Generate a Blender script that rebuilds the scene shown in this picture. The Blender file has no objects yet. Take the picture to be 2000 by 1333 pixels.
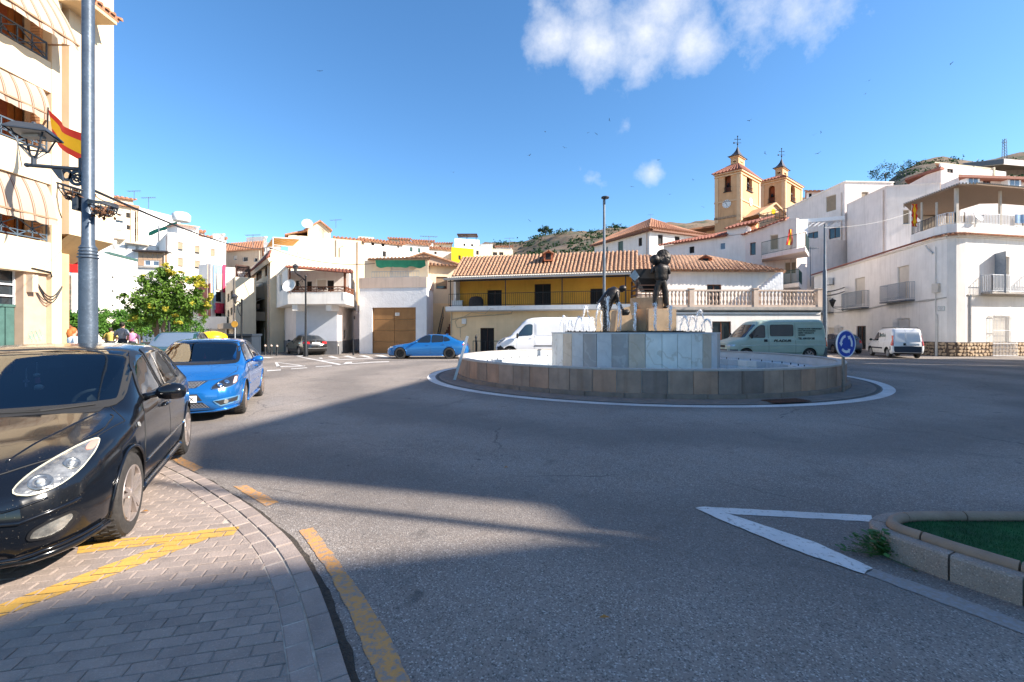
import bpy,bmesh,math,random
from mathutils import Vector,Matrix,noise
from mathutils.bvhtree import BVHTree
random.seed(7)
R=math.radians
C=bpy.context.scene.collection
scn=bpy.context.scene
# camera, sky, sun, exposure
FOC,CX,HY,CH=889.0,1000.0,647.0,1.65
camd=bpy.data.cameras.new('camera');cam=bpy.data.objects.new('camera',camd);C.objects.link(cam)
cam.location=(0,0,CH);cam.rotation_euler=(R(90),0,0)
camd.sensor_width=36;camd.lens=16.0;camd.shift_y=-(666.5-HY)/2000.0
camd.clip_end=6000;camd.clip_start=.05
scn.camera=cam
SUN_EL,SUN_AZ=32.0,105.0
sun_dir=Vector((math.sin(R(SUN_AZ))*math.cos(R(SUN_EL)),math.cos(R(SUN_AZ))*math.cos(R(SUN_EL)),math.sin(R(SUN_EL))))
sl=bpy.data.lights.new('sun','SUN');sl.energy=4.9;sl.angle=R(.55);sl.color=(1.0,.91,.80)
so=bpy.data.objects.new('sun',sl);C.objects.link(so)
so.rotation_euler=(-sun_dir).to_track_quat('-Z','Y').to_euler();so.location=(30,-10,40)
scn.view_settings.view_transform='Standard';scn.view_settings.look='None'
scn.view_settings.gamma=1;scn.view_settings.use_curve_mapping=False
scn.view_settings.exposure=1.38
scn.cycles.max_bounces=8;scn.cycles.transparent_max_bounces=12
wd=bpy.data.worlds.new('World');scn.world=wd;wd.use_nodes=True
wn,wl=wd.node_tree.nodes,wd.node_tree.links
wn.clear()
w_out=wn.new('ShaderNodeOutputWorld');w_bg=wn.new('ShaderNodeBackground')
w_sky=wn.new('ShaderNodeTexSky');w_sky.sky_type='NISHITA';w_sky.sun_disc=False
w_sky.sun_elevation=R(SUN_EL);w_sky.sun_rotation=R(SUN_AZ)
w_sky.air_density=1.0;w_sky.dust_density=.5;w_sky.ozone_density=2.2;w_sky.altitude=200
w_bg.inputs['Strength'].default_value=.15
w_tc=wn.new('ShaderNodeTexCoord')
def wmath(op,a,b=None,c=None):
 n=wn.new('ShaderNodeMath');n.operation=op
 for i,v in enumerate((a,b,c)):
  if v is None:continue
  if isinstance(v,(int,float)):n.inputs[i].default_value=v
  else:wl.new(v,n.inputs[i])
 return n.outputs[0]
 # small fair-weather clouds: soft blobs in a few directions, broken up by noise
w_nz=wn.new('ShaderNodeTexNoise');w_nz.inputs['Scale'].default_value=7.5;w_nz.inputs['Detail'].default_value=12;w_nz.inputs['Roughness'].default_value=.66
wl.new(w_tc.outputs['Generated'],w_nz.inputs['Vector'])
def pdir(px,py):return Vector(((px-CX)/FOC,1,(HY-py)/FOC)).normalized()
cl_total=None
for(px,py,rad,amp)in[(1085,75,.08,1.05),(1160,90,.10,1.15),(1260,65,.13,1.1),(1355,85,.10,1.05),(1300,20,.12,1.0),(1260,125,.07,.95),(1150,10,.10,.8),(1470,10,.13,.8),(1560,20,.12,.75),(1640,5,.08,.7),(1055,15,.06,.6),(1150,352,.05,.55),(1175,365,.03,.45),(1272,340,.042,.8),(1135,330,.03,.5),(720,245,.02,.3),(1220,247,.025,.35)]:
 d=pdir(px,py)
 vd=wn.new('ShaderNodeVectorMath');vd.operation='DISTANCE';wl.new(w_tc.outputs['Generated'],vd.inputs[0]);vd.inputs[1].default_value=d
 b=wmath('MULTIPLY',wmath('SMOOTH_MIN',wmath('MAXIMUM',wmath('SUBTRACT',1.0,wmath('DIVIDE',vd.outputs['Value'],rad)),.0),1.0,.1),amp)
 cl_total=b if cl_total is None else wmath('MAXIMUM',cl_total,b)
cl=wmath('MULTIPLY',wmath('SUBTRACT',wmath('ADD',wmath('MULTIPLY',w_nz.outputs['Fac'],1.5),wmath('MULTIPLY',cl_total,.75)),1.0),1.25)
cl=wmath('MINIMUM',wmath('MAXIMUM',wmath('MULTIPLY',cl,wmath('MINIMUM',wmath('MULTIPLY',cl_total,4.0),1.0)),.0),.82)
w_mx=wn.new('ShaderNodeMix');w_mx.data_type='RGBA'
w_t=wn.new('ShaderNodeMix');w_t.data_type='RGBA';w_t.blend_type='MULTIPLY';w_t.inputs[0].default_value=1;w_h=wn.new('ShaderNodeHueSaturation');w_h.inputs['Saturation'].default_value=1.16;wl.new(w_sky.outputs[0],w_h.inputs['Color']);wl.new(w_h.outputs[0],w_t.inputs[6]);w_t.inputs[7].default_value=(.51,.62,.67,1)
wl.new(cl,w_mx.inputs[0]);wl.new(w_t.outputs[2],w_mx.inputs[6]);w_mx.inputs[7].default_value=(2.9,2.95,3.1,1)
wl.new(w_mx.outputs[2],w_bg.inputs['Color']);wl.new(w_bg.outputs[0],w_out.inputs['Surface'])
# projection helpers (a pixel of the photo and a real distance give a place)
def X_(px,d):return(px-CX)/FOC*d
def Z_(py,d):return CH-(py-HY)/FOC*d
def P(px,py,d):return Vector((X_(px,d),d,Z_(py,d)))
def G(px,py,z=.0):
 d=(CH-z)*FOC/(py-HY);return Vector((X_(px,d),d,z))
def XY(px,d):return Vector((X_(px,d),d))
# materials
MATS={}
def nodes_of(m):return m.node_tree.nodes,m.node_tree.links
def mat(name,col,rough=.8,var=.12,scale=3.0,bump=.0,bscale=40.0,metal=.0,coat=.0,spec=None,col2=None,streak=.0,speck=.0,speckscale=180.0,trans=.0,ior=1.45,alpha=1.0,emit=None,rand=.0):
 if name in MATS:return MATS[name]
 m=bpy.data.materials.new(name);m.use_nodes=True;N,L=nodes_of(m)
 b=N['Principled BSDF'];b.inputs['Roughness'].default_value=rough;b.inputs['Metallic'].default_value=metal
 b.inputs['Coat Weight'].default_value=coat;b.inputs['Coat Roughness'].default_value=.03
 if spec is not None:b.inputs['Specular IOR Level'].default_value=spec
 b.inputs['Transmission Weight'].default_value=trans;b.inputs['IOR'].default_value=ior;b.inputs['Alpha'].default_value=alpha
 if emit:b.inputs['Emission Color'].default_value=(*emit[0],1);b.inputs['Emission Strength'].default_value=emit[1]
 tc=N.new('ShaderNodeTexCoord')
 cur=None;c1=(*col,1);OBJ=tc.outputs['Object']
 if rand:
  oi=N.new('ShaderNodeObjectInfo');va=N.new('ShaderNodeVectorMath');va.operation='MULTIPLY_ADD';L.new(oi.outputs['Random'],va.inputs[0]);va.inputs[1].default_value=(31,17,23);L.new(OBJ,va.inputs[2]);OBJ=va.outputs[0]
 if var or col2:
  nz=N.new('ShaderNodeTexNoise');nz.inputs['Scale'].default_value=scale;nz.inputs['Detail'].default_value=6;nz.inputs['Roughness'].default_value=.62
  L.new(OBJ,nz.inputs['Vector'])
  rp=N.new('ShaderNodeValToRGB');rp.color_ramp.elements[0].position=.32;rp.color_ramp.elements[1].position=.68
  lo=col2 if col2 else tuple(c*(1-var)for c in col);hi=col if col2 else tuple(min(1,c*(1+var*.6))for c in col)
  rp.color_ramp.elements[0].color=(*lo,1);rp.color_ramp.elements[1].color=(*hi,1)
  L.new(nz.outputs['Fac'],rp.inputs['Fac']);cur=rp.outputs['Color']
 def mixin(fac,color,cur):
  mx=N.new('ShaderNodeMix');mx.data_type='RGBA';L.new(fac,mx.inputs[0])
  if cur is None:mx.inputs[6].default_value=c1
  else:L.new(cur,mx.inputs[6])
  mx.inputs[7].default_value=(*color,1);return mx.outputs[2]
 if streak:
  mp=N.new('ShaderNodeMapping');mp.inputs['Scale'].default_value=(2.2,2.2,.16);L.new(OBJ,mp.inputs['Vector'])
  nz=N.new('ShaderNodeTexNoise');nz.inputs['Scale'].default_value=2.4;nz.inputs['Detail'].default_value=7;L.new(mp.outputs[0],nz.inputs['Vector'])
  mr=N.new('ShaderNodeMapRange');mr.inputs[1].default_value=.5;mr.inputs[2].default_value=.78;mr.inputs[4].default_value=streak;L.new(nz.outputs['Fac'],mr.inputs[0])
  cur=mixin(mr.outputs[0],tuple(c*f for c,f in zip(col,(.52,.47,.42))),cur)
 if speck:
  nz=N.new('ShaderNodeTexNoise');nz.inputs['Scale'].default_value=speckscale;nz.inputs['Detail'].default_value=2;L.new(OBJ,nz.inputs['Vector'])
  mr=N.new('ShaderNodeMapRange');mr.inputs[1].default_value=.6;mr.inputs[2].default_value=.72;mr.inputs[4].default_value=speck;L.new(nz.outputs['Fac'],mr.inputs[0])
  cur=mixin(mr.outputs[0],tuple(min(1,c*1.9+.05)for c in col),cur)
  mr=N.new('ShaderNodeMapRange');mr.inputs[1].default_value=.4;mr.inputs[2].default_value=.3;mr.inputs[4].default_value=speck;L.new(nz.outputs['Fac'],mr.inputs[0])
  cur=mixin(mr.outputs[0],tuple(c*.4 for c in col),cur)
 if rand:
  mr=N.new('ShaderNodeMapRange');mr.inputs[3].default_value=1-rand;mr.inputs[4].default_value=1+rand*.6;L.new(oi.outputs['Random'],mr.inputs[0]);hv=N.new('ShaderNodeHueSaturation');L.new(mr.outputs[0],hv.inputs['Value']);L.new(cur,hv.inputs['Color']);cur=hv.outputs[0]
 if cur is None:b.inputs['Base Color'].default_value=c1
 else:L.new(cur,b.inputs['Base Color'])
 if bump:
  nz=N.new('ShaderNodeTexNoise');nz.inputs['Scale'].default_value=bscale;nz.inputs['Detail'].default_value=5;L.new(OBJ,nz.inputs['Vector'])
  bp=N.new('ShaderNodeBump');bp.inputs['Strength'].default_value=bump;bp.inputs['Distance'].default_value=.02
  L.new(nz.outputs['Fac'],bp.inputs['Height']);L.new(bp.outputs['Normal'],b.inputs['Normal'])
 MATS[name]=m
 return m
def plaster(name,col,streak=.22,bump=.25):return mat(name,col,rough=.9,var=.09,scale=.9,bump=bump,bscale=26,streak=streak,spec=.2)
M={}
M['white']=plaster('white_plaster',(.82,.78,.73),.24)
M['rough_white']=mat('rough_limewash',(.78,.78,.78),.95,var=.07,scale=1.4,bump=.9,bscale=9,streak=.12,spec=.2)
M['pinkwhite']=plaster('rosy_white_plaster',(.76,.66,.60),.33)
M['cream']=plaster('cream_plaster',(.72,.60,.44),.2)
M['cream2']=plaster('warm_cream_plaster',(.74,.59,.40),.16,.12)
M['ochre']=plaster('ochre_plaster',(.76,.39,.065),.15)
M['buff']=plaster('buff_plaster',(.84,.61,.36),.12)
M['beige']=plaster('beige_plaster',(.52,.42,.32),.3)
M['tan']=plaster('tan_church_render',(.62,.36,.19),.45)
M['tan2']=plaster('pale_church_render',(.68,.45,.27),.4)
M['yellow']=plaster('yellow_paint_wall',(.85,.56,.02),.05)
M['grey']=mat('grey_dado',(.16,.16,.17),.85,var=.2,scale=2)
M['concrete']=mat('concrete',(.36,.33,.30),.9,var=.2,scale=4,bump=.3,bscale=30,streak=.3)
M['tile']=mat('clay_tile',(.50,.24,.13),.9,col2=(.27,.13,.08),scale=7,bump=.3,bscale=50,speck=.35,speckscale=14)
M['tile_old']=mat('weathered_clay_tile',(.47,.27,.16),.93,col2=(.19,.10,.06),scale=6,bump=.3,bscale=50,speck=.4,speckscale=12)
M['tile_red']=mat('red_clay_tile',(.27,.095,.06),.8,var=.3,scale=9)
M['darktile']=mat('dark_glazed_tile',(.045,.035,.035),.45,var=.3,scale=9)
M['brick']=mat('red_brick_wall',(.42,.13,.06),.9,var=.2,scale=20)
M['wood']=mat('orange_board',(.33,.17,.065),.75,var=.18,scale=1.6,streak=.3)
M['wood_dark']=mat('dark_wood',(.055,.022,.015),.6,var=.3,scale=8)
M['wood_mid']=mat('brown_wood',(.19,.065,.028),.6,var=.3,scale=6,streak=.2)
M['shutter']=mat('brown_roller_shutter',(.30,.22,.145),.7,var=.1)
M['shutter_w']=mat('cream_roller_shutter',(.62,.56,.48),.7,var=.08)
M['green_door']=mat('green_painted_metal',(.055,.12,.105),.5,var=.25,scale=4,streak=.3)
M['glass']=mat('window_glass',(.02,.028,.035),.06,var=0,spec=.8)
M['glassblue']=mat('bluish_window_glass',(.10,.14,.20),.1,var=0,spec=.8)
M['black']=mat('black_opening',(.012,.011,.011),.8,var=0)
M['iron']=mat('dark_iron',(.022,.024,.028),.45,var=.3,scale=12,metal=.4)
M['grey_iron']=mat('grey_painted_iron',(.27,.31,.36),.5,var=.15,scale=12)
M['white_iron']=mat('white_painted_iron',(.68,.69,.71),.5,var=.1,scale=12)
M['white_paint']=mat('white_paint',(.78,.78,.78),.5,var=.05)
M['post']=mat('blue_grey_cast_iron',(.07,.095,.13),.42,var=.22,scale=5,bump=.12,bscale=30,streak=.4,metal=.25,speck=.3,speckscale=30)
M['galv']=mat('galvanised_steel',(.42,.44,.46),.45,var=.2,scale=10,metal=.6)
M['dull_galv']=mat('dull_zinc_paint',(.13,.15,.175),.5,var=.25,scale=6,metal=.3)
M['cable']=mat('black_cable',(.01,.01,.012),.6,var=0)
M['greycable']=mat('grey_cable',(.42,.40,.37),.7,var=0)
M['bronze']=mat('dark_bronze',(.055,.045,.038),.42,col2=(.018,.02,.022),scale=7,bump=.6,bscale=22,metal=.65,speck=.25,speckscale=24)
M['marble']=mat('white_marble',(.52,.53,.53),.4,var=.1,scale=3)
M['stone']=mat('sandstone',(.48,.33,.20),.85,var=.2,scale=3,bump=.3,bscale=30,streak=.25)
M['awning_y']=mat('yellow_awning_cloth',(.70,.38,.08),.85)
M['green_net']=mat('green_shade_net',(.02,.22,.13),.85,var=.2)
M['plastic_w']=mat('white_plastic',(.70,.70,.68),.45,var=.04)
M['plastic_y']=mat('yellow_plastic',(.85,.52,.01),.4,var=.06)
M['rubber']=mat('tyre_rubber',(.035,.032,.03),.8,var=.3,scale=14,bump=.2,bscale=60)
M['blacktrim']=mat('black_trim',(.012,.012,.013),.35,var=0)
M['mattblack']=mat('matt_black_plastic',(.02,.02,.021),.75,var=0)
M['chrome']=mat('chrome',(.75,.75,.77),.12,var=0,metal=1)
M['alloy']=mat('silver_alloy',(.50,.47,.45),.3,var=.1,scale=8,metal=.75)
M['alloy_dark']=mat('black_alloy',(.015,.015,.017),.3,var=0,metal=.5)
M['red_lens']=mat('red_lens',(.42,.012,.012),.15,var=0,coat=.6)
M['clear_lens']=mat('clear_lens',(.60,.60,.57),.12,var=.1,scale=9,metal=.5,coat=1)
M['amber']=mat('amber_lens',(.65,.22,.03),.2,var=0,coat=.6)
M['plate']=mat('white_number_plate',(.74,.74,.72),.4,var=0)
M['ink']=mat('black_ink',(.012,.012,.012),.6,var=0)
# mesh collector
class MB:
 def __init__(s,org=(0,0,0)):s.v=[];s.f=[];s.m=[];s.o=Vector(org)
 def add(s,vs,fs,mi=0):
  b=len(s.v);s.v+=[tuple(Vector(v)-s.o)for v in vs]
  for f in fs:s.f.append([b+i for i in f]);s.m.append(mi)
  return s
 def box(s,c,d,rz=0,mi=0,mat4=None):
  hx,hy,hz=d[0]/2,d[1]/2,d[2]/2
  vs=[Vector((x*hx,y*hy,z*hz))for z in(-1,1)for y in(-1,1)for x in(-1,1)]
  m=mat4 if mat4 is not None else Matrix.Rotation(rz,4,'Z')
  vs=[m@v+Vector(c)for v in vs]
  return s.add(vs,[(0,2,3,1),(4,5,7,6),(0,1,5,4),(2,6,7,3),(0,4,6,2),(1,3,7,5)],mi)
 def span(s,a,b,mi=0):
  a,b=Vector(a),Vector(b);return s.box((a+b)/2,[abs(x)for x in(b-a)],mi=mi)
 def bar(s,a,b,w,h=None,mi=0,up=(0,0,1)):
  a,b=Vector(a),Vector(b);h=h or w;d=b-a;L=d.length
  if L<1e-6:return s
  z=d/L;x=Vector(up).cross(z)
  if x.length<1e-4:x=Vector((1,0,0)).cross(z)
  if x.length<1e-4:x=Vector((0,1,0)).cross(z)
  x.normalize();y=z.cross(x)
  m=Matrix((x,y,z)).transposed().to_4x4()
  return s.box((a+b)/2,(w,h,L),mi=mi,mat4=m)
 def tube(s,pts,r,n=8,mi=0,caps=True):
  pts=[Vector(p)for p in pts];rs=r if isinstance(r,(list,tuple))else[r]*len(pts)
  vs=[];fs=[];x=None
  for i,p in enumerate(pts):
   d=(pts[min(i+1,len(pts)-1)]-pts[max(i-1,0)])
   d=d.normalized()if d.length>1e-9 else Vector((0,0,1))
   if x is None:x=d.orthogonal().normalized()
   else:
    x=x-d*x.dot(d)
    x=x.normalized()if x.length>1e-6 else d.orthogonal().normalized()
   y=d.cross(x)
   for k in range(n):
    a=2*math.pi*k/n;vs.append(p+(x*math.cos(a)+y*math.sin(a))*rs[i])
  for i in range(len(pts)-1):
   for k in range(n):fs.append((i*n+k,i*n+(k+1)%n,(i+1)*n+(k+1)%n,(i+1)*n+k))
  if caps:fs.append(tuple(range(n))[::-1]);fs.append(tuple((len(pts)-1)*n+k for k in range(n)))
  return s.add(vs,fs,mi)
 def lathe(s,c,prof,n=24,mi=0,sx=1,sy=1,a0=0,a1=2*math.pi):
  c=Vector(c);full=abs(a1-a0-2*math.pi)<1e-6;m=n if full else n+1;vs=[];fs=[]
  for(r,z)in prof:
   for k in range(m):
    a=a0+(a1-a0)*k/n;vs.append(c+Vector((r*math.cos(a)*sx,r*math.sin(a)*sy,z)))
  for i in range(len(prof)-1):
   for k in range(n):
    k2=(k+1)%m if full else k+1
    fs.append((i*m+k,i*m+k2,(i+1)*m+k2,(i+1)*m+k))
  return s.add(vs,fs,mi)
 def prism(s,pts,z0,z1,mi=0):
  n=len(pts);vs=[(p[0],p[1],z0)for p in pts]+[(p[0],p[1],z1)for p in pts]
  return s.add(vs,[tuple(range(n))[::-1],tuple(range(n,2*n))]+[(i,(i+1)%n,n+(i+1)%n,n+i)for i in range(n)],mi)
 def slab(s,quad,t,mi=0):
  q=[Vector(p)for p in quad];nrm=(q[1]-q[0]).cross(q[-1]-q[0]).normalized();n=len(q)
  if nrm.z<0:nrm=-nrm
  vs=q+[p-nrm*t for p in q]
  return s.add(vs,[tuple(range(n)),tuple(range(n,2*n))[::-1]]+[(i,n+i,n+(i+1)%n,(i+1)%n)for i in range(n)],mi)
 def ball(s,c,r,n=10,mi=0,sc=(1,1,1)):
  c=Vector(c);vs=[];fs=[];k=n//2+1
  for i in range(k+1):
   t=math.pi*i/k
   for j in range(n):
    a=2*math.pi*j/n;vs.append(c+Vector((r*sc[0]*math.sin(t)*math.cos(a),r*sc[1]*math.sin(t)*math.sin(a),r*sc[2]*math.cos(t))))
  for i in range(k):
   for j in range(n):fs.append((i*n+j,(i+1)*n+j,(i+1)*n+(j+1)%n,i*n+(j+1)%n))
  return s.add(vs,fs,mi)
 def build(s,name,mats,parent=None,smooth=False,kind=None,label=None,angle=None,fix=True):
  me=bpy.data.meshes.new(name);me.from_pydata(s.v,[],s.f)
  if not isinstance(mats,(list,tuple)):mats=[mats]
  for m in mats:me.materials.append(m)
  if len(mats)>1:me.polygons.foreach_set('material_index',s.m)
  if fix:
   bm=bmesh.new();bm.from_mesh(me);bmesh.ops.remove_doubles(bm,verts=bm.verts,dist=1e-5)if smooth else None
   bmesh.ops.recalc_face_normals(bm,faces=bm.faces);bm.to_mesh(me);bm.free()
  if smooth:
   me.polygons.foreach_set('use_smooth',[True]*len(me.polygons))
   if angle:me.set_sharp_from_angle(angle=R(angle))
  me.update()
  o=bpy.data.objects.new(name,me);C.objects.link(o)
  if parent:o.parent=parent
  if kind:o['kind']=kind
  if label:o['label']=label
  return o
def thing(name,label,cat,loc=(0,0,0),rz=0,group=None):
 o=bpy.data.objects.new(name,None);C.objects.link(o);o.location=loc;o.rotation_euler=(0,0,rz);o.empty_display_size=.3
 o['label']=label;o['category']=cat
 if group:o['group']=group
 return o
def tag(o,label,cat,group=None):
 o['label']=label;o['category']=cat
 if group:o['group']=group
 return o
def struct(o):o['kind']='structure';return o
def copy_tree(o,parent=None):
 c=o.copy();C.objects.link(c);c.parent=parent
 for ch in list(o.children):copy_tree(ch,c)
 return c
def inst(name,mesh,parent=None,loc=(0,0,0),rz=0,scale=None):
 o=bpy.data.objects.new(name,mesh);C.objects.link(o);o.location=loc;o.rotation_euler=(0,0,rz)
 if scale:o.scale=scale
 if parent:o.parent=parent
 return o
def text_obj(body,size,mt,parent,pos,xdir,updir,depth=.004,name='lettering',align='CENTER',sx=1.0,shear=.0,bold=.0):
 cu=bpy.data.curves.new(name,'FONT');cu.body=body;cu.size=size;cu.extrude=depth/2;cu.align_x=align;cu.align_y='CENTER';cu.shear=shear;cu.offset=bold;cu.resolution_u=3
 tmp=bpy.data.objects.new('tmp',cu);C.objects.link(tmp)
 dg=bpy.context.evaluated_depsgraph_get();me=bpy.data.meshes.new_from_object(tmp.evaluated_get(dg));bpy.data.objects.remove(tmp)
 x=Vector(xdir).normalized();y=Vector(updir).normalized();z=x.cross(y)
 m=Matrix((x,y,z)).transposed().to_4x4();m.translation=Vector(pos)
 me.transform(m@Matrix.Diagonal((sx,1,1,1)))
 me.materials.clear();me.materials.append(mt);me.name=name
 o=bpy.data.objects.new(name,me);C.objects.link(o);o.parent=parent
 return o
 # walls with real openings
class Wall:
 """vertical wall from A to B (left to right as seen from outside); outside is to the right of A->B"""
 def __init__(s,A,B,z0,z1):
  s.A,s.B=Vector(A[:2]),Vector(B[:2]);s.z0,s.z1=z0,z1;s.L=(s.B-s.A).length;s.d=(s.B-s.A)/s.L
  s.n=Vector((s.d.y,-s.d.x));s.holes=[]
 def pt(s,u,z,out=.0):p=s.A+s.d*u+s.n*out;return Vector((p.x,p.y,z))
 def uz(s,px,py):
  r=Vector(((px-CX)/FOC,1.0));den=r.x*s.n.x+r.y*s.n.y;t=(s.A.dot(s.n))/den
  u=(r*t-s.A).dot(s.d);return u,CH-(py-HY)/FOC*t
 def rect(s,x0,y0,x1,y1):
  u0,_=s.uz(x0,y0);u1,_=s.uz(x1,y0);um=(x0+x1)/2
  z0=s.uz(um,y1)[1];z1=s.uz(um,y0)[1]
  return min(u0,u1),max(u0,u1),z0,z1
 def mesh(s,mb,depth=.16,mi=0,ztop=None):
  us=sorted({0,s.L,*[min(max(h[0],.02),s.L-.02)for h in s.holes],*[min(max(h[1],.02),s.L-.02)for h in s.holes]})
  zs=sorted({s.z0,s.z1,*[h[2]for h in s.holes if h[2]>s.z0],*[h[3]for h in s.holes if h[3]<s.z1]})
  zs=[z for z in zs if s.z0-1e-6<=z<=s.z1+1e-6]
  for i in range(len(us)-1):
   for j in range(len(zs)-1):
    if us[i+1]-us[i]<1e-5 or zs[j+1]-zs[j]<1e-5:continue
    um,zm=(us[i]+us[i+1])/2,(zs[j]+zs[j+1])/2
    if any(h[0]-1e-6<um<h[1]+1e-6 and h[2]<zm<h[3]for h in s.holes):continue
    mb.add([s.pt(us[i],zs[j]),s.pt(us[i+1],zs[j]),s.pt(us[i+1],zs[j+1]),s.pt(us[i],zs[j+1])],[(0,1,2,3)],mi)
  for h in s.holes:
   u0,u1,a,b=h[:4];dp=-(h[4]if len(h)>4 else depth)
   for q in(((u0,a),(u1,a)),((u1,a),(u1,b)),((u1,b),(u0,b)),((u0,b),(u0,a))):
    mb.add([s.pt(*q[0]),s.pt(*q[1]),s.pt(*q[1],dp),s.pt(*q[0],dp)],[(0,1,2,3)],mi)
 def lbox(s,mb,u0,u1,z0,z1,o0,o1,mi=0):
  vs=[s.pt(u,z,o)for z in(z0,z1)for o in(o0,o1)for u in(u0,u1)]
  mb.add(vs,[(0,2,3,1),(4,5,7,6),(0,1,5,4),(2,6,7,3),(0,4,6,2),(1,3,7,5)],mi)
def window(w,par,org,r,kind='shutter',depth=.14,sill=False,frame=None,small=False,closed=.75,label=None):
 """cuts the opening r=(u0,u1,z0,z1) in wall w and builds the window (frame > pane / shutter)"""
 u0,u1,z0,z1=r;w.holes.append((u0,u1,z0,z1,depth));t=.05 if not small else.04
 fm={'shutter':M['shutter_w'],'wshutter':M['white_paint'],'glass':M['white_paint'],'dark':M['wood_dark'],'door':M['wood_dark'],'brown':M['wood_mid'],'blue':M['white_paint'],'black':M['iron'],'cream':M['shutter_w'],'green':M['green_door'],'half':M['white_paint']}[kind]
 if frame:fm=frame
 mb=MB(org);o0,o1=-depth,-depth+.06
 for q in((u0,u0+t,z0,z1),(u1-t,u1,z0,z1),(u0+t,u1-t,z1-t,z1),(u0+t,u1-t,z0,z0+t)):w.lbox(mb,*q,o0,o1)
 if kind in('glass','blue','dark','brown')and not small and(u1-u0)>.6:w.lbox(mb,(u0+u1)/2-.025,(u0+u1)/2+.025,z0+t,z1-t,o0,o1+.003)
 if sill:w.lbox(mb,u0-.08,u1+.08,z0-.07,z0-.002,-depth+.01,.06)
 nm='door' if kind=='door' or(label and 'door' in label)else 'window'
 f=mb.build(nm,fm,par)
 if label:f['label']=label
 pm=MB(org)
 def pane(a,b,c,d,o=None):w.lbox(pm,a,b,c,d,-depth-.02,-depth+.02 if o is None else o)
 if kind in('shutter','wshutter','cream','green'):
  zz=z1-(z1-z0)*closed;sm={'shutter':M['shutter'],'wshutter':M['shutter_w'],'cream':M['shutter_w'],'green':M['green_door']}[kind]
  n=max(3,min(14,int((z1-zz)/.14)))
  for i in range(n):
   a=zz+(z1-t-zz)*i/n;b=zz+(z1-t-zz)*(i+1)/n
   w.lbox(pm,u0+t,u1-t,a+.008,b-.012,-depth-.02,-depth+.035)
  w.lbox(pm,u0+t,u1-t,zz,z1-t,-depth-.02,-depth+.02)
  pm.build('roller_shutter',sm,f)
  if closed<.97:
   g=MB(org);w.lbox(g,u0+t,u1-t,z0+t,zz,-depth-.04,-depth);g.build('pane',M['glass'],f)
 elif kind=='door':
  w.lbox(pm,u0+t,u1-t,z0+.01,z1-t,-depth-.03,-depth+.02)
  for i in range(3):
   for k in(0,1):
    a=u0+t+(u1-u0-2*t)*(.1+.45*k);w.lbox(pm,a,a+(u1-u0-2*t)*.35,z0+(z1-z0)*(.06+.31*i),z0+(z1-z0)*(.06+.31*i+.24),-depth+.02,-depth+.035)
  pm.build('door_leaf',fm,f)
 else:
  pane(u0+t,u1-t,z0+t,z1-t);pm.build('pane',{'glass':M['glass'],'blue':M['glassblue'],'dark':M['black'],'brown':M['glass'],'black':M['black'],'half':M['glass']}[kind],f)
 return f
def railing(org,pts,h,par,mt,gap=.12,t=.016,name='railing',posts=True,bottom=.08,cross=False,rail=.035):
 mb=MB(org);pts=[Vector(p)for p in pts]
 for a,b in zip(pts,pts[1:]):
  L=(b-a).length;n=max(1,round(L/gap))
  mb.bar(a+Vector((0,0,h)),b+Vector((0,0,h)),rail);mb.bar(a+Vector((0,0,bottom)),b+Vector((0,0,bottom)),rail*.8)
  if cross:
   k=max(1,round(L/.9))
   for i in range(k):
    p,q=a.lerp(b,i/k),a.lerp(b,(i+1)/k);up=Vector((0,0,h));lo=Vector((0,0,bottom))
    mb.bar(p+lo,q+up,t);mb.bar(q+lo,p+up,t);mb.bar(p,p+up,.035);mb.bar(p+lo+(q-p)*.5,p+up+(q-p)*.5,t)
    mb.bar(p+lo*3+(q-p)*.0,q+lo*3,t)
   mb.bar(b,b+Vector((0,0,h)),.035)
  else:
   for i in range(n+1):
    p=a.lerp(b,i/n);mb.bar(p+Vector((0,0,bottom)),p+Vector((0,0,h)),t)
 return mb.build(name,mt,par)
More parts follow.
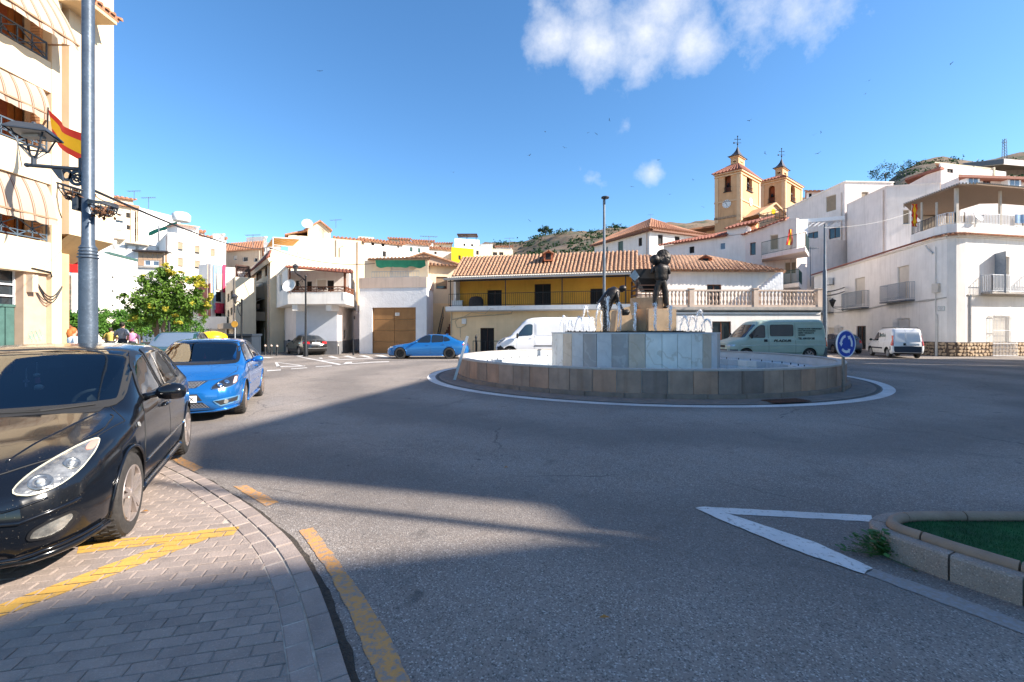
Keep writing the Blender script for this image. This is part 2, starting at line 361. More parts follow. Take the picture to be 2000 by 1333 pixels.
def tile_roof(org,eaveA,eaveB,ridgeA,ridgeB,par,mt=None,pitch=.24,r=None,name='roof',thick=.12,seg=10,wob=.015,kind_stuff=True,clip=False):
 """roof slope with rounded cover tiles in real relief: eave A->B (left to right), ridge A->B"""
 mt=mt or M['tile'];eA,eB,rA,rB=[Vector(p)for p in(eaveA,eaveB,ridgeA,ridgeB)]
 nrm=(eB-eA).cross(rA-eA)
 nrm=nrm.normalized()if nrm.length>1e-6 else(eB-eA).cross(rB-eA).normalized()
 if nrm.z<0:nrm=-nrm
 base=MB(org);base.slab([eA,eB,rB,rA],thick);o=base.build(name,mt,par)
 r=r or pitch*.36;n=max(2,int((eB-eA).length/pitch));mb=MB(org)
 slope=((rA-eA).length+(rB-eB).length)/2;seg=max(2,min(seg,int(slope/.42)))
 rnd=random.Random(len(name)+int(abs(eA.x)*7))
 K=5
 for i in range(n+1):
  a=eA.lerp(eB,i/n);b=rA.lerp(rB,i/n)
  if clip:sv=(rB-rA).length/(eB-eA).length;b=a+(rA-eA)*min(1,(1-i/n)/(1-sv))
  ax=(b-a)
  if ax.length<.3:continue
  side=nrm.cross(ax.normalized())
  j0=rnd.uniform(-wob,wob)
  for k in range(seg):
   p=a+ax*(k/seg)+side*(j0+rnd.uniform(-wob,wob));q=a+ax*((k+1.12)/seg)+side*(j0+rnd.uniform(-wob,wob))
   vs=[]
   for(c,rr)in((p-ax.normalized()*.05,r*1.08),(q,r*.86)):
    for m in range(K):
     t=math.pi*m/(K-1);vs.append(c+side*(rr*math.cos(t))+nrm*(rr*.95*math.sin(t)+(.02 if c is p else 0)))
   mb.add(vs,[(m,m+1,K+m+1,K+m)for m in range(K-1)]+[tuple(range(K))])
 t=mb.build('roof_tiles',mt,o,smooth=False,fix=False)
 if kind_stuff:t['kind']='stuff'
 return o
 # GROUND, HILLS, MARKINGS
def asphalt_mat():
 m=bpy.data.materials.new('asphalt');m.use_nodes=True;N,L=nodes_of(m);b=N['Principled BSDF']
 tc=N.new('ShaderNodeTexCoord')
 def noise_(s,d=4,r=.55,dist=.0,vec=None):
  n=N.new('ShaderNodeTexNoise');n.inputs['Scale'].default_value=s;n.inputs['Detail'].default_value=d;n.inputs['Roughness'].default_value=r;n.inputs['Distortion'].default_value=dist
  L.new(vec or tc.outputs['Object'],n.inputs['Vector']);return n.outputs['Fac']
 def mr(f,a,b_,c,d):
  n=N.new('ShaderNodeMapRange');n.inputs[1].default_value=a;n.inputs[2].default_value=b_;n.inputs[3].default_value=c;n.inputs[4].default_value=d;L.new(f,n.inputs[0]);return n.outputs[0]
 def mx(fac,c0,c1,mode='MIX'):
  n=N.new('ShaderNodeMix');n.data_type='RGBA';n.blend_type=mode
  if isinstance(fac,float):n.inputs[0].default_value=fac
  else:L.new(fac,n.inputs[0])
  for i,c in((6,c0),(7,c1)):
   if isinstance(c,tuple):n.inputs[i].default_value=(*c,1)
   else:L.new(c,n.inputs[i])
  return n.outputs[2]
 base=mx(mr(noise_(.35,6,.6),.35,.65,0,1),(.205,.172,.148),(.285,.242,.208))
 base=mx(mr(noise_(2.3,5,.7),.45,.75,0,.55),base,(.27,.245,.225))
 vo=N.new('ShaderNodeTexVoronoi');vo.inputs['Scale'].default_value=120;L.new(tc.outputs['Object'],vo.inputs['Vector'])
 sp=N.new('ShaderNodeSeparateColor');L.new(vo.outputs['Color'],sp.inputs[0])
 base=mx(mr(sp.outputs[0],.78,1.0,0,.8),base,(.52,.48,.44))
 base=mx(mr(sp.outputs[1],.68,1.0,0,.8),base,(.06,.056,.054))
 dv=N.new('ShaderNodeVectorMath');dv.operation='DISTANCE';L.new(tc.outputs['Object'],dv.inputs[0]);dv.inputs[1].default_value=(4.64,17.57,0)
 sn=N.new('ShaderNodeMath');sn.operation='MULTIPLY_ADD';L.new(noise_(.5,4),sn.inputs[0]);sn.inputs[1].default_value=2.4;L.new(dv.outputs['Value'],sn.inputs[2])
 pp_=N.new('ShaderNodeMath');pp_.operation='PINGPONG';L.new(sn.outputs[0],pp_.inputs[0]);pp_.inputs[1].default_value=1.7
 base=mx(mr(pp_.outputs[0],.5,1.3,0,.42),base,(.095,.085,.08))
 base=mx(mr(noise_(.9,7,.65,2),.56,.70,0,.4),base,(.08,.072,.068))
 # oil spots, patches and a few winding tar-dark cracks
 base=mx(mr(noise_(1.15,3,.5,1.5),.70,.76,0,.55),base,(.045,.045,.047))
 base=mx(mr(noise_(5.2,2,.5,.3),.735,.77,0,.65),base,(.03,.03,.032))
 ck=N.new('ShaderNodeTexVoronoi');ck.feature='DISTANCE_TO_EDGE';ck.inputs['Scale'].default_value=.42
 nd=N.new('ShaderNodeTexNoise');nd.inputs['Scale'].default_value=3;nd.inputs['Detail'].default_value=6;L.new(tc.outputs['Object'],nd.inputs['Vector'])
 va=N.new('ShaderNodeMix');va.data_type='RGBA';va.inputs[0].default_value=.22;L.new(tc.outputs['Object'],va.inputs[6]);L.new(nd.outputs['Color'],va.inputs[7]);L.new(va.outputs[2],ck.inputs['Vector'])
 crk=mr(ck.outputs['Distance'],.0,.006,.7,0)
 gate=mr(noise_(.25,2),.52,.58,0,1)
 mm=N.new('ShaderNodeMath');mm.operation='MULTIPLY';L.new(crk,mm.inputs[0]);L.new(gate,mm.inputs[1])
 base=mx(mm.outputs[0],base,(.03,.03,.03))
 L.new(base,b.inputs['Base Color'])
 b.inputs['Roughness'].default_value=.78;b.inputs['Specular IOR Level'].default_value=.35
 bp=N.new('ShaderNodeBump');bp.inputs['Strength'].default_value=.4;bp.inputs['Distance'].default_value=.012
 ad=N.new('ShaderNodeMath');ad.operation='ADD';L.new(vo.outputs['Distance'],ad.inputs[0]);L.new(noise_(60,3),ad.inputs[1])
 L.new(ad.outputs[0],bp.inputs['Height']);L.new(bp.outputs['Normal'],b.inputs['Normal'])
 return m
M['asphalt']=asphalt_mat()
g=MB();g.add([(-700,-300,0),(700,-300,0),(700,1200,0),(-700,1200,0)],[(0,1,2,3)])
struct(g.build('road',M['asphalt']))
def worn_paint(name,col,under=(.25,.215,.19),lo=.40,hi=.5,sc=16):
 m=mat(name,col,.7,var=0);N,L=nodes_of(m);b=N['Principled BSDF']
 tc=N.new('ShaderNodeTexCoord');cur=None
 a=N.new('ShaderNodeTexNoise');a.inputs['Scale'].default_value=sc;a.inputs['Detail'].default_value=9;a.inputs['Roughness'].default_value=.75;L.new(tc.outputs['Object'],a.inputs['Vector'])
 r=N.new('ShaderNodeMapRange');r.inputs[1].default_value=lo;r.inputs[2].default_value=hi;L.new(a.outputs['Fac'],r.inputs[0])
 a2=N.new('ShaderNodeTexNoise');a2.inputs['Scale'].default_value=1.6;a2.inputs['Detail'].default_value=4;L.new(tc.outputs['Object'],a2.inputs['Vector'])
 r2=N.new('ShaderNodeMapRange');r2.inputs[1].default_value=.3;r2.inputs[2].default_value=.7;r2.inputs[3].default_value=.78;r2.inputs[4].default_value=1.05;L.new(a2.outputs['Fac'],r2.inputs[0])
 hv=N.new('ShaderNodeMix');hv.data_type='RGBA';hv.blend_type='MULTIPLY';hv.inputs[0].default_value=1;hv.inputs[6].default_value=(*col,1);L.new(r2.outputs[0],hv.inputs[7])
 x=N.new('ShaderNodeMix');x.data_type='RGBA';L.new(r.outputs[0],x.inputs[0]);x.inputs[6].default_value=(*under,1);L.new(hv.outputs[2],x.inputs[7])
 L.new(x.outputs[2],b.inputs['Base Color'])
 bp=N.new('ShaderNodeBump');bp.inputs['Strength'].default_value=.4;bp.inputs['Distance'].default_value=.01
 v=N.new('ShaderNodeTexNoise');v.inputs['Scale'].default_value=90;L.new(tc.outputs['Object'],v.inputs['Vector']);L.new(v.outputs['Fac'],bp.inputs['Height']);L.new(bp.outputs[0],b.inputs['Normal'])
 return m
M['line_white']=worn_paint('white_road_paint',(.66,.64,.62),lo=.36,hi=.45,sc=24)
M['line_faded']=worn_paint('faded_white_road_paint',(.30,.30,.31),lo=.44,hi=.60,sc=30)
M['line_yellow']=worn_paint('yellow_road_paint',(.62,.30,.085),lo=.41,hi=.54,sc=22)
M['line_yellow_pave']=worn_paint('yellow_kerb_paint',(.66,.38,.08),under=(.30,.22,.15),lo=.30,hi=.48,sc=18)
def marking(pix,m,z=.004,name='road_marking'):
 mb=MB()
 for q in pix:
  p=[G(x,y,z)for x,y in q];o=[];st=max(.04,p[0].y*.012)
  for a,b in zip(p,p[1:]+p[:1]):
   k=max(1,int((b-a).length/st));n=(b-a).orthogonal();n=Vector((-(b-a).y,(b-a).x,0)).normalized()
   o+=[a.lerp(b,i/k)+n*(noise.noise(a.lerp(b,i/k)*11)*.012+noise.noise(a.lerp(b,i/k)*37)*.006)for i in range(k)]
  mb.add(o,[tuple(range(len(o)))])
 return struct(mb.build(name,m))
marking([[(1358,991),(1376,990),(1703,1007),(1702,1019),(1440,1005),(1395,1000)]],M['line_white'])
marking([[(1358,992),(1425,1004),(1600,1062),(1705,1110),(1688,1121),(1560,1077),(1400,1012)]],M['line_white'],.008)
marking([[(1690,1121),(1706,1111),(1870,1165),(2040,1232),(2060,1262)]],M['line_faded'])
marking([[(583,1036),(612,1031),(700,1150),(762,1243),(802,1333),(846,1450),(780,1450),(738,1333),(690,1210),(640,1115)]],M['line_yellow'])
marking([[(455,950),(482,948),(544,981),(520,989)]],M['line_yellow'])
marking([[(332,896),(352,893),(397,913),(378,921)]],M['line_yellow'])
zz=lambda pts:[(500+x/5,680+y/5)for x,y in pts]
for q in([(183,140),(205,140),(240,186),(205,187)],[(205,187),(205,180),(480,172),(480,178)],[(190,140),(215,140),(480,174),(455,176)],[(340,207),(345,202),(500,190),(498,196)],[(580,185),(585,180),(742,172),(740,177)],[(105,228),(105,218),(242,211),(242,218)],[(400,84),(415,82),(845,160),(810,166)],[(640,124),(640,119),(1140,98),(1140,103)],[(845,160),(880,138),(942,136),(925,156)],[(830,163),(830,158),(1150,136),(1300,130),(1300,136),(1150,142)],[(700,84),(740,78),(822,102),(790,103)],[(850,80),(900,75),(980,97),(945,98)],[(1000,76),(1060,72),(1134,93),(1100,94)],[(610,96),(640,94),(655,106),(630,107)],[(1150,73),(1230,69),(1300,90),(1260,92)],[(380,77),(470,72),(520,80),(440,84)],[(60,95),(60,88),(180,92),(120,99)]):
 marking([zz(q)],M['line_white'],.006)
 # terrain rising behind the square
RID=[(-700,560),(200,560),(700,520),(800,505),(900,488),(960,484),(1010,490),(1060,474),(1130,458),(1200,450),(1300,442),(1420,440),(1560,390),(1640,378),(1740,352),(1800,330),(1900,314),(2000,302),(2300,290),(3500,290)]
def ridge_py(px):
 if px<=RID[0][0]:return RID[0][1]
 for(a,b),(c,d)in zip(RID,RID[1:]):
  if a<=px<=c:return b+(d-b)*(px-a)/(c-a)
 return RID[-1][1]
def terrain(x,y):
 if y<44:return-.3
 px=CX+FOC*x/y;H=Z_(ridge_py(px),300)
 t=(y-44)/256
 h=H*t if t<=1 else H*(1-(t-1)*.5)
 h+=noise.noise(Vector((x*.02,y*.02,0)))*min(9,max(0,(y-110)*.08))+noise.noise(Vector((x*.09,y*.09,3)))*min(2.2,max(0,(y-110)*.02))
 return h
def scrub_mat():
 m=mat('dry_scrub_hillside',(.20,.135,.085),.95,col2=(.12,.08,.05),scale=.05,bump=.6,bscale=.6);N,L=nodes_of(m);b=N['Principled BSDF']
 tc=N.new('ShaderNodeTexCoord');cur=b.inputs['Base Color'].links[0].from_socket
 for sc,lo,hi,col,amt in((.11,.52,.62,(.05,.065,.03),.85),(.5,.56,.64,(.035,.05,.025),.9),(.8,.60,.68,(.30,.22,.15),.7)):
  n=N.new('ShaderNodeTexNoise');n.inputs['Scale'].default_value=sc;n.inputs['Detail'].default_value=5;L.new(tc.outputs['Object'],n.inputs['Vector'])
  r=N.new('ShaderNodeMapRange');r.inputs[1].default_value=lo;r.inputs[2].default_value=hi;r.inputs[4].default_value=amt;L.new(n.outputs['Fac'],r.inputs[0])
  x=N.new('ShaderNodeMix');x.data_type='RGBA';L.new(r.outputs[0],x.inputs[0]);L.new(cur,x.inputs[6]);x.inputs[7].default_value=(*col,1);cur=x.outputs[2]
 L.new(cur,b.inputs['Base Color']);return m
M['scrub']=scrub_mat()
hb=MB();ys=[44+i*4.5 for i in range(115)];xs=[-330+i*5.5 for i in range(160)]
hb.v=[(x,y,terrain(x,y))for y in ys for x in xs];nx=len(xs)
hb.f=[(j*nx+i,j*nx+i+1,(j+1)*nx+i+1,(j+1)*nx+i)for j in range(len(ys)-1)for i in range(nx-1)];hb.m=[0]*len(hb.f)
struct(hb.build('hill',M['scrub'],smooth=True))
# PAVEMENT IN THE FOREGROUND
KP=[(748,1500),(715,1400),(688,1333),(662,1250),(640,1180),(618,1128),(590,1080),(562,1046),(530,1018),(492,988),(450,962),(415,940),(380,922),(345,906),(300,886),(240,862),(170,836)]
PZ=.045
kerb=[G(x,y,PZ)for x,y in KP]
def resample(pts,step):
 out=[pts[0].copy()];acc=0
 for a,b in zip(pts,pts[1:]):
  L=(b-a).length;t=step-acc
  while t<=L:out.append(a.lerp(b,t/L));t+=step
  acc=L-(t-step)
 return out
kc=resample(kerb,.05)
for _ in range(6):kc=[kc[0]]+[(kc[i-1]+kc[i]*2+kc[i+1])/4 for i in range(1,len(kc)-1)]+[kc[-1]]
M['paver']=mat('grey_concrete_paver',(.36,.285,.24),.85,col2=(.24,.195,.17),rand=.08,scale=3.5,bump=.35,bscale=90,speck=.25,speckscale=120)
M['kerbstone']=mat('grey_kerb_block',(.36,.29,.25),.85,rand=.09,col2=(.25,.20,.175),scale=4,bump=.35,bscale=80,speck=.25,speckscale=120)
M['sand']=mat('sandy_joint',(.55,.48,.40),.95,col2=(.30,.26,.22),scale=9,bump=.4,bscale=60)
M['grime']=mat('dark_gutter_grit',(.035,.03,.026),.95,col2=(.075,.06,.045),scale=30,bump=1,bscale=70)
def off(pts,d):
 out=[]
 for i,p in enumerate(pts):
  t=(pts[min(i+1,len(pts)-1)]-pts[max(i-1,0)]).normalized();out.append(p+Vector((-t.y,t.x,0))*d)
 return out
 # pavement bed (setting) and its bricks
edge=[p.copy()for p in kc]
bed=MB();far=[Vector((-9.5,p.y,PZ))for p in(edge[-1],edge[0])]
poly=[(p.x,p.y)for p in off(edge,.01)]+[(far[0].x,edge[-1].y),(far[1].x,edge[0].y)]
bed.prism(poly,-.02,PZ-.009)
pav=struct(bed.build('pavement',M['sand']))
gs=MB();a,b_=off(edge,-.045),off(edge,.02)
for i in range(len(a)-1):
 j=noise.noise(a[i]*9)*.02;k=noise.noise(a[i+1]*9)*.02
 n1=(a[i]-b_[i]).normalized();n2=(a[i+1]-b_[i+1]).normalized()
 gs.add([a[i]+n1*j-Vector((0,0,PZ-.006)),b_[i]-Vector((0,0,PZ-.016)),b_[i+1]-Vector((0,0,PZ-.016)),a[i+1]+n2*k-Vector((0,0,PZ-.006))],[(0,1,2,3)])
struct(gs.build('gutter',M['grime']))
def block_mesh(poly4,z0,z1,bev=.006):
 """four-sided block with a chamfered top"""
 c=sum((Vector(p)for p in poly4),Vector((0,0)))/4;inn=[]
 for p in poly4:
  d=c-Vector(p);inn.append(Vector(p)+d.normalized()*bev*1.4)
 vs=[(p[0],p[1],z0)for p in poly4]+[(p[0],p[1],z1-bev*.7)for p in poly4]+[(p.x,p.y,z1)for p in inn]
 fs=[(8,9,10,11)]+[(i,(i+1)%4,4+(i+1)%4,4+i)for i in range(4)]+[(4+i,4+(i+1)%4,8+(i+1)%4,8+i)for i in range(4)]
 return vs,fs
rnd=random.Random(3)
BR=[]
for row in range(2):
 o0,o1=off(kc,row*.125+.006),off(kc,row*.125+.119)
 step=5 if row==0 else 4;i=0
 while i+step<len(kc):
  s=step+(rnd.random()<.3);s=min(s,len(kc)-1-i)
  A,B,D,E_=o0[i],o0[i+s],o1[i+s],o1[i]
  def lp(p,q,t):return p.lerp(q,t)
  g0=.004/.2
  q=[lp(A,B,g0),lp(B,A,g0),lp(D,E_,g0),lp(E_,D,g0)]
  BR.append(('kerb_block',[(p.x,p.y)for p in q],(A+D)/2,PZ+rnd.uniform(-.002,.003)-.004*(row==1)))
  i+=s
inner=off(kc,.25)
inner2=[(p.x,p.y)for p in inner]
def inside_pav(x,y):
# left of the inner kerb line: nearest segment test
 best=1e9;sgn=0
 for i in range(0,len(inner2)-1):
  ax,ay=inner2[i];bx,by=inner2[i+1];dx,dy=bx-ax,by-ay
  t=max(0,min(1,((x-ax)*dx+(y-ay)*dy)/(dx*dx+dy*dy+1e-12)));d=math.hypot(x-ax-dx*t,y-ay-dy*t)
  if d<best:best=d;sgn=dx*(y-ay)-dy*(x-ax)
 return(best if sgn>0 else-best)
ang=R(14);ux,uy=Vector((math.cos(ang),math.sin(ang))),Vector((-math.sin(ang),math.cos(ang)))
BWd,BH,J=.178,.089,.006
ymin=inner2[0][1];ymax=inner2[-1][1]
for r_ in range(-14,90):
 for c_ in range(-72,36):
  o=ux*((c_+.5*(r_%2))*BWd)+uy*(r_*BH)
  p4=[o,o+ux*(BWd-J),o+ux*(BWd-J)+uy*(BH-J*.7),o+uy*(BH-J*.7)];cc=(p4[0]+p4[2])/2
  if cc.y<1.75 or cc.y>6.6 or cc.x<-9.3 or cc.y>ymax-.05 or cc.y<ymin:continue
  px,py=CX+FOC*cc.x/cc.y,HY+FOC*CH/cc.y
  if px<-160 or px>900:continue
  dd=inside_pav(cc.x,cc.y)
  if dd<-.12:continue
  if dd<.14:
   ds=[inside_pav(p.x,p.y)for p in p4]
   if min(ds)<0:
    keep=[p for p,d in zip(p4,ds)if d>-.02]
    if len(keep)<2:continue
    q4=[]
    for k,(p,d)in enumerate(zip(p4,ds)):
     if d<0:
      other=p4[{0:1,1:0,2:3,3:2}[k]]
      lo,hi=0,1
      if inside_pav(other.x,other.y)<0:p=other;q4=None;break
      for _ in range(7):
       m_=(lo+hi)/2;w_=p.lerp(other,m_)
       if inside_pav(w_.x,w_.y)<0:lo=m_
       else:hi=m_
      p=p.lerp(other,hi)
     q4.append(p)
    if not q4:continue
    p4=q4
    if(p4[0]-p4[1]).length<.03:continue
  BR.append(('brick',[(p.x,p.y)for p in p4],cc.to_3d(),PZ+rnd.uniform(-.0025,.002)))
BR.sort(key=lambda b:(b[2].y**2+b[2].x**2*.3))
nb=0;rest=MB();shared={}
for nm,p4,c,zt in BR:
 px=CX+FOC*c.x/max(.3,c.y);py=HY+FOC*CH/max(.3,c.y)
 vis=-60<px<2000 and py<1380
 if vis and nb<600 and(nm=='kerb_block' or sum(1 for _ in())==0)and(shared.get(nm,0)<298):
  shared[nm]=shared.get(nm,0)+1;nb+=1
  L01=(Vector(p4[1])-Vector(p4[0])).length
  if nm=='brick' and abs(L01-(BWd-J))<1e-4:
   if 'bm' not in shared:
    vs,fs=block_mesh([(0,0),(BWd-J,0),(BWd-J,BH-J*.7),(0,BH-J*.7)],-.03,0)
    me=bpy.data.meshes.new('brick');me.from_pydata(vs,[],fs);me.materials.append(M['paver']);shared['bm']=me
   o=inst('brick',shared['bm'],pav,(p4[0][0],p4[0][1],zt),ang+R(rnd.uniform(-.5,.5)))
  else:
   vs,fs=block_mesh(p4,zt-.03,zt);me=bpy.data.meshes.new(nm);me.from_pydata(vs,[],fs);me.materials.append(M['kerbstone']if nm=='kerb_block' else M['paver']);inst(nm,me,pav)
 else:
  vs,fs=block_mesh(p4,zt-.03,zt);rest.add(vs,fs)
rest.build('far_bricks',M['paver'],pav,kind='stuff',fix=False)
# yellow paint lies on the tops of the bricks only, so the joints cut through it
def clip(poly,half):
 out=poly
 for i in range(len(half)):
  a,b=Vector(half[i]),Vector(half[(i+1)%len(half)]);e=b-a;new=[]
  for j in range(len(out)):
   p,q=Vector(out[j]),Vector(out[(j+1)%len(out)])
   dp=e.x*(p.y-a.y)-e.y*(p.x-a.x);dq=e.x*(q.y-a.y)-e.y*(q.x-a.x)
   if dp>=0:new.append(p)
   if dp*dq<0:new.append(p+(q-p)*(dp/(dp-dq)))
  out=new
  if len(out)<3:return[]
 return out
yl=MB()
for qi,quad in enumerate(([(155,1062),(150,1082),(455,1046),(468,1030)],[(468,1029),(390,1037),(215,1103),(240,1117)],[(215,1103),(-40,1197),(-40,1221),(240,1117)])):
 hp=[(G(x,y,PZ).x,G(x,y,PZ).y)for x,y in quad]
 ar=sum(hp[i][0]*hp[(i+1)%4][1]-hp[(i+1)%4][0]*hp[i][1]for i in range(4))
 if ar<0:hp=hp[::-1]
 for nm,p4,c,zt in BR:
  cl4=[Vector(p)+(Vector((c.x,c.y))-Vector(p)).normalized()*.003 for p in p4]
  r4=clip(cl4,hp)
  if r4:yl.add([(p.x,p.y,zt+.002+.0015*qi)for p in r4],[tuple(range(len(r4)))])
struct(yl.build('yellow_parking_line',M['line_yellow_pave'],fix=False))
# pavement pieces further away (behind the cars and along the houses)
def pavement_sheet(pts,h=.13,name='sidewalk',m=None):
 mb=MB();mb.prism(pts,-.02,h);return struct(mb.build(name,m or M['sidewalk']))
M['sidewalk']=mat('sidewalk_concrete',(.27,.24,.22),.9,var=.15,scale=5,bump=.2,bscale=40)
pavement_sheet([(-30,7.5),(-12.6,7.5),(-12.6,19),(-15.5,26),(-30,30)])
# TRAFFIC ISLAND, RIGHT FOREGROUND
isl=thing('traffic_island','low traffic island with granite kerb and artificial turf in the right foreground','traffic island',G(1850,1090))
IO=isl.location
M['granite']=mat('grey_granite',(.30,.24,.20),.85,var=.15,scale=5,bump=.5,bscale=80,speck=.7,speckscale=110)
M['turf']=mat('green_artificial_turf',(.016,.125,.035),.95,var=.45,scale=3,bump=1,bscale=220,speck=.3,speckscale=250)
M['edging']=mat('tan_edging_stone',(.30,.21,.15),.85,var=.2,scale=5,bump=.3,bscale=60)
IH=.17
outer=[G(2420,999,IH),G(2000,999,IH),G(1870,998.5,IH),G(1760,998.5,IH),G(1728,1001,IH),G(1708,1006,IH),G(1698,1014,IH),G(1699,1023,IH),G(1712,1034,IH),G(1740,1046,IH),G(1853,1085,IH),G(2000,1131,IH),G(2330,1236,IH)]
def offs(pts,d,side=1):
 return off(pts,d*side)
ring_i=offs(outer,.10,1);ring_j=offs(outer,.175,1)
cuts=[(0,1),(1,3),(3,6),(6,10),(10,11),(11,12)]
for a_,b2 in cuts:
 mb=MB(IO);oo=outer[a_:b2+1];ii=ring_i[a_:b2+1];n=len(oo)
 t0=(oo[1]-oo[0]).normalized()*.006;t1=(oo[-1]-oo[-2]).normalized()*.006
 oo=[oo[0]+t0]+oo[1:-1]+[oo[-1]-t1];ii=[ii[0]+t0]+ii[1:-1]+[ii[-1]-t1]
 mid=[p.lerp(q,.12)for p,q in zip(oo,ii)]
 prof=[]
 for p,c,q in zip(oo,mid,ii):
  prof.append([Vector((p.x,p.y,-.05)),Vector((p.x,p.y,IH-.014)),Vector((c.x,c.y,IH)),Vector((q.x,q.y,IH)),Vector((q.x,q.y,-.05))])
 vs=[v for pr in prof for v in pr]
 fs=[(i*5+k,(i+1)*5+k,(i+1)*5+k+1,i*5+k+1)for i in range(n-1)for k in range(4)]+[(0,1,2,3,4),tuple((n-1)*5+k for k in range(5))]
 mb.add(vs,fs);mb.build('kerb_stone',M['granite'],isl)
mid=[p.lerp(q,.52)for p,q in zip(ring_i,ring_j)]
segs=resample([p+Vector((0,0,.012))for p in mid],.06)
for i in range(0,len(segs)-8,8):
 mb=MB(IO);q=segs[i:i+9];q[0]=q[0].lerp(q[1],.1);q[-1]=q[-1].lerp(q[-2],.1);mb.tube(q,.04,10);o=mb.build('edging_stone',M['edging'],isl,smooth=True,angle=50)
mb=MB(IO);pts=[(p.x,p.y)for p in ring_j];mb.prism(pts,-.03,IH-.012);mb.build('turf',M['turf'],isl)
tf=MB(IO);rnd=random.Random(5)
pts_j=[Vector((p.x,p.y))for p in ring_j]
def in_poly(x,y,pp):
 c=False;j=len(pp)-1
 for i in range(len(pp)):
  if(pp[i].y>y)!=(pp[j].y>y)and x<(pp[j].x-pp[i].x)*(y-pp[i].y)/(pp[j].y-pp[i].y)+pp[i].x:c=not c
  j=i
 return c
for _ in range(26000):
 x,y=rnd.uniform(2.8,4.8),rnd.uniform(2.2,3.9)
 if not in_poly(x,y,pts_j):continue
 a=rnd.uniform(0,6.28);w=.0016;h=rnd.uniform(.012,.024);z=IH-.013;lx,ly=rnd.uniform(-.008,.008),rnd.uniform(-.008,.008)
 tf.add([(x-w*math.cos(a),y-w*math.sin(a),z),(x+w*math.cos(a),y+w*math.sin(a),z),(x+lx,y+ly,z+h)],[(0,1,2)])
tf.build('turf_blades',M['turf'],isl,kind='stuff',fix=False)
# weed growing at the nose of the island
M['leaf']=mat('weed_leaf',(.055,.15,.03),.6,col2=(.03,.08,.02),scale=20)
wc=G(1728,1086);weed=thing('weed','leafy green weed growing at the foot of the granite kerb nose','weed',wc)
lf=MB(wc);stm=MB(wc);rnd=random.Random(11)
for _ in range(230):
 a=rnd.uniform(0,6.28);r0=abs(rnd.gauss(0,.10));base=wc+Vector((r0*math.cos(a)*1.3-.02,r0*math.sin(a)*.6+.015,rnd.uniform(.02,.19)*(1-r0*2.6)));base.z=max(.012,base.z)
 s=rnd.uniform(.02,.042);u=Vector((math.cos(a),math.sin(a),rnd.uniform(-.4,.5))).normalized();v=u.cross(Vector((rnd.uniform(-.4,.4),rnd.uniform(-.4,.4),1))).normalized()
 w_=u.cross(v)*.004
 lf.add([base,base+u*s*.45+v*s*.5,base+u*s*1.1+v*s*.32-w_,base+u*s*1.35,base+u*s*1.1-v*s*.32-w_,base+u*s*.45-v*s*.5],[(0,1,2,3,4,5)])
 if rnd.random()<.4:stm.tube([wc+Vector((rnd.uniform(-.02,.02),.01,0)),base],.002,4)
lf.build('foliage',M['leaf'],weed,kind='stuff',fix=False);stm.build('stem',M['leaf'],weed)
M['balu']=mat('pink_balustrade_stone',(.58,.45,.36),.85,var=.12,scale=3,bump=.2,streak=.4)
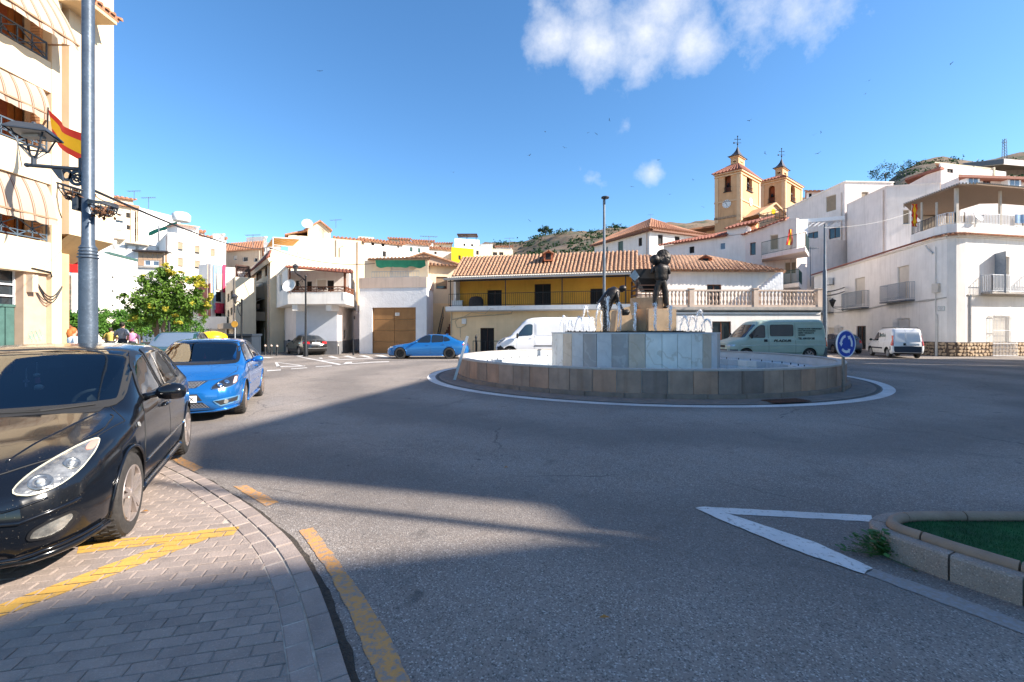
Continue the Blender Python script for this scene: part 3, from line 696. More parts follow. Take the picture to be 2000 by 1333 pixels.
# BUILDINGS
def building(name,label,cat,chain,z0,z1,m,wins={},D=8,roof='flat',parapet=0,group=None,back=None,wallmats=None,cop=None,tm=None,rise=1.6,over=.35,pitch=.3,small=False):
 """chain: visible wall corners [(px, depth)...] left to right; the rear corners follow behind; wins: wall index -> openings given as photo rectangles"""
 pts=[XY(*c)if isinstance(c,tuple)else Vector(c)for c in chain]
 f0,fl=pts[0],pts[-1]
 bk=back or[fl+fl.normalized()*D,f0+f0.normalized()*D]
 allp=pts+[Vector(b)for b in bk]
 org=Vector((sum(p.x for p in pts)/len(pts),sum(p.y for p in pts)/len(pts),z0))
 t=thing(name,label,cat,org,0,group)
 walls=[Wall(allp[i],allp[(i+1)%len(allp)],z0,z1)for i in range(len(allp))]
 for i,lst in wins.items():
  w=walls[i]
  for q in lst:
   x0,y0,x1,y1,kind=q[:5];op=q[5]if len(q)>5 else{}
   r=w.rect(x0,y0,x1,y1);r=(max(.05,r[0]),min(w.L-.05,r[1]),max(z0+.02,r[2]),min(z1-.05,r[3]))
   if r[1]-r[0]<.1 or r[3]-r[2]<.1:continue
   window(w,t,org,r,kind,small=small or(x1-x0)<12,**op)
 mb=MB(org)
 mats=[m]+(wallmats or[])
 for w in walls:w.mesh(mb)
 mb.add([(p.x,p.y,z1)for p in allp],[tuple(range(len(allp)))])
 wo=mb.build('wall',m,t,fix=False)
 if D>=5 and not small and len(name)%2:mb=MB(org);w=walls[0];u=w.L-.35;mb.tube([w.pt(u,z1-.1,.1),w.pt(u,z0,.1)],.05,6);mb.build('downpipe',M['balu'],t)
 if parapet:
  pb=MB(org)
  for i in range(len(allp)):
   w=walls[i];w.lbox(pb,-.0,w.L,z1+.002,z1+parapet,-.18,.02);w.lbox(pb,-.03,w.L+.03,z1+parapet+.002,z1+parapet+.06,-.21,.06)
  pb.build('parapet',cop or m,t)
 n=len(pts)
 if roof=='gable':
  A,B,Cc,Dd=pts[0],pts[-1],allp[n],allp[n+1];f=(B-A).normalized();nn=Vector((f.y,-f.x))
  e0,e1=A+nn*over-f*over*.5,B+nn*over+f*over*.5;r0,r1=(A+Dd)/2-f*over*.5,(B+Cc)/2+f*over*.5
  b0,b1=Dd-nn*over,Cc-nn*over
  tile_roof(org,(*e0,z1-.05),(*e1,z1-.05),(*r0,z1+rise),(*r1,z1+rise),t,tm,pitch)
  mb=MB(org);mb.slab([(*b0,z1),(*b1,z1),(*r1,z1+rise),(*r0,z1+rise)],.1)
  g1,g2=(A+Dd)/2,(B+Cc)/2
  mb.build('rear_roof',tm or M['tile'],t)
  mb=MB(org);mb.add([(*A,z1),(*Dd,z1),(*g1,z1+rise-.1)],[(0,1,2)]);mb.add([(*B,z1),(*Cc,z1),(*g2,z1+rise-.1)],[(0,2,1)]);mb.build('gable_wall',m,t,fix=False)
 if roof=='shed':
  A,B,Cc,Dd=pts[0],pts[-1],allp[n],allp[n+1];f=(B-A).normalized();nn=Vector((f.y,-f.x))
  e0,e1=A+nn*over-f*over*.5,B+nn*over+f*over*.5
  tile_roof(org,(*e0,z1+.02),(*e1,z1+.02),(*Dd,z1+rise),(*Cc,z1+rise),t,tm,pitch)
 if roof=='hip':
  ring=allp;c=sum(ring,Vector((0,0)))/len(ring);ro=None
  q=[c+(p-c)*(1+over/max(1,(p-c).length)*1.3)for p in ring]
  ap=c
  for i in range(len(q)):
   a,b=q[i],q[(i+1)%len(q)]
   ra=c.lerp(a,.12);rb=c.lerp(b,.12)
   if i<n-1 or i==len(q)-1 or i==n-1:tile_roof(org,(*a,z1),(*b,z1),(*ra,z1+rise),(*rb,z1+rise),t,tm,pitch)
   else:
    mb=MB(org);mb.slab([(*a,z1),(*b,z1),(*rb,z1+rise),(*ra,z1+rise)],.1);mb.build('rear_roof',tm or M['tile'],t)
 return t,walls,org
 # 1. yellow building with the long tiled roof
dA,dB=31.8,28.6
A,B=XY(880,dA),XY(1243,dB)
zE=5.35;zS=Z_(600,dA)
org=Vector((A.x,A.y,0))
yb=thing('yellow_house','long low yellow house with a clay tiled roof and a shaded gallery behind the vans','house',org)
wl_=Wall(A,B,0,zS-.25);f=wl_.d;nrm=wl_.n
window(wl_,yb,org,wl_.rect(938,641,965,694),'dark',frame=M['wood_dark'],label='dark barred wooden door on the ground floor')
mb=MB(org);wl_.mesh(mb);mb.build('lower_wall',M['buff'],yb,fix=False)
gd=Wall(A-nrm*1.7,B-nrm*1.7,zS-.25,zE+.4)
for r,k in(((952,567,980,603),'dark'),((1044,555,1076,601),'dark'),((1153,564,1178,598),'dark')):
 q=gd.rect(*r);window(gd,yb,org,(q[0],q[1],zS,q[3]),k,frame=M['wood_dark'])
mb=MB(org);gd.mesh(mb);mb.build('gallery_wall',M['ochre'],yb,fix=False)
mb=MB(org)
for x0 in(958,1160):
 u=gd.uz(x0+7,560)[0];mb2=[]
 for k in range(9):
  a=math.pi*k/8;a2=math.pi*(k+1)/8
  if k<8:mb.bar(gd.pt(u-.62*math.cos(a),Z_(566,33)+.28*math.sin(a),.02),gd.pt(u-.62*math.cos(a2),Z_(566,33)+.28*math.sin(a2),.02),.05,.03)
mb.build('door_moulding',M['ochre'],yb)
mb=MB(org);sw=Wall(A,B,0,1);sw.lbox(mb,-.15,sw.L+.02,zS-.28,zS,-1.7,.55);mb.build('floor_slab',M['white'],yb)
mb=MB(org);sw.lbox(mb,-.15,sw.L,zS-.36,zS-.285,.4,.5);mb.build('slab_cable_tray',M['greycable'],yb)
lw=Wall(A-nrm*1.7-f*.02,A+nrm*.5-f*.02,zS,zE+.3)
mb=MB(org);sw.lbox(mb,-.12,.03,0,zE+.3,-1.7,-1.2);sw.lbox(mb,-.14,.04,zS,zE-.1,-1.2,-.9);mb.build('end_pier',M['white'],yb)
mb=MB(org);wr2=Wall(B-nrm*.3,B-nrm*1.72,zS,zE+.35);wr2.mesh(mb);mb.build('end_wall',M['ochre'],yb,fix=False)
# awning roof over the gallery: corrugated, with iron posts
mb=MB(org);n_=int(sw.L/.16)
for i in range(n_):
 u=i*.16;
 q=[sw.pt(u,zE+.28,-1.7),sw.pt(u+.08,zE+.33,-1.7),sw.pt(u+.16,zE+.28,-1.7)];e=[sw.pt(u,zE-.08,.75),sw.pt(u+.08,zE-.03,.75),sw.pt(u+.16,zE-.08,.75)]
 mb.add(q+e,[(0,1,4,3),(1,2,5,4)])
cs=mb.build('awning_sheet',mat('fibre_cement_sheet',(.42,.38,.33),.9,var=.2,scale=3),yb,fix=False)
mb=MB(org);sw.lbox(mb,-.2,sw.L+.1,zE-.22,zE-.09,.70,.80);mb.build('gutter',mat('cream_gutter',(.50,.44,.38),.7,var=.1),yb)
mb=MB(org);
for px in(885,991,1100,1222):u=sw.uz(px,560)[0];mb.bar(sw.pt(u,zS,.48),sw.pt(u,zE-.12,.48),.06)
sw.lbox(mb,0,sw.L,zE-.32,zE-.26,.45,.51);sw.lbox(mb,0,sw.L,zE-.13,zE-.09,-.6,-.52)
mb.build('gallery_post',M['iron'],yb)
railing(org,[sw.pt(.05,zS,.45),sw.pt(sw.L-.05,zS,.45)],.85,yb,M['iron'],gap=.14,t=.014)
# cables and conduit on the lower wall
mb=MB(org);rnd=random.Random(2)
def wp(px,py,o=.04):u,z=wl_.uz(px,py);return wl_.pt(u,z,o)
mb.tube([wp(882,625),wp(905,620),wp(950,617),wp(999,613),wp(1001,607)],.035,6);mb.tube([wp(893,640),wp(889,628),wp(897,622),wp(908,624),wp(910,636),wp(900,640),wp(893,640)],.02,5)
mb.tube([wp(900,660),wp(899,640)],.02,5);mb.tube([wp(882,685),wp(882,606)],.04,6)
mb.tube([wp(905,622,.3),wp(925,611,.4),wp(952,614,.5),wp(963,604,.55),wp(985,606,.5),wp(1010,600,.55)],.02,5)
mb.build('conduit',mat('beige_conduit',(.50,.40,.28),.7),yb)
mb=MB(org);u,z=wl_.uz(907,628);wl_.lbox(mb,u-.15,u+.15,z-.18,z+.18,0,.12);mb.build('junction_box',M['plastic_w'],yb)
# things on the gallery
def on_gallery(px,o):u=gd.uz(px,590)[0];return gd.pt(u,zS,o)
p=on_gallery(939,1.0);cv=thing('covered_heap','dark draped heap standing on the gallery behind the railing','covered furniture',p);mb=MB();mb.lathe((0,0,0),[(.5,0),(.52,.3),(.48,.55),(.35,.72),(.01,.78)],12,sy=.6);mb.build('cover',mat('dark_cover',(.05,.04,.04),.8),cv,smooth=True)
p=on_gallery(902,.9);wb=thing('white_crate','pale plastic crate at the left end of the gallery','crate',p);mb=MB();mb.box((0,0,.22),(.75,.4,.44));mb.build('box',M['plastic_w'],wb)
mb=MB();mb.box((0,0,.47),(.8,.44,.05));mb.build('lid',M['plastic_w'],wb)
# main tiled roof: over the gallery part, then over the right wing
inn=nrm*-1.7
e0,e1=A+nrm*-1.2-f*.3,B+nrm*-1.2
rA_,rB_=XY(905,dA+4.6),XY(1243,dB+4.9)
zr=Z_(503,dA+4.6)
tile_roof(org,(*e0,zE+.28),(*e1,zE+.28),(*rA_,zr),(*rB_,zr),yb,M['tile_old'],.27,seg=12)
# rear slope
mb=MB(org);bk0,bk1=rA_-nrm*4.5,rB_-nrm*4.5;mb.slab([(*bk0,zE),(*bk1,zE),(*rB_,zr-.02),(*rA_,zr-.02)],.1)
mb.slab([(*e0,zE+.25),(*rA_,zr-.03),(*bk0,zE)],.1);mb.build('rear_roof',M['tile'],yb)
mb=MB(org);mb.prism([tuple(p)for p in(A-nrm*2.1,B-nrm*2.1,B-nrm*8.5,A-nrm*8.5)],0,zE+.2);mb.build('rear_walls',M['white'],yb)
# dormer
def dormer(px,d,z,w,h,par,o_,yaw=.0):
 c=Vector((X_(px,d),d,z));mb=MB(o_);m4=Matrix.Rotation(yaw,4,'Z')
 def T(v):return m4@Vector(v)+c
 q=[(-w/2,0,0),(w/2,0,0),(w/2,0,h),(0,0,h+w*.28),(-w/2,0,h)];b=[(x,1.3,zz_)for x,_,zz_ in q]
 mb.add([T(v)for v in q+b],[(0,1,2,3,4),(0,5,6,1),(1,6,7,2),(4,9,5,0)]);dm=mb.build('dormer',M['brick'],par)
 mb=MB(o_);mb.slab([T((-w/2-.12,-.15,h-.05)),T((0,-.15,h+w*.3)),T((0,1.4,h+w*.3)),T((-w/2-.12,1.4,h-.05))],.08);mb.slab([T((w/2+.12,-.15,h-.05)),T((0,-.15,h+w*.3)),T((0,1.4,h+w*.3)),T((w/2+.12,1.4,h-.05))],.08);mb.build('dormer_roof',M['tile'],dm)
 mb=MB(o_);mb.add([T((-w*.3,-.012,.1)),T((w*.3,-.012,.1)),T((w*.3,-.012,h*.9)),T((-w*.3,-.012,h*.9))],[(0,1,2,3)]);mb.build('dormer_window',M['black'],dm)
dormer(1071,dB+4.4,Z_(510,dB+4.4),.62,.62,yb,org)
# right wing: white wall, hipped old tile roof coming to a point at the right
dW=31.0
rw=thing('white_house','white low house with a heavily weathered tiled roof behind the balustrade terrace','house',(X_(1400,dW),dW,0))
o2=Vector((X_(1400,dW),dW,0));w3=Wall(XY(1246,30.4),XY(1521,dW),0,Z_(531,dW));
for r,k in(((1381,556,1409,600),'brown'),):q=w3.rect(*r);window(w3,rw,o2,(q[0],q[1],Z_(600,31),q[3]),k,frame=M['wood_mid'],label='brown wooden door onto the terrace')
window(w3,rw,o2,w3.rect(1390,627,1428,690),'brown',frame=M['wood_mid'],label='brown panelled arched door on the ground floor')
mb=MB(o2);w3.mesh(mb);w3b=Wall(XY(1521,dW),XY(1516,dW+7),0,Z_(531,dW));w3b.mesh(mb);mb.build('wall',M['white'],rw,fix=False)
ze=Z_(529,dW-.4);zt_=Z_(499,dW+4.3)
tile_roof(o2,(*XY(1244,30.0),ze),(*XY(1536,dW-.45),ze),(*XY(1244,dW+4.3),zt_),(*XY(1385,dW+4.3),zt_),rw,M['tile_old'],.27,seg=12,wob=.03,clip=True)
mb=MB(o2);mb.slab([(*XY(1536,dW-.45),ze),(*XY(1385,dW+4.3),zt_),(*XY(1500,dW+8),ze)],.1);mb.slab([(*XY(1244,dW+4.3),zt_),(*XY(1385,dW+4.3),zt_),(*XY(1500,dW+8),ze),(*XY(1244,dW+9),ze)],.1);mb.build('rear_roof',M['tile'],rw)
dormer(1378,dW+2.3,Z_(517,dW+2.3),.7,.5,rw,o2,-.5)
mb=MB(o2);w3.lbox(mb,0,w3.L,Z_(531,dW)-.13,Z_(531,dW)-.02,.0,.12);mb.build('cornice',M['white'],rw)
# 2. terrace with balustrade in front of the right wing
dT=28.6;zT0,zT1=Z_(600,dT),Z_(566,dT)
tA,tB,tC=XY(1244,dT),XY(1603,dT+.3),XY(1590,dT+3.2)
ot=Vector((tA.x,tA.y,0));tr=thing('terrace','white terrace wall topped by a long pink stone balustrade behind the green van','terrace',ot)
w4,w5=Wall(tA,tB,0,zT0-.18),Wall(tB,tC,0,zT0-.18)
window(w4,tr,ot,(w4.uz(1391,650)[0],w4.uz(1428,650)[0],.02,Z_(628,dT)),'brown',frame=M['wood_mid'],label='brown panelled door in the terrace wall')
mb=MB(ot);w4.mesh(mb);w5.mesh(mb);mb.build('wall',M['white'],tr,fix=False)
mb=MB(ot);w4.lbox(mb,-.1,w4.L+.12,zT0-.18,zT0,-2.7,.14);mb.build('terrace_slab',M['concrete'],tr)
mb=MB(ot);w4.lbox(mb,0,w4.L,zT0-.30,zT0-.24,.0,.05);w4.lbox(mb,0,w4.L,zT0-.5,zT0-.47,.0,.03);mb.build('facade_cable',M['cable'],tr)
mb=MB(ot);w4.lbox(mb,0,w4.L,zT1-.10,zT1,-.10,.10);w5.lbox(mb,.1,w5.L,zT1-.10,zT1,-.10,.10);mb.build('handrail',M['balu'],tr)
mb=MB(ot);w4.lbox(mb,0,w4.L,zT0,zT0+.14,-.10,.10);w5.lbox(mb,.1,w5.L,zT0,zT0+.14,-.10,.10);mb.build('bottom_rail',M['balu'],tr)
prof=[(.035,0),(.05,.02),(.035,.05),(.06,.13),(.065,.2),(.04,.29),(.028,.33),(.045,.36),(.028,.39),(.04,.43),(.065,.52),(.06,.59),(.035,.66),(.05,.70),(.035,.72)]
hB=zT1-.10-zT0-.14
bm_=MB();bm_.lathe((0,0,0),[(r*1.35,z/.72*hB)for r,z in prof],8);b0=bm_.build('baluster',M['balu'],tr,smooth=True,angle=60);n_=0;first=True
piers=[w4.uz(px,580)[0]for px in(1350,1475)]+[w4.L-.12,.12]
u=.35
while u<w4.L-.3:
 if all(abs(u-p)>.27 for p in piers):
  pt=w4.pt(u,zT0+.14,0)-ot
  if first:b0.location=pt;first=False
  else:inst('baluster',b0.data,tr,pt)
 u+=.235
u=.4
while u<w5.L-.1:inst('baluster',b0.data,tr,w5.pt(u,zT0+.14,0)-ot);u+=.235
for p in piers:
 mb=MB(ot);w4.lbox(mb,p-.15,p+.15,zT0,zT1+.03,-.14,.14);w4.lbox(mb,p-.18,p+.18,zT1+.032,zT1+.09,-.17,.17);mb.build('balustrade_pier',M['balu'],tr)
st=thing('outside_stair','stepped white rubble stair rising beside the right end of the terrace','stair',(X_(1500,30.2),30.2,zT0))
for i in range(9):
 mb=MB((X_(1500,30.2),30.2,zT0));x0=X_(1478+i*5.2,30.2);mb.span((x0,29.9,zT0),(X_(1482.9+i*5.2,30.2),30.6,Z_(566-4.1*i,30.2)));mb.build('step',M['rough_white'],st)
 # 3. garage with terrace flat
g=building('garage_house','white rendered garage house with orange timber doors and a pink terrace on top','house',[(702,33.2),(833,32.4),(846,36)],0,Z_(563,33),M['rough_white'],{0:[(727,601,812,691,'door',dict(frame=M['wood'],depth=.12,label='large orange board garage door'))]},D=6)
t,ws,og=g;w=ws[0];wt=Z_(563,33)
for o in list(t.children):
 if o.name.startswith('door'):
  for ch in list(o.children):bpy.data.objects.remove(ch)
  u0,u1,a,b=w.holes[0][:4];n_=4
  for i in range(2):
   for k in range(4):
    mb=MB(og);x0=u0+.05+(u1-u0-.1)*i/2;x1=u0+.05+(u1-u0-.1)*(i+1)/2
    w.lbox(mb,x0+.012,x1-.012,a+.02+(b-a-.07)*k/4+.008,a+.02+(b-a-.07)*(k+1)/4-.008,-.2,-.10+.006*((i+k)%2));mb.build('board',M['wood'],o)
mb=MB(og);u,z=w.uz(775,614);w.lbox(mb,u-.16,u+.16,z-.11,z+.11,-.09,-.075);sgn=mb.build('notice',M['plate'],t)
mb=MB(og)
for k in range(3):w.lbox(mb,u-.11,u+.11,z+.045-.05*k,z+.06-.05*k,-.075,-.072)
mb.build('notice_lettering',M['ink'],t)
# terrace parapet, railing and the set-back storey
mb=MB(og);w.lbox(mb,-.02,w.L+.02,wt+.002,Z_(543,33),-.2,.04);ws[1].lbox(mb,.2,ws[1].L,wt+.002,Z_(543,33),-.2,.04);mb.build('parapet',plaster('salmon_plaster',(.66,.52,.42),.4),t)
railing(og,[w.pt(w.uz(725,540)[0],Z_(544,33),-.08),w.pt(w.uz(818,540)[0],Z_(544,33),-.08)],.48,t,M['grey_iron'],gap=.2)
u_=Wall(XY(712,36),XY(836,35.4),wt,Z_(509,36));window(u_,t,og,u_.rect(762,518,799,546),'wshutter',frame=M['white_paint'],closed=.96)
mb=MB(og);u_.mesh(mb);ub=Wall(XY(836,35.4),XY(838,41),wt,Z_(509,36));ub.mesh(mb);uc=Wall(XY(712,42),XY(712,36),wt,Z_(509,36));uc.mesh(mb);mb.build('upper_wall',M['cream'],t,fix=False)
tile_roof(og,(*XY(722,34.4),Z_(508,35)),(*XY(838,34.0),Z_(506.5,35)),(*XY(718,40),Z_(497,37)),(*XY(836,40),Z_(497,37)),t,M['tile_old'],.27,seg=6)
mb=MB(og);vs=[];n_=24
for i in range(n_+1):
 f_=i/n_;sag=.12*abs(math.sin(f_*9.4))+.05*math.sin(f_*23);a=Vector((*XY(733+97*f_,34.3),Z_(508.5,34.3)));vs+=[a,a+Vector((0,.3,-.42-sag))]
mb.add(vs,[(2*i,2*i+2,2*i+3,2*i+1)for i in range(n_)]);mb.build('shade_net',M['green_net'],t,smooth=True)
# 4. corner house with roofed terrace
z2=Z_(594,30);ztop=Z_(571,30)
lo=building('corner_house','white corner house with grey dado and an overhanging roofed terrace','house',[(530,41),(578,32),(659,31.8),(704,43)],0,z2,M['pinkwhite'],{0:[(536,641,543,692,'glass'),(551,646,556,686,'glass')],2:[(672,645,676,662,'dark'),(691,617,694,624,'black')]},D=5)
t,ws,oc=lo
mb=MB(oc)
for w in ws[:3]:w.lbox(mb,0,w.L,0,.93,.0,.025)
mb.build('dado',M['grey'],t)
mb=MB(oc);ws[1].lbox(mb,.02,ws[1].L-.02,.95,z2,.0,.018);mb.build('front_shade_tint',mat('pale_blue_shade_tint',(.58,.60,.65),.9,var=.05),t)  # thin front skin whose bluish tone stands for the shade on this wall
fpts=[XY(512,45),XY(562,30.2),XY(674,30.0),XY(690,32.5),XY(698,44)]
def slab_poly(name,pts,z0,z1,m,par,o_):mb=MB(o_);mb.prism([tuple(p)for p in pts],z0,z1);return mb.build(name,m,par)
slab_poly('terrace_slab',fpts,z2+.002,z2+.28,M['white'],t,oc)
mb=MB(oc)
for a,b in zip(fpts[1:],fpts[2:]):Wall(a,b,0,1).lbox(mb,.0,(b-a).length,z2+.282,ztop,-.14,.0)
mb.build('parapet',M['white'],t)
wL=Wall(fpts[0],fpts[1],z2+.282,Z_(522,30.2))
for r in((521,552,526,580),(532,537,537,573),(544,525,550,567)):
 q=wL.rect(r[0]+1.5,r[1]+10,r[2]+1.5,r[3]+2);window(wL,t,oc,q,'wshutter',small=True,closed=.6)
bw=Wall(XY(566,33.6),XY(682,33.4),z2+.28,Z_(527,33));
for r,k in(((568,547,584,569),'glass'),((599,550,609,569),'black'),((617,545,637,566),'wshutter'),((639,548,652,569),'black')):q=bw.rect(*r);window(bw,t,oc,(q[0],q[1],max(q[2],z2+.3),q[3]),k)
mb=MB(oc);wL.mesh(mb);bw.mesh(mb);wR=Wall(XY(682,33.4),XY(695,44),z2+.28,Z_(527,33));wR.mesh(mb)
w8=Wall(fpts[1],XY(568,33.6),z2+.282,Z_(522,30.2));w8.mesh(mb);mb.build('upper_wall',M['white'],t,fix=False)
mb=MB(oc);lid=[XY(512,45),XY(560,29.9),XY(566,34),XY(566,45)];mb.prism([tuple(p)for p in lid],Z_(522,30.2)+.002,Z_(522,30.2)+.12);mb.build('flat_roof',M['white'],t)
tile_roof(oc,(*XY(560,29.7),Z_(522,29.7)),(*XY(688,29.6),Z_(533,29.6)),(*XY(566,33.9),Z_(519,33.6)),(*XY(684,33.9),Z_(526,33.6)),t,M['tile_red'],.25,seg=5,thick=.07)
for px,y_,w__ in((673.5,531,.12),(566,523,.08)):mb=MB(oc);mb.bar((*XY(px,30.2),ztop),(*XY(px,30.2),Z_(y_,30)),w__);mb.build('timber_post',M['wood_mid'],t)
rp=[Vector((*fpts[1],ztop)),Vector((*fpts[2],ztop)),Vector((*fpts[3],ztop))]
railing(oc,rp,.36,t,M['wood_mid'],cross=True,rail=.06,bottom=.06,t=.035)
for px in(588,652):mb=MB(oc);mb.box((X_(px,31.2),31.0,z2-.22),(.35,1.4,.42));mb.build('bracket',M['white'],t)
for px,py in((533,618),(541,626),(551,624)):
 w=ws[0];u,z=w.uz(px,py);mb=MB(oc);w.lbox(mb,u-.5,u+.5,z-.35,z+.35,.02,.55);a=mb.build('wall_unit',M['beige'],t);mb=MB(oc);w.lbox(mb,u-.4,u+.4,z-.28,z+.28,.552,.57);mb.build('grille',M['black'],a)
def dish(px,py,d,r,yaw=0,label='white satellite dish',h=.5,group=None):
 c=P(px,py,d);t=thing('satellite_dish',label,'satellite dish',c-Vector((0,0,h)),yaw,group)
 mb=MB();m4=Matrix.Translation((0,0,h))@Matrix.Rotation(R(68),4,'X')
 l_=MB();l_.lathe((0,0,0),[(.01,-.0),(r*.5,.03*r/.4),(r*.85,.09*r/.4),(r,.13*r/.4),(r,.15*r/.4),(r*.85,.11*r/.4),(.01,.02)],20);mb.add([m4@Vector(v)for v in l_.v],l_.f);mb.build('reflector',M['plastic_w'],t,smooth=True,angle=60)
 mb=MB();mb.tube([(0,0,h),(0,-r*1.0,h+.05)],.012,5);mb.box((0,-r,h+.05),(.05,.08,.05));mb.tube([(0,.05,0),(0,.05,h)],.025,6);mb.build('arm',M['dull_galv'],t);return t
dish(567,560,29.6,.44,R(-10),'white satellite dish on the corner of the roofed terrace')
# hanging plant
# 5. houses left of the corner house
b5=building('balcony_house','cream apartment house with rounded balconies and a red tiled eave left of the corner house','apartment house',[(488,46),(528,35),(690,40)],0,7.95,M['cream'],{0:[(500,525,511,547,'brown'),(517,520,522,540,'brown'),(497,592,507,606,'brown'),(498,645,504,690,'dark'),(516,640,520,690,'brown')]},D=6)
t,ws,o5=b5;w=ws[0]
for(x0,x1,ya,yb_)in((489,515,560,583),(490,518,610,627)):
 u0,u1=w.uz(x0,ya)[0],w.uz(x1,ya)[0];um=(u0+u1)/2;zb,zt=Z_(yb_,38),Z_(ya,38);mb=MB(o5)
 seg=[w.pt(u0+(u1-u0)*k/10,zb,1.5*math.sin(math.pi*(k/10))**.5)for k in range(11)]
 for a,b in zip(seg,seg[1:]):mb.add([a,b,b+Vector((0,0,zt-zb)),a+Vector((0,0,zt-zb))],[(0,1,2,3)])
 mb.add(seg,[tuple(range(11))]);q=mb.build('balcony',M['beige'],t,fix=False)
 mb=MB(o5);[mb.bar(a+Vector((0,0,zt-zb+.3)),b+Vector((0,0,zt-zb+.3)),.04)for a,b in zip(seg,seg[1:])];[mb.bar(a+Vector((0,0,zt-zb)),a+Vector((0,0,zt-zb+.3)),.02)for a in seg];mb.build('railing',M['iron'],q)
mb=MB(o5);q=[Vector((*XY(478,43),Z_(538,43)+.0)),Vector((*XY(524,33.6),Z_(509,33.6)))];zq=Z_(509,34.5)
mb.slab([(*XY(478,45),zq),(*XY(522,33.4),zq),(*XY(530,35),zq+.35),(*XY(492,46),zq+.35)],.3);mb.build('eave',M['beige'],t)
tile_roof(o5,(*XY(479,45),zq+.04),(*XY(523,33.4),zq+.04),(*XY(494,46.5),zq+1.0),(*XY(531,35.5),zq+1.0),t,M['tile_red'],.3,seg=3,thick=.05)
for(a,b,c_,d_)in(((505,583),(478,605),38,0),):
 mb=MB(o5);p0,p1=w.uz(502,588),w.uz(516,582);mb.slab([w.pt(p0[0],Z_(583,38),0),w.pt(p1[0]+.2,Z_(583,38),0),w.pt(p1[0]+.2,Z_(583,38)-.9,2.0),w.pt(p0[0],Z_(583,38)-.9,2.0)],.04);mb.build('awning',mat('grey_awning_cloth',(.45,.42,.38),.85),t)
 # roof terrace awning with stripes
def striped_mat(name,c1,c2,sc,axis=0):
 m=mat(name,c1,.85,var=0);N,L=nodes_of(m);b=N['Principled BSDF'];tc=N.new('ShaderNodeTexCoord');sp=N.new('ShaderNodeSeparateXYZ');L.new(tc.outputs['Object'],sp.inputs[0])
 mu=N.new('ShaderNodeMath');mu.operation='MULTIPLY';L.new(sp.outputs[axis],mu.inputs[0]);mu.inputs[1].default_value=sc
 fr=N.new('ShaderNodeMath');fr.operation='FRACT';L.new(mu.outputs[0],fr.inputs[0]);gt_=N.new('ShaderNodeValToRGB');L.new(fr.outputs[0],gt_.inputs[0]);e=gt_.color_ramp;e.interpolation='CONSTANT'
 e.elements[0].color=(*c1,1);e.elements[1].position=.55;e.elements[1].color=(*c2,1);x=e.elements.new(.66);x.color=(*c1,1);x=e.elements.new(.72);x.color=(*c2,1);x=e.elements.new(.78);x.color=(*c1,1)
 L.new(gt_.outputs[0],b.inputs['Base Color'])
 tr_=N.new('ShaderNodeBsdfTranslucent');L.new(gt_.outputs[0],tr_.inputs['Color']);ms=N.new('ShaderNodeMixShader');ms.inputs[0].default_value=.35;L.new(b.outputs[0],ms.inputs[1]);L.new(tr_.outputs[0],ms.inputs[2]);L.new(ms.outputs[0],N['Material Output'].inputs[0]);return m
za,zb=7.98,Z_(462,35.4)
ra=thing('roof_awning','yellow and white striped sloping awning on a white frame over the roof terrace','awning',(*XY(550,35.5),za))
oa=Vector((*XY(550,35.5),za));M['aw_stripe']=striped_mat('yellow_striped_cloth',(.70,.42,.12),(.72,.66,.52),2.2)
q=[Vector((*XY(521,39),Z_(482,39))),Vector((*XY(533,35.2),Z_(464,35.2))),Vector((*XY(586,36.4),Z_(467,36.4))),Vector((*XY(572,40.5),Z_(480,40.5)))]
mb=MB(oa);mb.slab(q,.03);mb.build('cloth',M['aw_stripe'],ra)
mb=MB(oa);mb.bar((*XY(533,35.2),za),q[1],.06);mb.bar((*XY(585.5,36.4),za),q[2],.06);mb.bar(q[1],q[2],.06);mb.bar(q[0],q[1],.05)
mb.bar(q[0],(q[0].x,q[0].y,za),.05);mb.bar((q[1].x,q[1].y,za+.35),(q[2].x,q[2].y,za+.35),.03);mb.build('frame',M['white_iron'],ra)
b6=building('gable_house','tall cream gable-topped house rising behind the corner house','house',[(563,43),(706,46)],0,Z_(463,44),M['cream2'],{0:[]},D=9)
t,ws,o6=b6;w=ws[0];z1=Z_(463,44);mb=MB(o6)
f_=[w.uz(px,450)[0]for px in(601,604,625,645,646)];zs_=[Z_(452,44),Z_(444,44),Z_(431,44),Z_(446,44),z1]
fr=[w.pt(f_[0],z1,.002),w.pt(f_[0],zs_[0],.002),w.pt(f_[1],zs_[1],.002),w.pt(f_[2],zs_[2],.002),w.pt(f_[3],zs_[3],.002),w.pt(f_[4],z1,.002)];bkk=[p-w.n.to_3d()*6 for p in fr]
mb.add(fr+bkk,[tuple(range(6)),tuple(range(6,12))[::-1]]+[(i,i+6,(i+1)%6+6,(i+1)%6)for i in range(6)]);mb.build('gable_wall',M['cream2'],t)
mb=MB(o6);mb.slab([w.pt(f_[1]-.5,zs_[1]-.35,.25),w.pt(f_[2],zs_[2]+.08,.25),w.pt(f_[2],zs_[2]+.08,-6),w.pt(f_[1]-.5,zs_[1]-.35,-6)],.12);mb.slab([w.pt(f_[3]+.2,zs_[3]-.05,.25),w.pt(f_[2],zs_[2]+.08,.25),w.pt(f_[2],zs_[2]+.08,-6),w.pt(f_[3]+.2,zs_[3]-.05,-6)],.12)
mb.slab([w.pt(-.3,z1+.02,.2),w.pt(f_[0],zs_[0]+.1,.2),w.pt(f_[0],zs_[0]+.1,-6),w.pt(-.3,z1+.02,-6)],.12);mb.build('roof',M['tile'],t)
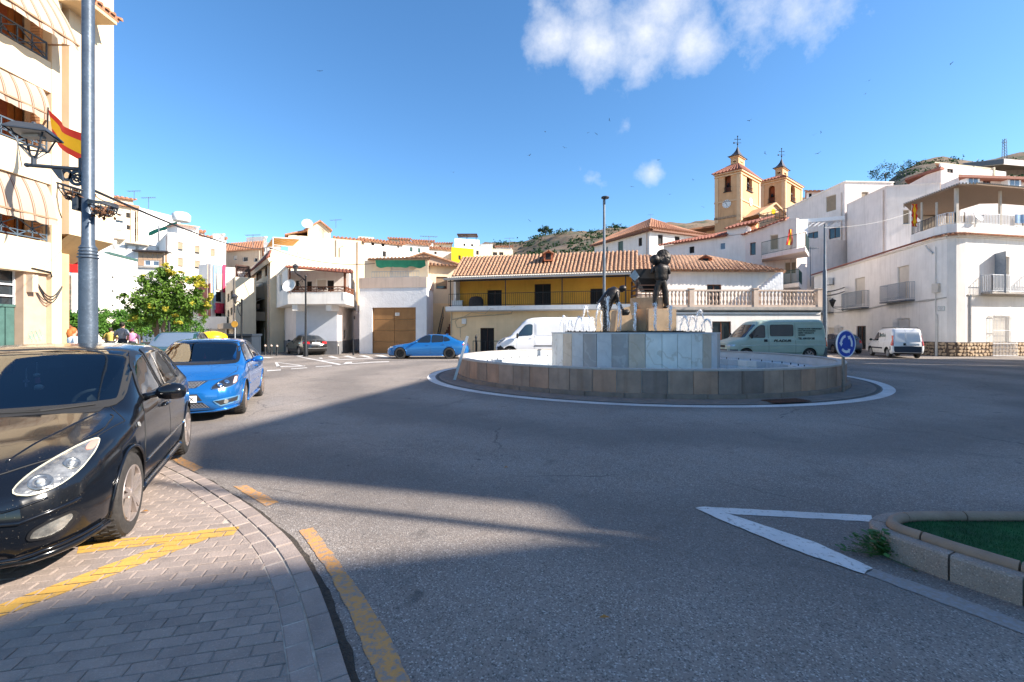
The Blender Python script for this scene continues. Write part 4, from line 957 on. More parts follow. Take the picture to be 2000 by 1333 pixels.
mb=MB(o6);mb.tube([w.pt(w.uz(657,480)[0],Z_(500,44),.08),w.pt(w.uz(657,480)[0],Z_(465,44),.08)],.05,6);mb.tube([w.pt(w.uz(664,480)[0],Z_(520,44),.08),w.pt(w.uz(664,480)[0],Z_(480,44),.08),w.pt(w.uz(670,480)[0],Z_(477,44),.3)],.04,6);mb.build('downpipe',M['greycable'],t)
dish(601,439,43.4,.5,R(20),'white satellite dish on the ridge of the tall cream gable house')
# house behind the garage at the right (with a rubble gable)
b7=building('rubble_gable_house','cream rendered house with a rubble gable and outside stair between garage and yellow house','house',[(836,37.5),(892,38)],0,Z_(520,37.6),M['cream'],{0:[(852,541,873,565,'shutter',dict(frame=M['wood_mid']))]},D=6)
t,ws,o7=b7;w=ws[0];z1=Z_(520,37.6)
mb=MB(o7);pk=[w.pt(-4.2,z1-.05,-2.0),w.pt(-.3,Z_(490,38.5),-2.0),w.pt(w.L+.8,Z_(513,38.5),-2.0),w.pt(w.L+.8,z1-.05,-2.0)];mb.add(pk+[p-w.n.to_3d()*5 for p in pk],[(0,3,2,1),(4,5,6,7),(0,1,5,4),(1,2,6,5),(2,3,7,6)]);mb.build('rubble_gable',plaster('rubble_masonry',(.50,.38,.28),.5,.9),t)
tile_roof(o7,(*(XY(836,37.1)),z1),(*(XY(896,37.6)),z1),w.pt(0,z1+.55,-2),w.pt(w.L+.2,z1+.35,-2),t,M['tile_old'],.28,seg=3,thick=.06)
mb=MB(o7);mb.slab([w.pt(-4.4,z1-.1,-1.8),w.pt(-.3,Z_(489,38.5),-1.8),w.pt(-.3,Z_(489,38.5),-7),w.pt(-4.4,z1-.1,-7)],.12);mb.slab([w.pt(w.L+1,Z_(513.5,38.5),-1.8),w.pt(-.3,Z_(489,38.5),-1.8),w.pt(-.3,Z_(489,38.5),-7),w.pt(w.L+1,Z_(513.5,38.5),-7)],.12);mb.build('roof',M['tile_old'],t)
mb=MB(o7);w.lbox(mb,w.uz(850,600)[0]-.2,w.L,0,Z_(592,37),.0,.03);mb.build('timber_lean_to',M['buff'],t)
s7=thing('outside_stair','steep brown stair with dark handrail left of the yellow house','stair',(*XY(862,34.5),0));o8=Vector((*XY(862,34.5),0))
for i in range(12):
 mb=MB(o8);y=33.6+i*.26;mb.span((X_(853,34)+i*.07,y,0),(X_(874,34)+i*.04,y+.26,.22*(i+1)));mb.build('step',M['wood_mid'],s7)
mb=MB(o8);a0,a1=Vector((X_(852,33.6),33.6,0)),Vector((X_(866,36.8),36.8,2.6))
for zo in(.15,1.0):mb.bar(a0+Vector((0,0,zo)),a1+Vector((0,0,zo)),.05)
for i in range(14):p=a0.lerp(a1,i/13);mb.bar(p+Vector((0,0,.1)),p+Vector((0,0,1.0)),.02)
mb.build('handrail',M['iron'],s7)
# 6. left background: white blocks and terraces up the hill
BG='houses climbing the hillside'
b=building('white_party_wall','blank white wall building with three small holes left of the flowering tree','building',[(140,30),(268,37)],0,Z_(499,34),M['white'],{},D=3)
t,ws,o=b;mb=MB(o)
for py in(542,569,597):u,z=ws[0].uz(220,py);ws[0].lbox(mb,u-.09,u+.09,z-.08,z+.08,.002,.01)
mb.build('vent_hole',M['black'],t)
mb=MB(o);ws[0].lbox(mb,ws[0].uz(213,500)[0],ws[0].L,Z_(499,34),Z_(499,34)+.18,-.3,.05);mb.build('coping',M['green_door'],t)
b=building('gallery_house','white house with a brown glazed gallery under a dark lean-to roof','house',[(236,43),(330,44)],0,Z_(490,43.5),M['white'],{0:[(282,509,295,519,'blue',dict(depth=.05)),(298,510,311,520,'blue',dict(depth=.05))]},D=5)
t,ws,o=b;w=ws[0];mb=MB(o);u0,z0=w.uz(270,519);u1=w.uz(327,500)[0];z1=Z_(493,43.5)
for k in range(6):
 a=u0+(u1-u0)*k/6;c=u0+(u1-u0)*(k+1)/6;w.lbox(mb,a+.02,c-.02,Z_(508.5,43.5),z1,.01,.05)
w.lbox(mb,u0,w.uz(281.5,510)[0],z0,Z_(509,43.5),.01,.04);w.lbox(mb,w.uz(311.5,510)[0],u1,z0,Z_(509,43.5),.01,.04)
mb.build('gallery_panel',mat('tan_panels',(.42,.28,.18),.7,var=.15),t)
mb=MB(o);w.lbox(mb,u0-.3,u1+.2,z1+.01,z1+.14,-.5,.5);mb.build('lean_to_roof',M['darktile'],t);mb=MB(o);w.lbox(mb,u0-.4,u1,z0-.2,z0-.05,.0,.15);mb.build('sill_band',M['concrete'],t)
b=building('apartment_block','white three storey block with brown shuttered windows above the flowering tree','apartment block',[(301,55),(328,46.5),(441,51)],0,Z_(458,46.5),M['white'],{1:[(347,473,357.5,491,'shutter',dict(sill=True)),(380,480,390.5,497,'shutter',dict(sill=True)),(411,486,420,502,'shutter',dict(sill=True,closed=1)),(347,504,358,522,'shutter',dict(sill=True,closed=.85)),(380,509,391,526,'shutter',dict(sill=True)),(347,545,358,562,'shutter',dict(sill=True)),(380,548,391,566,'shutter',dict(sill=True))]},D=9,parapet=.15)
t,ws,o=b;zt=Z_(458,46.5)
mb=MB(o);mb.prism([tuple(XY(326,52)),tuple(XY(347,50)),tuple(XY(388,52)),tuple(XY(384,57)),tuple(XY(330,58))],zt,Z_(440,50.5));mb.build('stair_hut',M['white'],t)
mb=MB(o);c=Vector((*XY(357,54),Z_(427,54)));q=[Vector((*XY(323,51.5),Z_(441,51))),Vector((*XY(347,49.5),Z_(441,50.5))),Vector((*XY(391,51.5),Z_(441,51)))];r_=[Vector((*XY(352,54),Z_(432,52))),Vector((*XY(362,54),Z_(432,52)))]
mb.slab([q[0],q[1],r_[0]],.1);mb.slab([q[1],q[2],r_[1],r_[0]],.1);mb.build('hut_roof',mat('pink_tiles',(.52,.27,.19),.85,var=.15),t)
mb=MB(o);wv=ws[1];wv.lbox(mb,.2,wv.L-.2,zt+.22,zt+.26,.0,.06);mb.build('cornice',M['concrete'],t)
wt_=thing('water_tank','round white water tank on the roof hut of the three storey block','water tank',(*XY(354,57),Z_(433,57)));mb=MB();mb.lathe((0,0,0),[(.9,0),(1.0,.3),(1.0,.8),(.7,1.1),(.01,1.2)],16);mb.build('tank',M['plastic_w'],wt_,smooth=True)
nt=thing('shade_net','green shade net stretched over the roof terrace of the white block','shade net',(*XY(310,53),zt));o=Vector((*XY(310,53),zt));mb=MB(o)
rows=[[Vector((*XY(290+i*8,54-i*.3),Z_(458-i*1.9-(j*4)+math.sin(i*1.7+j)*.9,53)))for i in range(8)]for j in range(3)]
for j in range(2):
 for i in range(7):mb.add([rows[j][i],rows[j][i+1],rows[j+1][i+1],rows[j+1][i]],[(0,1,2,3)])
mb.build('net',M['green_net'],nt,smooth=True);mb=MB(o);mb.tube([(*XY(310,52),zt-1),(*XY(310,52),Z_(441,52))],.07,6);mb.build('chimney_pipe',M['dull_galv'],nt)
b=building('apartment_block','large white blank-sided block with a narrow beige end high on the left hillside','apartment block',[(253,61),(271,60),(352,65.6)],0,Z_(408,60),M['white'],{0:[(260,424,268.5,434,'half'),(260,447,268.5,460,'half')]},D=10,cop=M['pinkwhite'],parapet=.1)
b[0]['label']='large white blank-sided block with a narrow windowed end high on the left hillside'
b=building('apartment_block','cream tower block with tiled cornice and balconies behind the apartment building','apartment block',[(196,56),(263,58.5)],0,Z_(403,57.5),M['cream'],{0:[(225,430,241,447,'half'),(225,410,240,420,'wshutter'),(246,416,254,426,'dark'),(246,440,254,449,'dark')]},D=8)
t,ws,o=b;mb=MB(o);w=ws[0];zc=Z_(403,57.5);w.lbox(mb,-.3,w.L+.4,zc+.002,zc+.3,-1,.5);mb.build('cornice',M['tile'],t)
mb=MB(o);w.lbox(mb,0,w.L-.1,zc+.3,Z_(389,58),-3,-.3);mb.build('attic',M['cream'],t)
mb=MB(o);u=w.uz(244,395)[0];w.lbox(mb,u,u+.35,Z_(404,58)+.4,Z_(395,58),-.3,-.27);w.lbox(mb,u+.5,u+.85,Z_(404,58)+.4,Z_(395,58),-.3,-.27);mb.build('window',M['grey_iron'],t)
tile_roof(o,w.pt(-.2,Z_(388,58),.1),w.pt(w.L+.1,Z_(388,58),.1),w.pt(-.2,Z_(381,58),-3),w.pt(w.L-1.2,Z_(384,58),-3),t,M['tile'],.4,seg=2)
for ya,yb2 in((432,450),(455,466)):
 mb=MB(o);u0,u1=w.uz(206,440)[0],w.uz(243,440)[0];w.lbox(mb,u0,u1,Z_(yb2,57)-.1,Z_(yb2,57)+.8,.0,1.2);mb.build('balcony',M['white'],t)
b=building('terrace_house','low white house with awning-covered terraces between tower block and tree','house',[(190,50),(312,51.5)],0,Z_(488,50.5),M['white'],{0:[(290,492,305,500,'dark')]},D=6)
t,ws,o=b;w=ws[0];zt=Z_(488,50.5)
mb=MB(o)
for px in(222,246,268,286,308):u=w.uz(px,480)[0];w.lbox(mb,u-.15,u+.15,zt,Z_(470,50.5),-.3,0)
w.lbox(mb,0,w.L,zt,zt+.55,-.15,0);mb.build('terrace_parapet',M['white'],t)
mb=MB(o);u0,u1=w.uz(246,470)[0],w.uz(290,470)[0];mb.slab([w.pt(u0,Z_(472,50),.4),w.pt(u1,Z_(476,50),.4),w.pt(u1,Z_(468,50),-3),w.pt(u0,Z_(464,50),-3)],.08);mb.build('terrace_roof',M['beige'],t)
mb=MB(o);
for k in range(3):a=w.uz(247+k*14,475)[0];w.lbox(mb,a,a+.72,Z_(478,50),Z_(471,50),.02,.05)
mb.build('roll_awning',M['shutter_w'],t)
mb=MB(o);w.lbox(mb,.3,w.L-.3,zt+.56,Z_(471,50.5),-2.6,-2.5);mb.build('terrace_back_wall',M['beige'],t)
b=building('tiled_house','beige house with an orange tiled roof behind the white three storey block','house',[(440,62),(512,60)],0,Z_(489,61),M['beige'],{0:[(456,500,463,508,'wshutter'),(474,502,484,511,'half'),(496,504,503,512,'half')]},D=7,roof='gable',rise=1.6,pitch=.4)
b=building('white_cabin','small white flat-roofed block beside a roof tank beyond the orange tiled house','house',[(482,75),(520,74)],0,Z_(465,74),M['white'],{},D=6,parapet=.2)
b=building('white_cabin','small white vaulted roof hut on the skyline left of the orange tiled house','house',[(416,72),(438,72)],0,Z_(460,72),M['white'],{},D=5,parapet=.2)
# narrow painted house with hanging laundry / textile banner
b=building('painted_house','narrow house with a long blue and pink banner hanging down its front','house',[(388,42),(412,41),(441,43)],0,Z_(518,42),M['white'],{0:[(392,600,408,640,'dark')],1:[(421,570,433,590,'black'),(421,608,434,628,'black')]},D=5)
t,ws,o=b;w=ws[1]
mb=MB(o);ws[0].lbox(mb,.05,ws[0].L-.02,0,Z_(555,41.5),.0,.05);mb.build('brick_front',mat('dull_red_render',(.28,.10,.085),.85,var=.2),t)
bn=thing('banner','torn blue and pink textile banner hanging on the narrow house front','banner',w.pt(w.L/2,Z_(560,41.5),.15));ob=w.pt(w.L/2,Z_(560,41.5),.15)
for nm,xa,xb,ya,yb2,m_ in(('blue_cloth',414,419,517,606,(.25,.38,.55)),('pink_cloth',432,438.5,514,570,(.62,.05,.12)),('blue_cloth',419,432,517,535,(.22,.35,.48)),('pale_cloth',420,432,533,566,(.38,.34,.32)),('pink_cloth',416,437,592,612,(.55,.22,.42))):
 mb=MB(ob);n_=8;vs=[]
 for i in range(n_+1):
  for j in(0,1):
   px=xa+(xb-xa)*i/n_;u=w.uz(px,560)[0];vs.append(w.pt(u,Z_(yb2 if j else ya,41.6),.12+.06*math.sin(i*2.1+j)))
 mb.add(vs,[(2*i,2*i+2,2*i+3,2*i+1)for i in range(n_)]);mb.build('cloth',mat(nm,m_,.85,var=.25,scale=4),bn,smooth=True)
b=building('white_town_house','white town house wall between the banner house and the cream house','house',[(440,45),(478,46)],0,Z_(522,45),M['white'],{},D=5)
b=building('cream_house','sunlit cream house with rows of windows on its narrow side behind the left street lamp','house',[(440,42),(460,34.5),(500,35.5)],0,Z_(541,34.5),M['cream'],{0:[(444,574,448,590,'dark'),(450,568,455,585,'dark'),(444,606,448,620,'dark'),(450,601,454,616,'dark'),(456,596,459,612,'dark')]},D=6)
t,ws,o=b;mb=MB(o);w=ws[0];w.lbox(mb,0,w.L+.2,Z_(640,35)-.1,Z_(632,35),.0,.8);mb.build('overhang',M['beige'],t)
mb=MB(o);mb.prism([tuple(XY(460,35)),tuple(XY(487,36)),tuple(XY(489,39)),tuple(XY(462,38))],Z_(523,36),Z_(520,36));
for px,d in((461,35.1),(486,36),(488,38.5),(463,37.8)):mb.bar((*XY(px,d),Z_(541,35)),(*XY(px,d),Z_(522,36)),.08)
for i in range(9):a=461+i*3;mb.bar((*XY(a,35.3),Z_(541,35.3)),(*XY(a+5,35.5),Z_(524,35.5)),.03);mb.bar((*XY(a+5,35.3),Z_(541,35.3)),(*XY(a,35.5),Z_(524,35.5)),.03)
mb.build('lattice_pergola',M['wood_dark'],t)
b=building('shop_row','low white shop building with a flat roof behind the yellow recycling bin','shop',[(372,38),(443,39)],0,Z_(637,38.5)+.8,M['white'],{0:[(378,642,400,656,'glass'),(405,642,440,656,'wshutter')]},D=3)
# 7. distant hillside houses
FAR=[(706,72,786,76,474,'white','gable','long white house with tiled roof on the hillside above the garage',[(725,474,731,480),(745,476,751,482),(776,480,779,486),(747,491,754,502)]),(784,80,838,82,477,'white','gable','white tiled house with green shuttered windows on the hillside',[(800,483,806,492),(816,485,821,494)]),(838,92,884,94,487,'pinkwhite','gable','small pinkish tiled house left of the yellow house on the hill',[(848,492,853,497)]),(882,88,924,90,488,'yellow','flat','bright yellow house on the hillside above the long tiled roof',[(895,499,900,508),(907,502,910,507)]),(888,108,936,110,470,'white','flat','white cube house with a dark roof pergola on the skyline',[(905,476,909,481),(920,477,924,482)]),(925,102,962,104,484,'cream','flat','cream house right of the bright yellow hillside house',[(930,490,935,498)]),(846,112,882,112,477,'cream','gable','cream tiled house on the skyline left of the white cube house',[(858,480,862,485)]),(950,122,1002,124,489,'cream','flat','pale cream house with two dark arches at the right end of the hillside',[(962,493,971,499),(975,493,983,499)]),(938,130,962,130,479,'white','flat','tiny white house behind the arched house',[]),(968,140,1000,140,483,'pinkwhite','gable','tiny pinkish tiled house at the far right of the hillside row',[]),(700,95,730,96,466,'white','flat','small white house on the skyline above the cream gable house',[(712,470,716,474)]),(760,98,800,99,468,'cream','gable','small tiled house on the skyline above the long white house',[]),(806,104,846,105,472,'white','gable','small white tiled house on the skyline below the aerials',[]),(1026,128,1046,128,501,'white','flat','lone white hut at the foot of the scrub hill',[]),(393,82,440,84,466,'cream','gable','cream tiled house on the skyline right of the white three storey block',[(405,472,410,478),(420,473,425,479)]),(505,70,548,70,478,'white','flat','white flat-roofed house left of the striped roof awning',[(512,484,517,492),(526,485,531,492)]),(286,78,330,80,425,'cream','flat','cream block peeping over the green shade net',[(296,431,301,438)]),(355,86,398,88,452,'pinkwhite','gable','pinkish tiled house above the shuttered white block',[]),(655,66,712,68,470,'cream','gable','cream tiled house right of the tall gable house',[(670,474,675,480),(690,475,695,481)]),(1455,95,1500,95,452,'tan2','gable','low nave building between the two church towers',[]),(1575,66,1612,66,375,'pinkwhite','gable','brown-roofed house right of the church towers',[(1580,378,1586,386)]),]
for(a,d0,b_,d1,y,m_,rf,lb,wn_)in FAR[:-2]+FAR[-1:]:
 wk='green' if 'green' in lb else('black' if 'arch' in lb else 'dark')
 t,ws,o=building('hillside_house',lb,'house',[(a,d0),(b_,d1)],max(-.2,terrain(X_(a,d0),d0)-3),Z_(y,(d0+d1)/2),M[m_],{0:[(*q,wk)for q in wn_]},D=8,roof=rf,rise=1.1,pitch=.55,parapet=.25 if rf=='flat' else 0,group=BG,small=True)
 if 'pergola' in lb:
  mb=MB(o);z=Z_(y,109)
  for px in(896,912,930):mb.bar((*XY(px,110),z),(*XY(px,110),z+1.6),.15)
  mb.span((X_(893,110),109.5,z+1.5),(X_(932,110),113,z+1.75));mb.build('roof_pergola',M['wood_dark'],t)
def aerial(px,py,d,base,label,s=1.0,yaw=0):
 c=P(px,py,d);h=c.z-Z_(base,d);t=thing('tv_aerial',label,'aerial',(c.x,c.y,c.z-h),yaw)
 mb=MB();mb.tube([(0,0,0),(0,0,h)],.025*s,5);mb.bar((-.7*s,0,h-.15),(.7*s,0,h-.05),.03*s)
 for k in range(7):x=-.65*s+k*.2*s;mb.bar((x,-.25*s,h-.12),(x,.25*s,h-.12),.018*s)
 mb.build('mast',M['dull_galv'],t);return t
aerial(838,461,70,474,'long three-headed aerial on the skyline above the garage roof',1.9,.3)
aerial(290,385,62,408,'thin mast on the corner of the large blank white block',1.4)
aerial(262,372,58,388,'thin aerial on the cream tower block roof',1.2)
aerial(656,428,44,446,'thin aerial on the right shoulder of the cream gable house',.8)
aerial(494,458,60,488,'aerial on the orange tiled house',1.4)
aerial(995,465,125,488,'far utility pole by the arched hillside house',2.0)
# 8. pink-white tiled building and church
t,ws,o=building('tiled_villa','tall pinkish building with a hipped clay tiled roof behind the statues','house',[(1161,56.5),(1269,48),(1398,52.2)],-.2,Z_(449,48),M['white'],{0:[(1207,472,1217,492.5,'green',dict(closed=1)),(1247,465,1254,481,'dark'),(1184,482,1187,493,'green',dict(closed=1))],1:[(1285,459,1295,480,'dark'),(1318,462,1328,473,'dark')]},D=12,roof='none')
mb=MB(o);ws[0].lbox(mb,.02,ws[0].L-.01,0,Z_(449,48)-.3,.0,.02);
ez=Z_(447,48);e=[Vector((*XY(1155,57.5),ez)),Vector((*XY(1269,47.3),ez)),Vector((*XY(1410,52),ez))]
r0,r1,r2=Vector((*XY(1200,63),ez+2.6)),Vector((*XY(1272,54.2),ez+2.55)),Vector((*XY(1372,58),ez+1.5))
tile_roof(o,e[0],e[1],r0,r1,t,M['tile'],.35,seg=9);tile_roof(o,e[1],e[2],r1,r2,t,M['tile'],.35,seg=9)
mb=MB(o);mb.slab([r0,r1,r2,(*XY(1395,66),ez),(*XY(1180,72),ez)],.1);mb.build('rear_roof',M['tile'],t)
mb=MB(o);ws[0].lbox(mb,-.4,ws[0].L+.3,ez-.28,ez-.12,.0,.5);ws[1].lbox(mb,.0,ws[1].L+.4,ez-.28,ez-.12,.0,.5);mb.build('eave',M['wood_mid'],t)
aerial(1271,418,54,431,'small weather vane on the ridge of the pinkish tiled building',.5)
def church_tower(cx,d,px0,pxc,px1,ytop,ybase,label,wid,group=None,dl=0,dr=0,bell=(),clock=None,lant=(0,0),cross=0):
 pts=[(px0,d+dl),(pxc,d),(px1,d+dr)]
 a,c,b=XY(*pts[0]),XY(*pts[1]),XY(*pts[2]);e=a+(b-c)
 z0=Z_(ybase,d)-4;z1=Z_(ytop,d)
 org=Vector((c.x,c.y,z0));t=thing('church_tower',label,'church tower',org,0,group)
 poly=[a,c,b,e];W_=[Wall(poly[i],poly[(i+1)%4],z0,z1)for i in range(4)]
 for wi,rects in bell:
  w=W_[wi]
  for(x0,y0,x1,y1)in rects:q=w.rect(x0,y0,x1,y1);w.holes.append((*q,.5))
 mb=MB(org)
 for w in W_:w.mesh(mb)
 mb.add([(p.x,p.y,z1)for p in poly],[(0,1,2,3)]);mb.build('wall',M['tan'],t,fix=False)
 for wi,rects in bell:
  w=W_[wi]
  for(x0,y0,x1,y1)in rects:
   u0,u1,zb,zt=w.rect(x0,y0,x1,y1);mb=MB(org);um=(u0+u1)/2;r=(u1-u0)/2
   # round arch head closing the top corners of the opening
   for k in range(8):
    a0,a1=math.pi*k/8,math.pi*(k+1)/8
    p=[w.pt(um-r*math.cos(a0),zt-r+r*math.sin(a0),.004),w.pt(um-r*math.cos(a1),zt-r+r*math.sin(a1),.004),w.pt(um-r*math.cos(a1),zt+.01,.004),w.pt(um-r*math.cos(a0),zt+.01,.004)]
    mb.add(p+[x-w.n.to_3d()*.4 for x in p],[(0,1,2,3),(0,4,5,1)])
   mb.build('arch',M['tan'],t,fix=False)
   mb=MB(org);w.lbox(mb,u0-.02,u1+.02,zb,zt,-1.1,-1.05);mb.build('belfry_shadow_wall',M['brick'],t)
   mb=MB(org);mb.lathe(w.pt(um,zb+(zt-zb)*.35,-.35),[(.01,.55),(.16,.5),(.2,.3),(.3,.05),(.36,0)],12);mb.build('bell',M['bronze'],t,smooth=True)
   mb=MB(org);
   for k in range(7):u=u0+(u1-u0)*k/6;mb.bar(w.pt(u,zb,.08),w.pt(u,zb+.7,.08),.03)
   mb.bar(w.pt(u0-.1,zb+.7,.08),w.pt(u1+.1,zb+.7,.08),.05);w.lbox(mb,u0-.15,u1+.15,zb-.08,zb,.0,.2);mb.build('railing',M['iron'],t)
 H=z1-z0
 # pilasters, cornices, sunk panels
 mb=MB(org)
 for w in W_[:2]:
  for u0,u1 in((0,.55),(w.L-.55,w.L)):w.lbox(mb,u0+.01,u1-.01,Z_(ybase if ybase<430 else 433,d)+.2,z1-.7,.0,.10)
  w.lbox(mb,-.05,w.L+.05,z1-.65,z1-.45,.0,.16);w.lbox(mb,-.12,w.L+.12,z1-.25,z1-.03,.0,.30)
 mb.build('pilaster',M['tan2'],t)
 if clock:
  mb=MB(org)
  for w in W_[:2]:w.lbox(mb,-.08,w.L+.08,Z_(clock[0],d)-.12,Z_(clock[0],d)+.12,.0,.12)
  mb.build('string_course',M['tan2'],t)
  mb=MB(org)
  for w in W_[:2]:w.lbox(mb,-.08,w.L+.08,Z_(clock[1],d)-.25,Z_(clock[1],d)+.1,.0,.10)
  mb.build('worn_course',mat('worn_stone',(.36,.24,.15),.95,var=.35,scale=4,bump=.8),t)
  for wi,(cpx,cpy)in enumerate(clock[2]):
   w=W_[wi];u,z=w.uz(cpx,cpy);mb=MB(org);n_=20
   def ringp(r_,o_):return[w.pt(u+r_*math.cos(2*math.pi*k/n_),z+r_*math.sin(2*math.pi*k/n_),o_)for k in range(n_)]
   a_,b_=ringp(.66,.002),ringp(.66,.12);mb.add(a_+b_,[(k,(k+1)%n_,n_+(k+1)%n_,n_+k)for k in range(n_)]+[tuple(range(n_,2*n_))]);ck=mb.build('clock_face',M['plastic_w'],t)
   mb=MB(org)
   for k in range(12):aa=math.pi*k/6;mb.bar(w.pt(u+.48*math.cos(aa),z+.48*math.sin(aa),.125),w.pt(u+.60*math.cos(aa),z+.60*math.sin(aa),.125),.06,.01,up=w.n.to_3d())
   mb.bar(w.pt(u,z,.135),w.pt(u-.26,z+.26,.135),.07,.01,up=w.n.to_3d());mb.bar(w.pt(u,z,.14),w.pt(u+.1,z-.42,.14),.05,.01,up=w.n.to_3d());mb.build('clock_hands',M['ink'],ck)
   # pyramidal tiled roof
 cc=(a+b)/2;top=Z_(lant[0],d);tg=[cc.lerp(p,1.10)for p in poly];ins=[cc.lerp(p,.30)for p in poly]
 for i in range(4):
  j=(i+1)%4
  if i<2:tile_roof(org,(*tg[i],z1),(*tg[j],z1),(*ins[i],top),(*ins[j],top),t,M['tile_red'],.5,seg=4)
  else:mb=MB(org);mb.slab([(*tg[i],z1),(*tg[j],z1),(*ins[j],top),(*ins[i],top)],.1);mb.build('rear_roof',M['tile_red'],t)
  # lantern with arches and dark tent roof
 q=[cc.lerp(p,.31)for p in poly];zl=Z_(lant[1],d);Wl=[Wall(q[i],q[(i+1)%4],top-.1,zl)for i in range(4)];mb=MB(org)
 for w in Wl:w.holes.append((w.L*.3,w.L*.7,top+.45,zl-.5,.22));w.mesh(mb)
 ln=mb.build('lantern',M['tan'],t,fix=False);mb=MB(org)
 for w in Wl:w.lbox(mb,-.12,w.L+.12,zl-.14,zl,-.0,.16)
 for w in Wl:w.lbox(mb,w.L*.3-.05,w.L*.7+.05,zl-.75,zl-.5,-.2,.02)
 mb.build('lantern_cornice',M['tan2'],ln)
 zs=Z_(lant[2],d);n_=7;prof_=[(.46,0),(.30,.16),(.19,.38),(.10,.62),(.05,.85),(.02,1.0)];mb=MB(org);vs=[]
 for r_,f_ in prof_:
  for p in poly:pp=cc.lerp(p,r_);vs.append((pp.x,pp.y,zl+(zs-zl)*f_))
 mb.add(vs,[(i*4+k,i*4+(k+1)%4,(i+1)*4+(k+1)%4,(i+1)*4+k)for i in range(len(prof_)-1)for k in range(4)]+[(3,2,1,0)]);mb.build('spire',M['darktile'],t)
 zc=Z_(cross,d);mb=MB(org);s=(zc-zs);x=Vector((1,0,0));c3=Vector((*cc,zs))
 mb.tube([c3,c3+Vector((0,0,s))],.05,6);mb.bar(c3+Vector((-.45,0,s*.72)),c3+Vector((.45,0,s*.72)),.06);mb.bar(c3+Vector((-.6,0,s*.38)),c3+Vector((.6,0,s*.38)),.05);mb.ball(c3+Vector((0,0,s*.25)),.14,8);mb.ball(c3+Vector((-.6,0,s*.38)),.15,7)
 for k in(-1,1):mb.ball(c3+Vector((k*.45,0,s*.72)),.08,6)
 mb.ball(c3+Vector((0,0,s)),.12,6);mb.build('weather_cross',M['iron'],t)
 return t,W_,org
T1=church_tower(1440,72,1396,1446,1484,331,455,'nearer church bell tower with two white clock faces and a dark lantern spire',7,dl=2.6,dr=5.2,bell=[(0,[(1415,341.5,1427.5,375)]),(1,[(1458.5,338,1469,374)])],clock=(389,420,[(1419.5,399),(1465.5,395)]),lant=(308,291,268),cross=246)
T2=church_tower(1530,80,1486,1533,1566,346,430,'farther church bell tower with arched belfry openings and a dark lantern spire',7,dl=2.8,dr=5.6,bell=[(0,[(1501,363,1513.5,396)]),(1,[(1544.5,359.5,1553,394)])],lant=(332,315,293),cross=272)
t,ws,o=building('church_nave','church nave with a small pediment and tiled roof between the two towers','church',[(1380,84),(1446,84)],0,Z_(452,84),M['tan'],{},D=10,roof='none')
mb=MB(o);mb.slab([(*XY(1345,83),Z_(447,83)),(*XY(1396,83),Z_(440,83)),(*XY(1396,92),Z_(427,83)),(*XY(1375,92),Z_(433,83))],.3);mb.build('roof',M['tile'],t)
t,ws,o=building('church_porch','pale triangular pediment porch between the church towers','church',[(1483,70),(1534,72)],0,Z_(421,71),M['tan2'],{},D=6,roof='none')
w=ws[0];mb=MB(o);pk=[w.pt(0,Z_(421,71),.0),w.pt(w.L,Z_(418,71),.0),w.pt(w.uz(1513,410)[0],Z_(398,71),.0)];mb.add(pk+[p-w.n.to_3d()*5 for p in pk],[(0,1,2),(3,5,4),(0,3,4,1),(1,4,5,2),(2,5,3,0)]);mb.build('pediment',M['tan2'],t)
mb=MB(o);mb.bar(w.pt(-.2,Z_(421,71),.1),w.pt(w.uz(1513,410)[0],Z_(397,71),.1),.35,.25);mb.bar(w.pt(w.L+.2,Z_(417,71),.1),w.pt(w.uz(1513,410)[0],Z_(397,71),.1),.35,.25);w.lbox(mb,-.2,w.L+.2,Z_(421,71)-.2,Z_(421,71),0,.3);mb.build('pediment_moulding',M['tan2'],t)
mb=MB(o);u,z=w.uz(1511,414);n_=14;a_=[w.pt(u+.45*math.cos(2*math.pi*k/n_),z+.45*math.sin(2*math.pi*k/n_),.01)for k in range(n_)];mb.add(a_,[tuple(range(n_))]);mb.build('round_window',M['yellow'],t,fix=False)
# 9. white buildings on the right slope
t,ws,o=building('long_white_house','long white house with two tiny blue windows and a clay tile edge below the church','house',[(1296,42.6),(1458,37.2)],-.2,Z_(478,42),M['white'],{0:[(1346.5,482,1356,495,'black'),(1406.5,474.5,1417,488,'blue',dict(depth=.08))]},D=6,roof='none')
w=ws[0];zt=Z_(478,42.2)
tile_roof(o,w.pt(-.3,zt+.0,.3),w.pt(w.uz(1420,460)[0],zt,.3),w.pt(-.1,zt+.55,-1.8),w.pt(w.uz(1424,455)[0],zt+.75,-1.8),t,M['tile_red'],.28,seg=4,thick=.08)
tile_roof(o,w.pt(w.uz(1420,460)[0],zt+.55,.3),w.pt(w.L+.8,zt+.7,.3),w.pt(w.uz(1428,455)[0],zt+1.2,-1.6),w.pt(w.L+1.5,zt+1.35,-1.6),t,M['tile_red'],.28,seg=4,thick=.08)
mb=MB(o);w.lbox(mb,w.uz(1420,460)[0],w.L,zt,zt+.6,-1,.0);mb.build('raised_wall',M['white'],t)
mb=MB(o);mb.slab([w.pt(-.1,zt+.53,-1.8),w.pt(w.L,zt+.9,-1.8),w.pt(w.L,zt,-6),w.pt(-.1,zt,-6)],.1);mb.build('rear_roof',M['tile'],t)
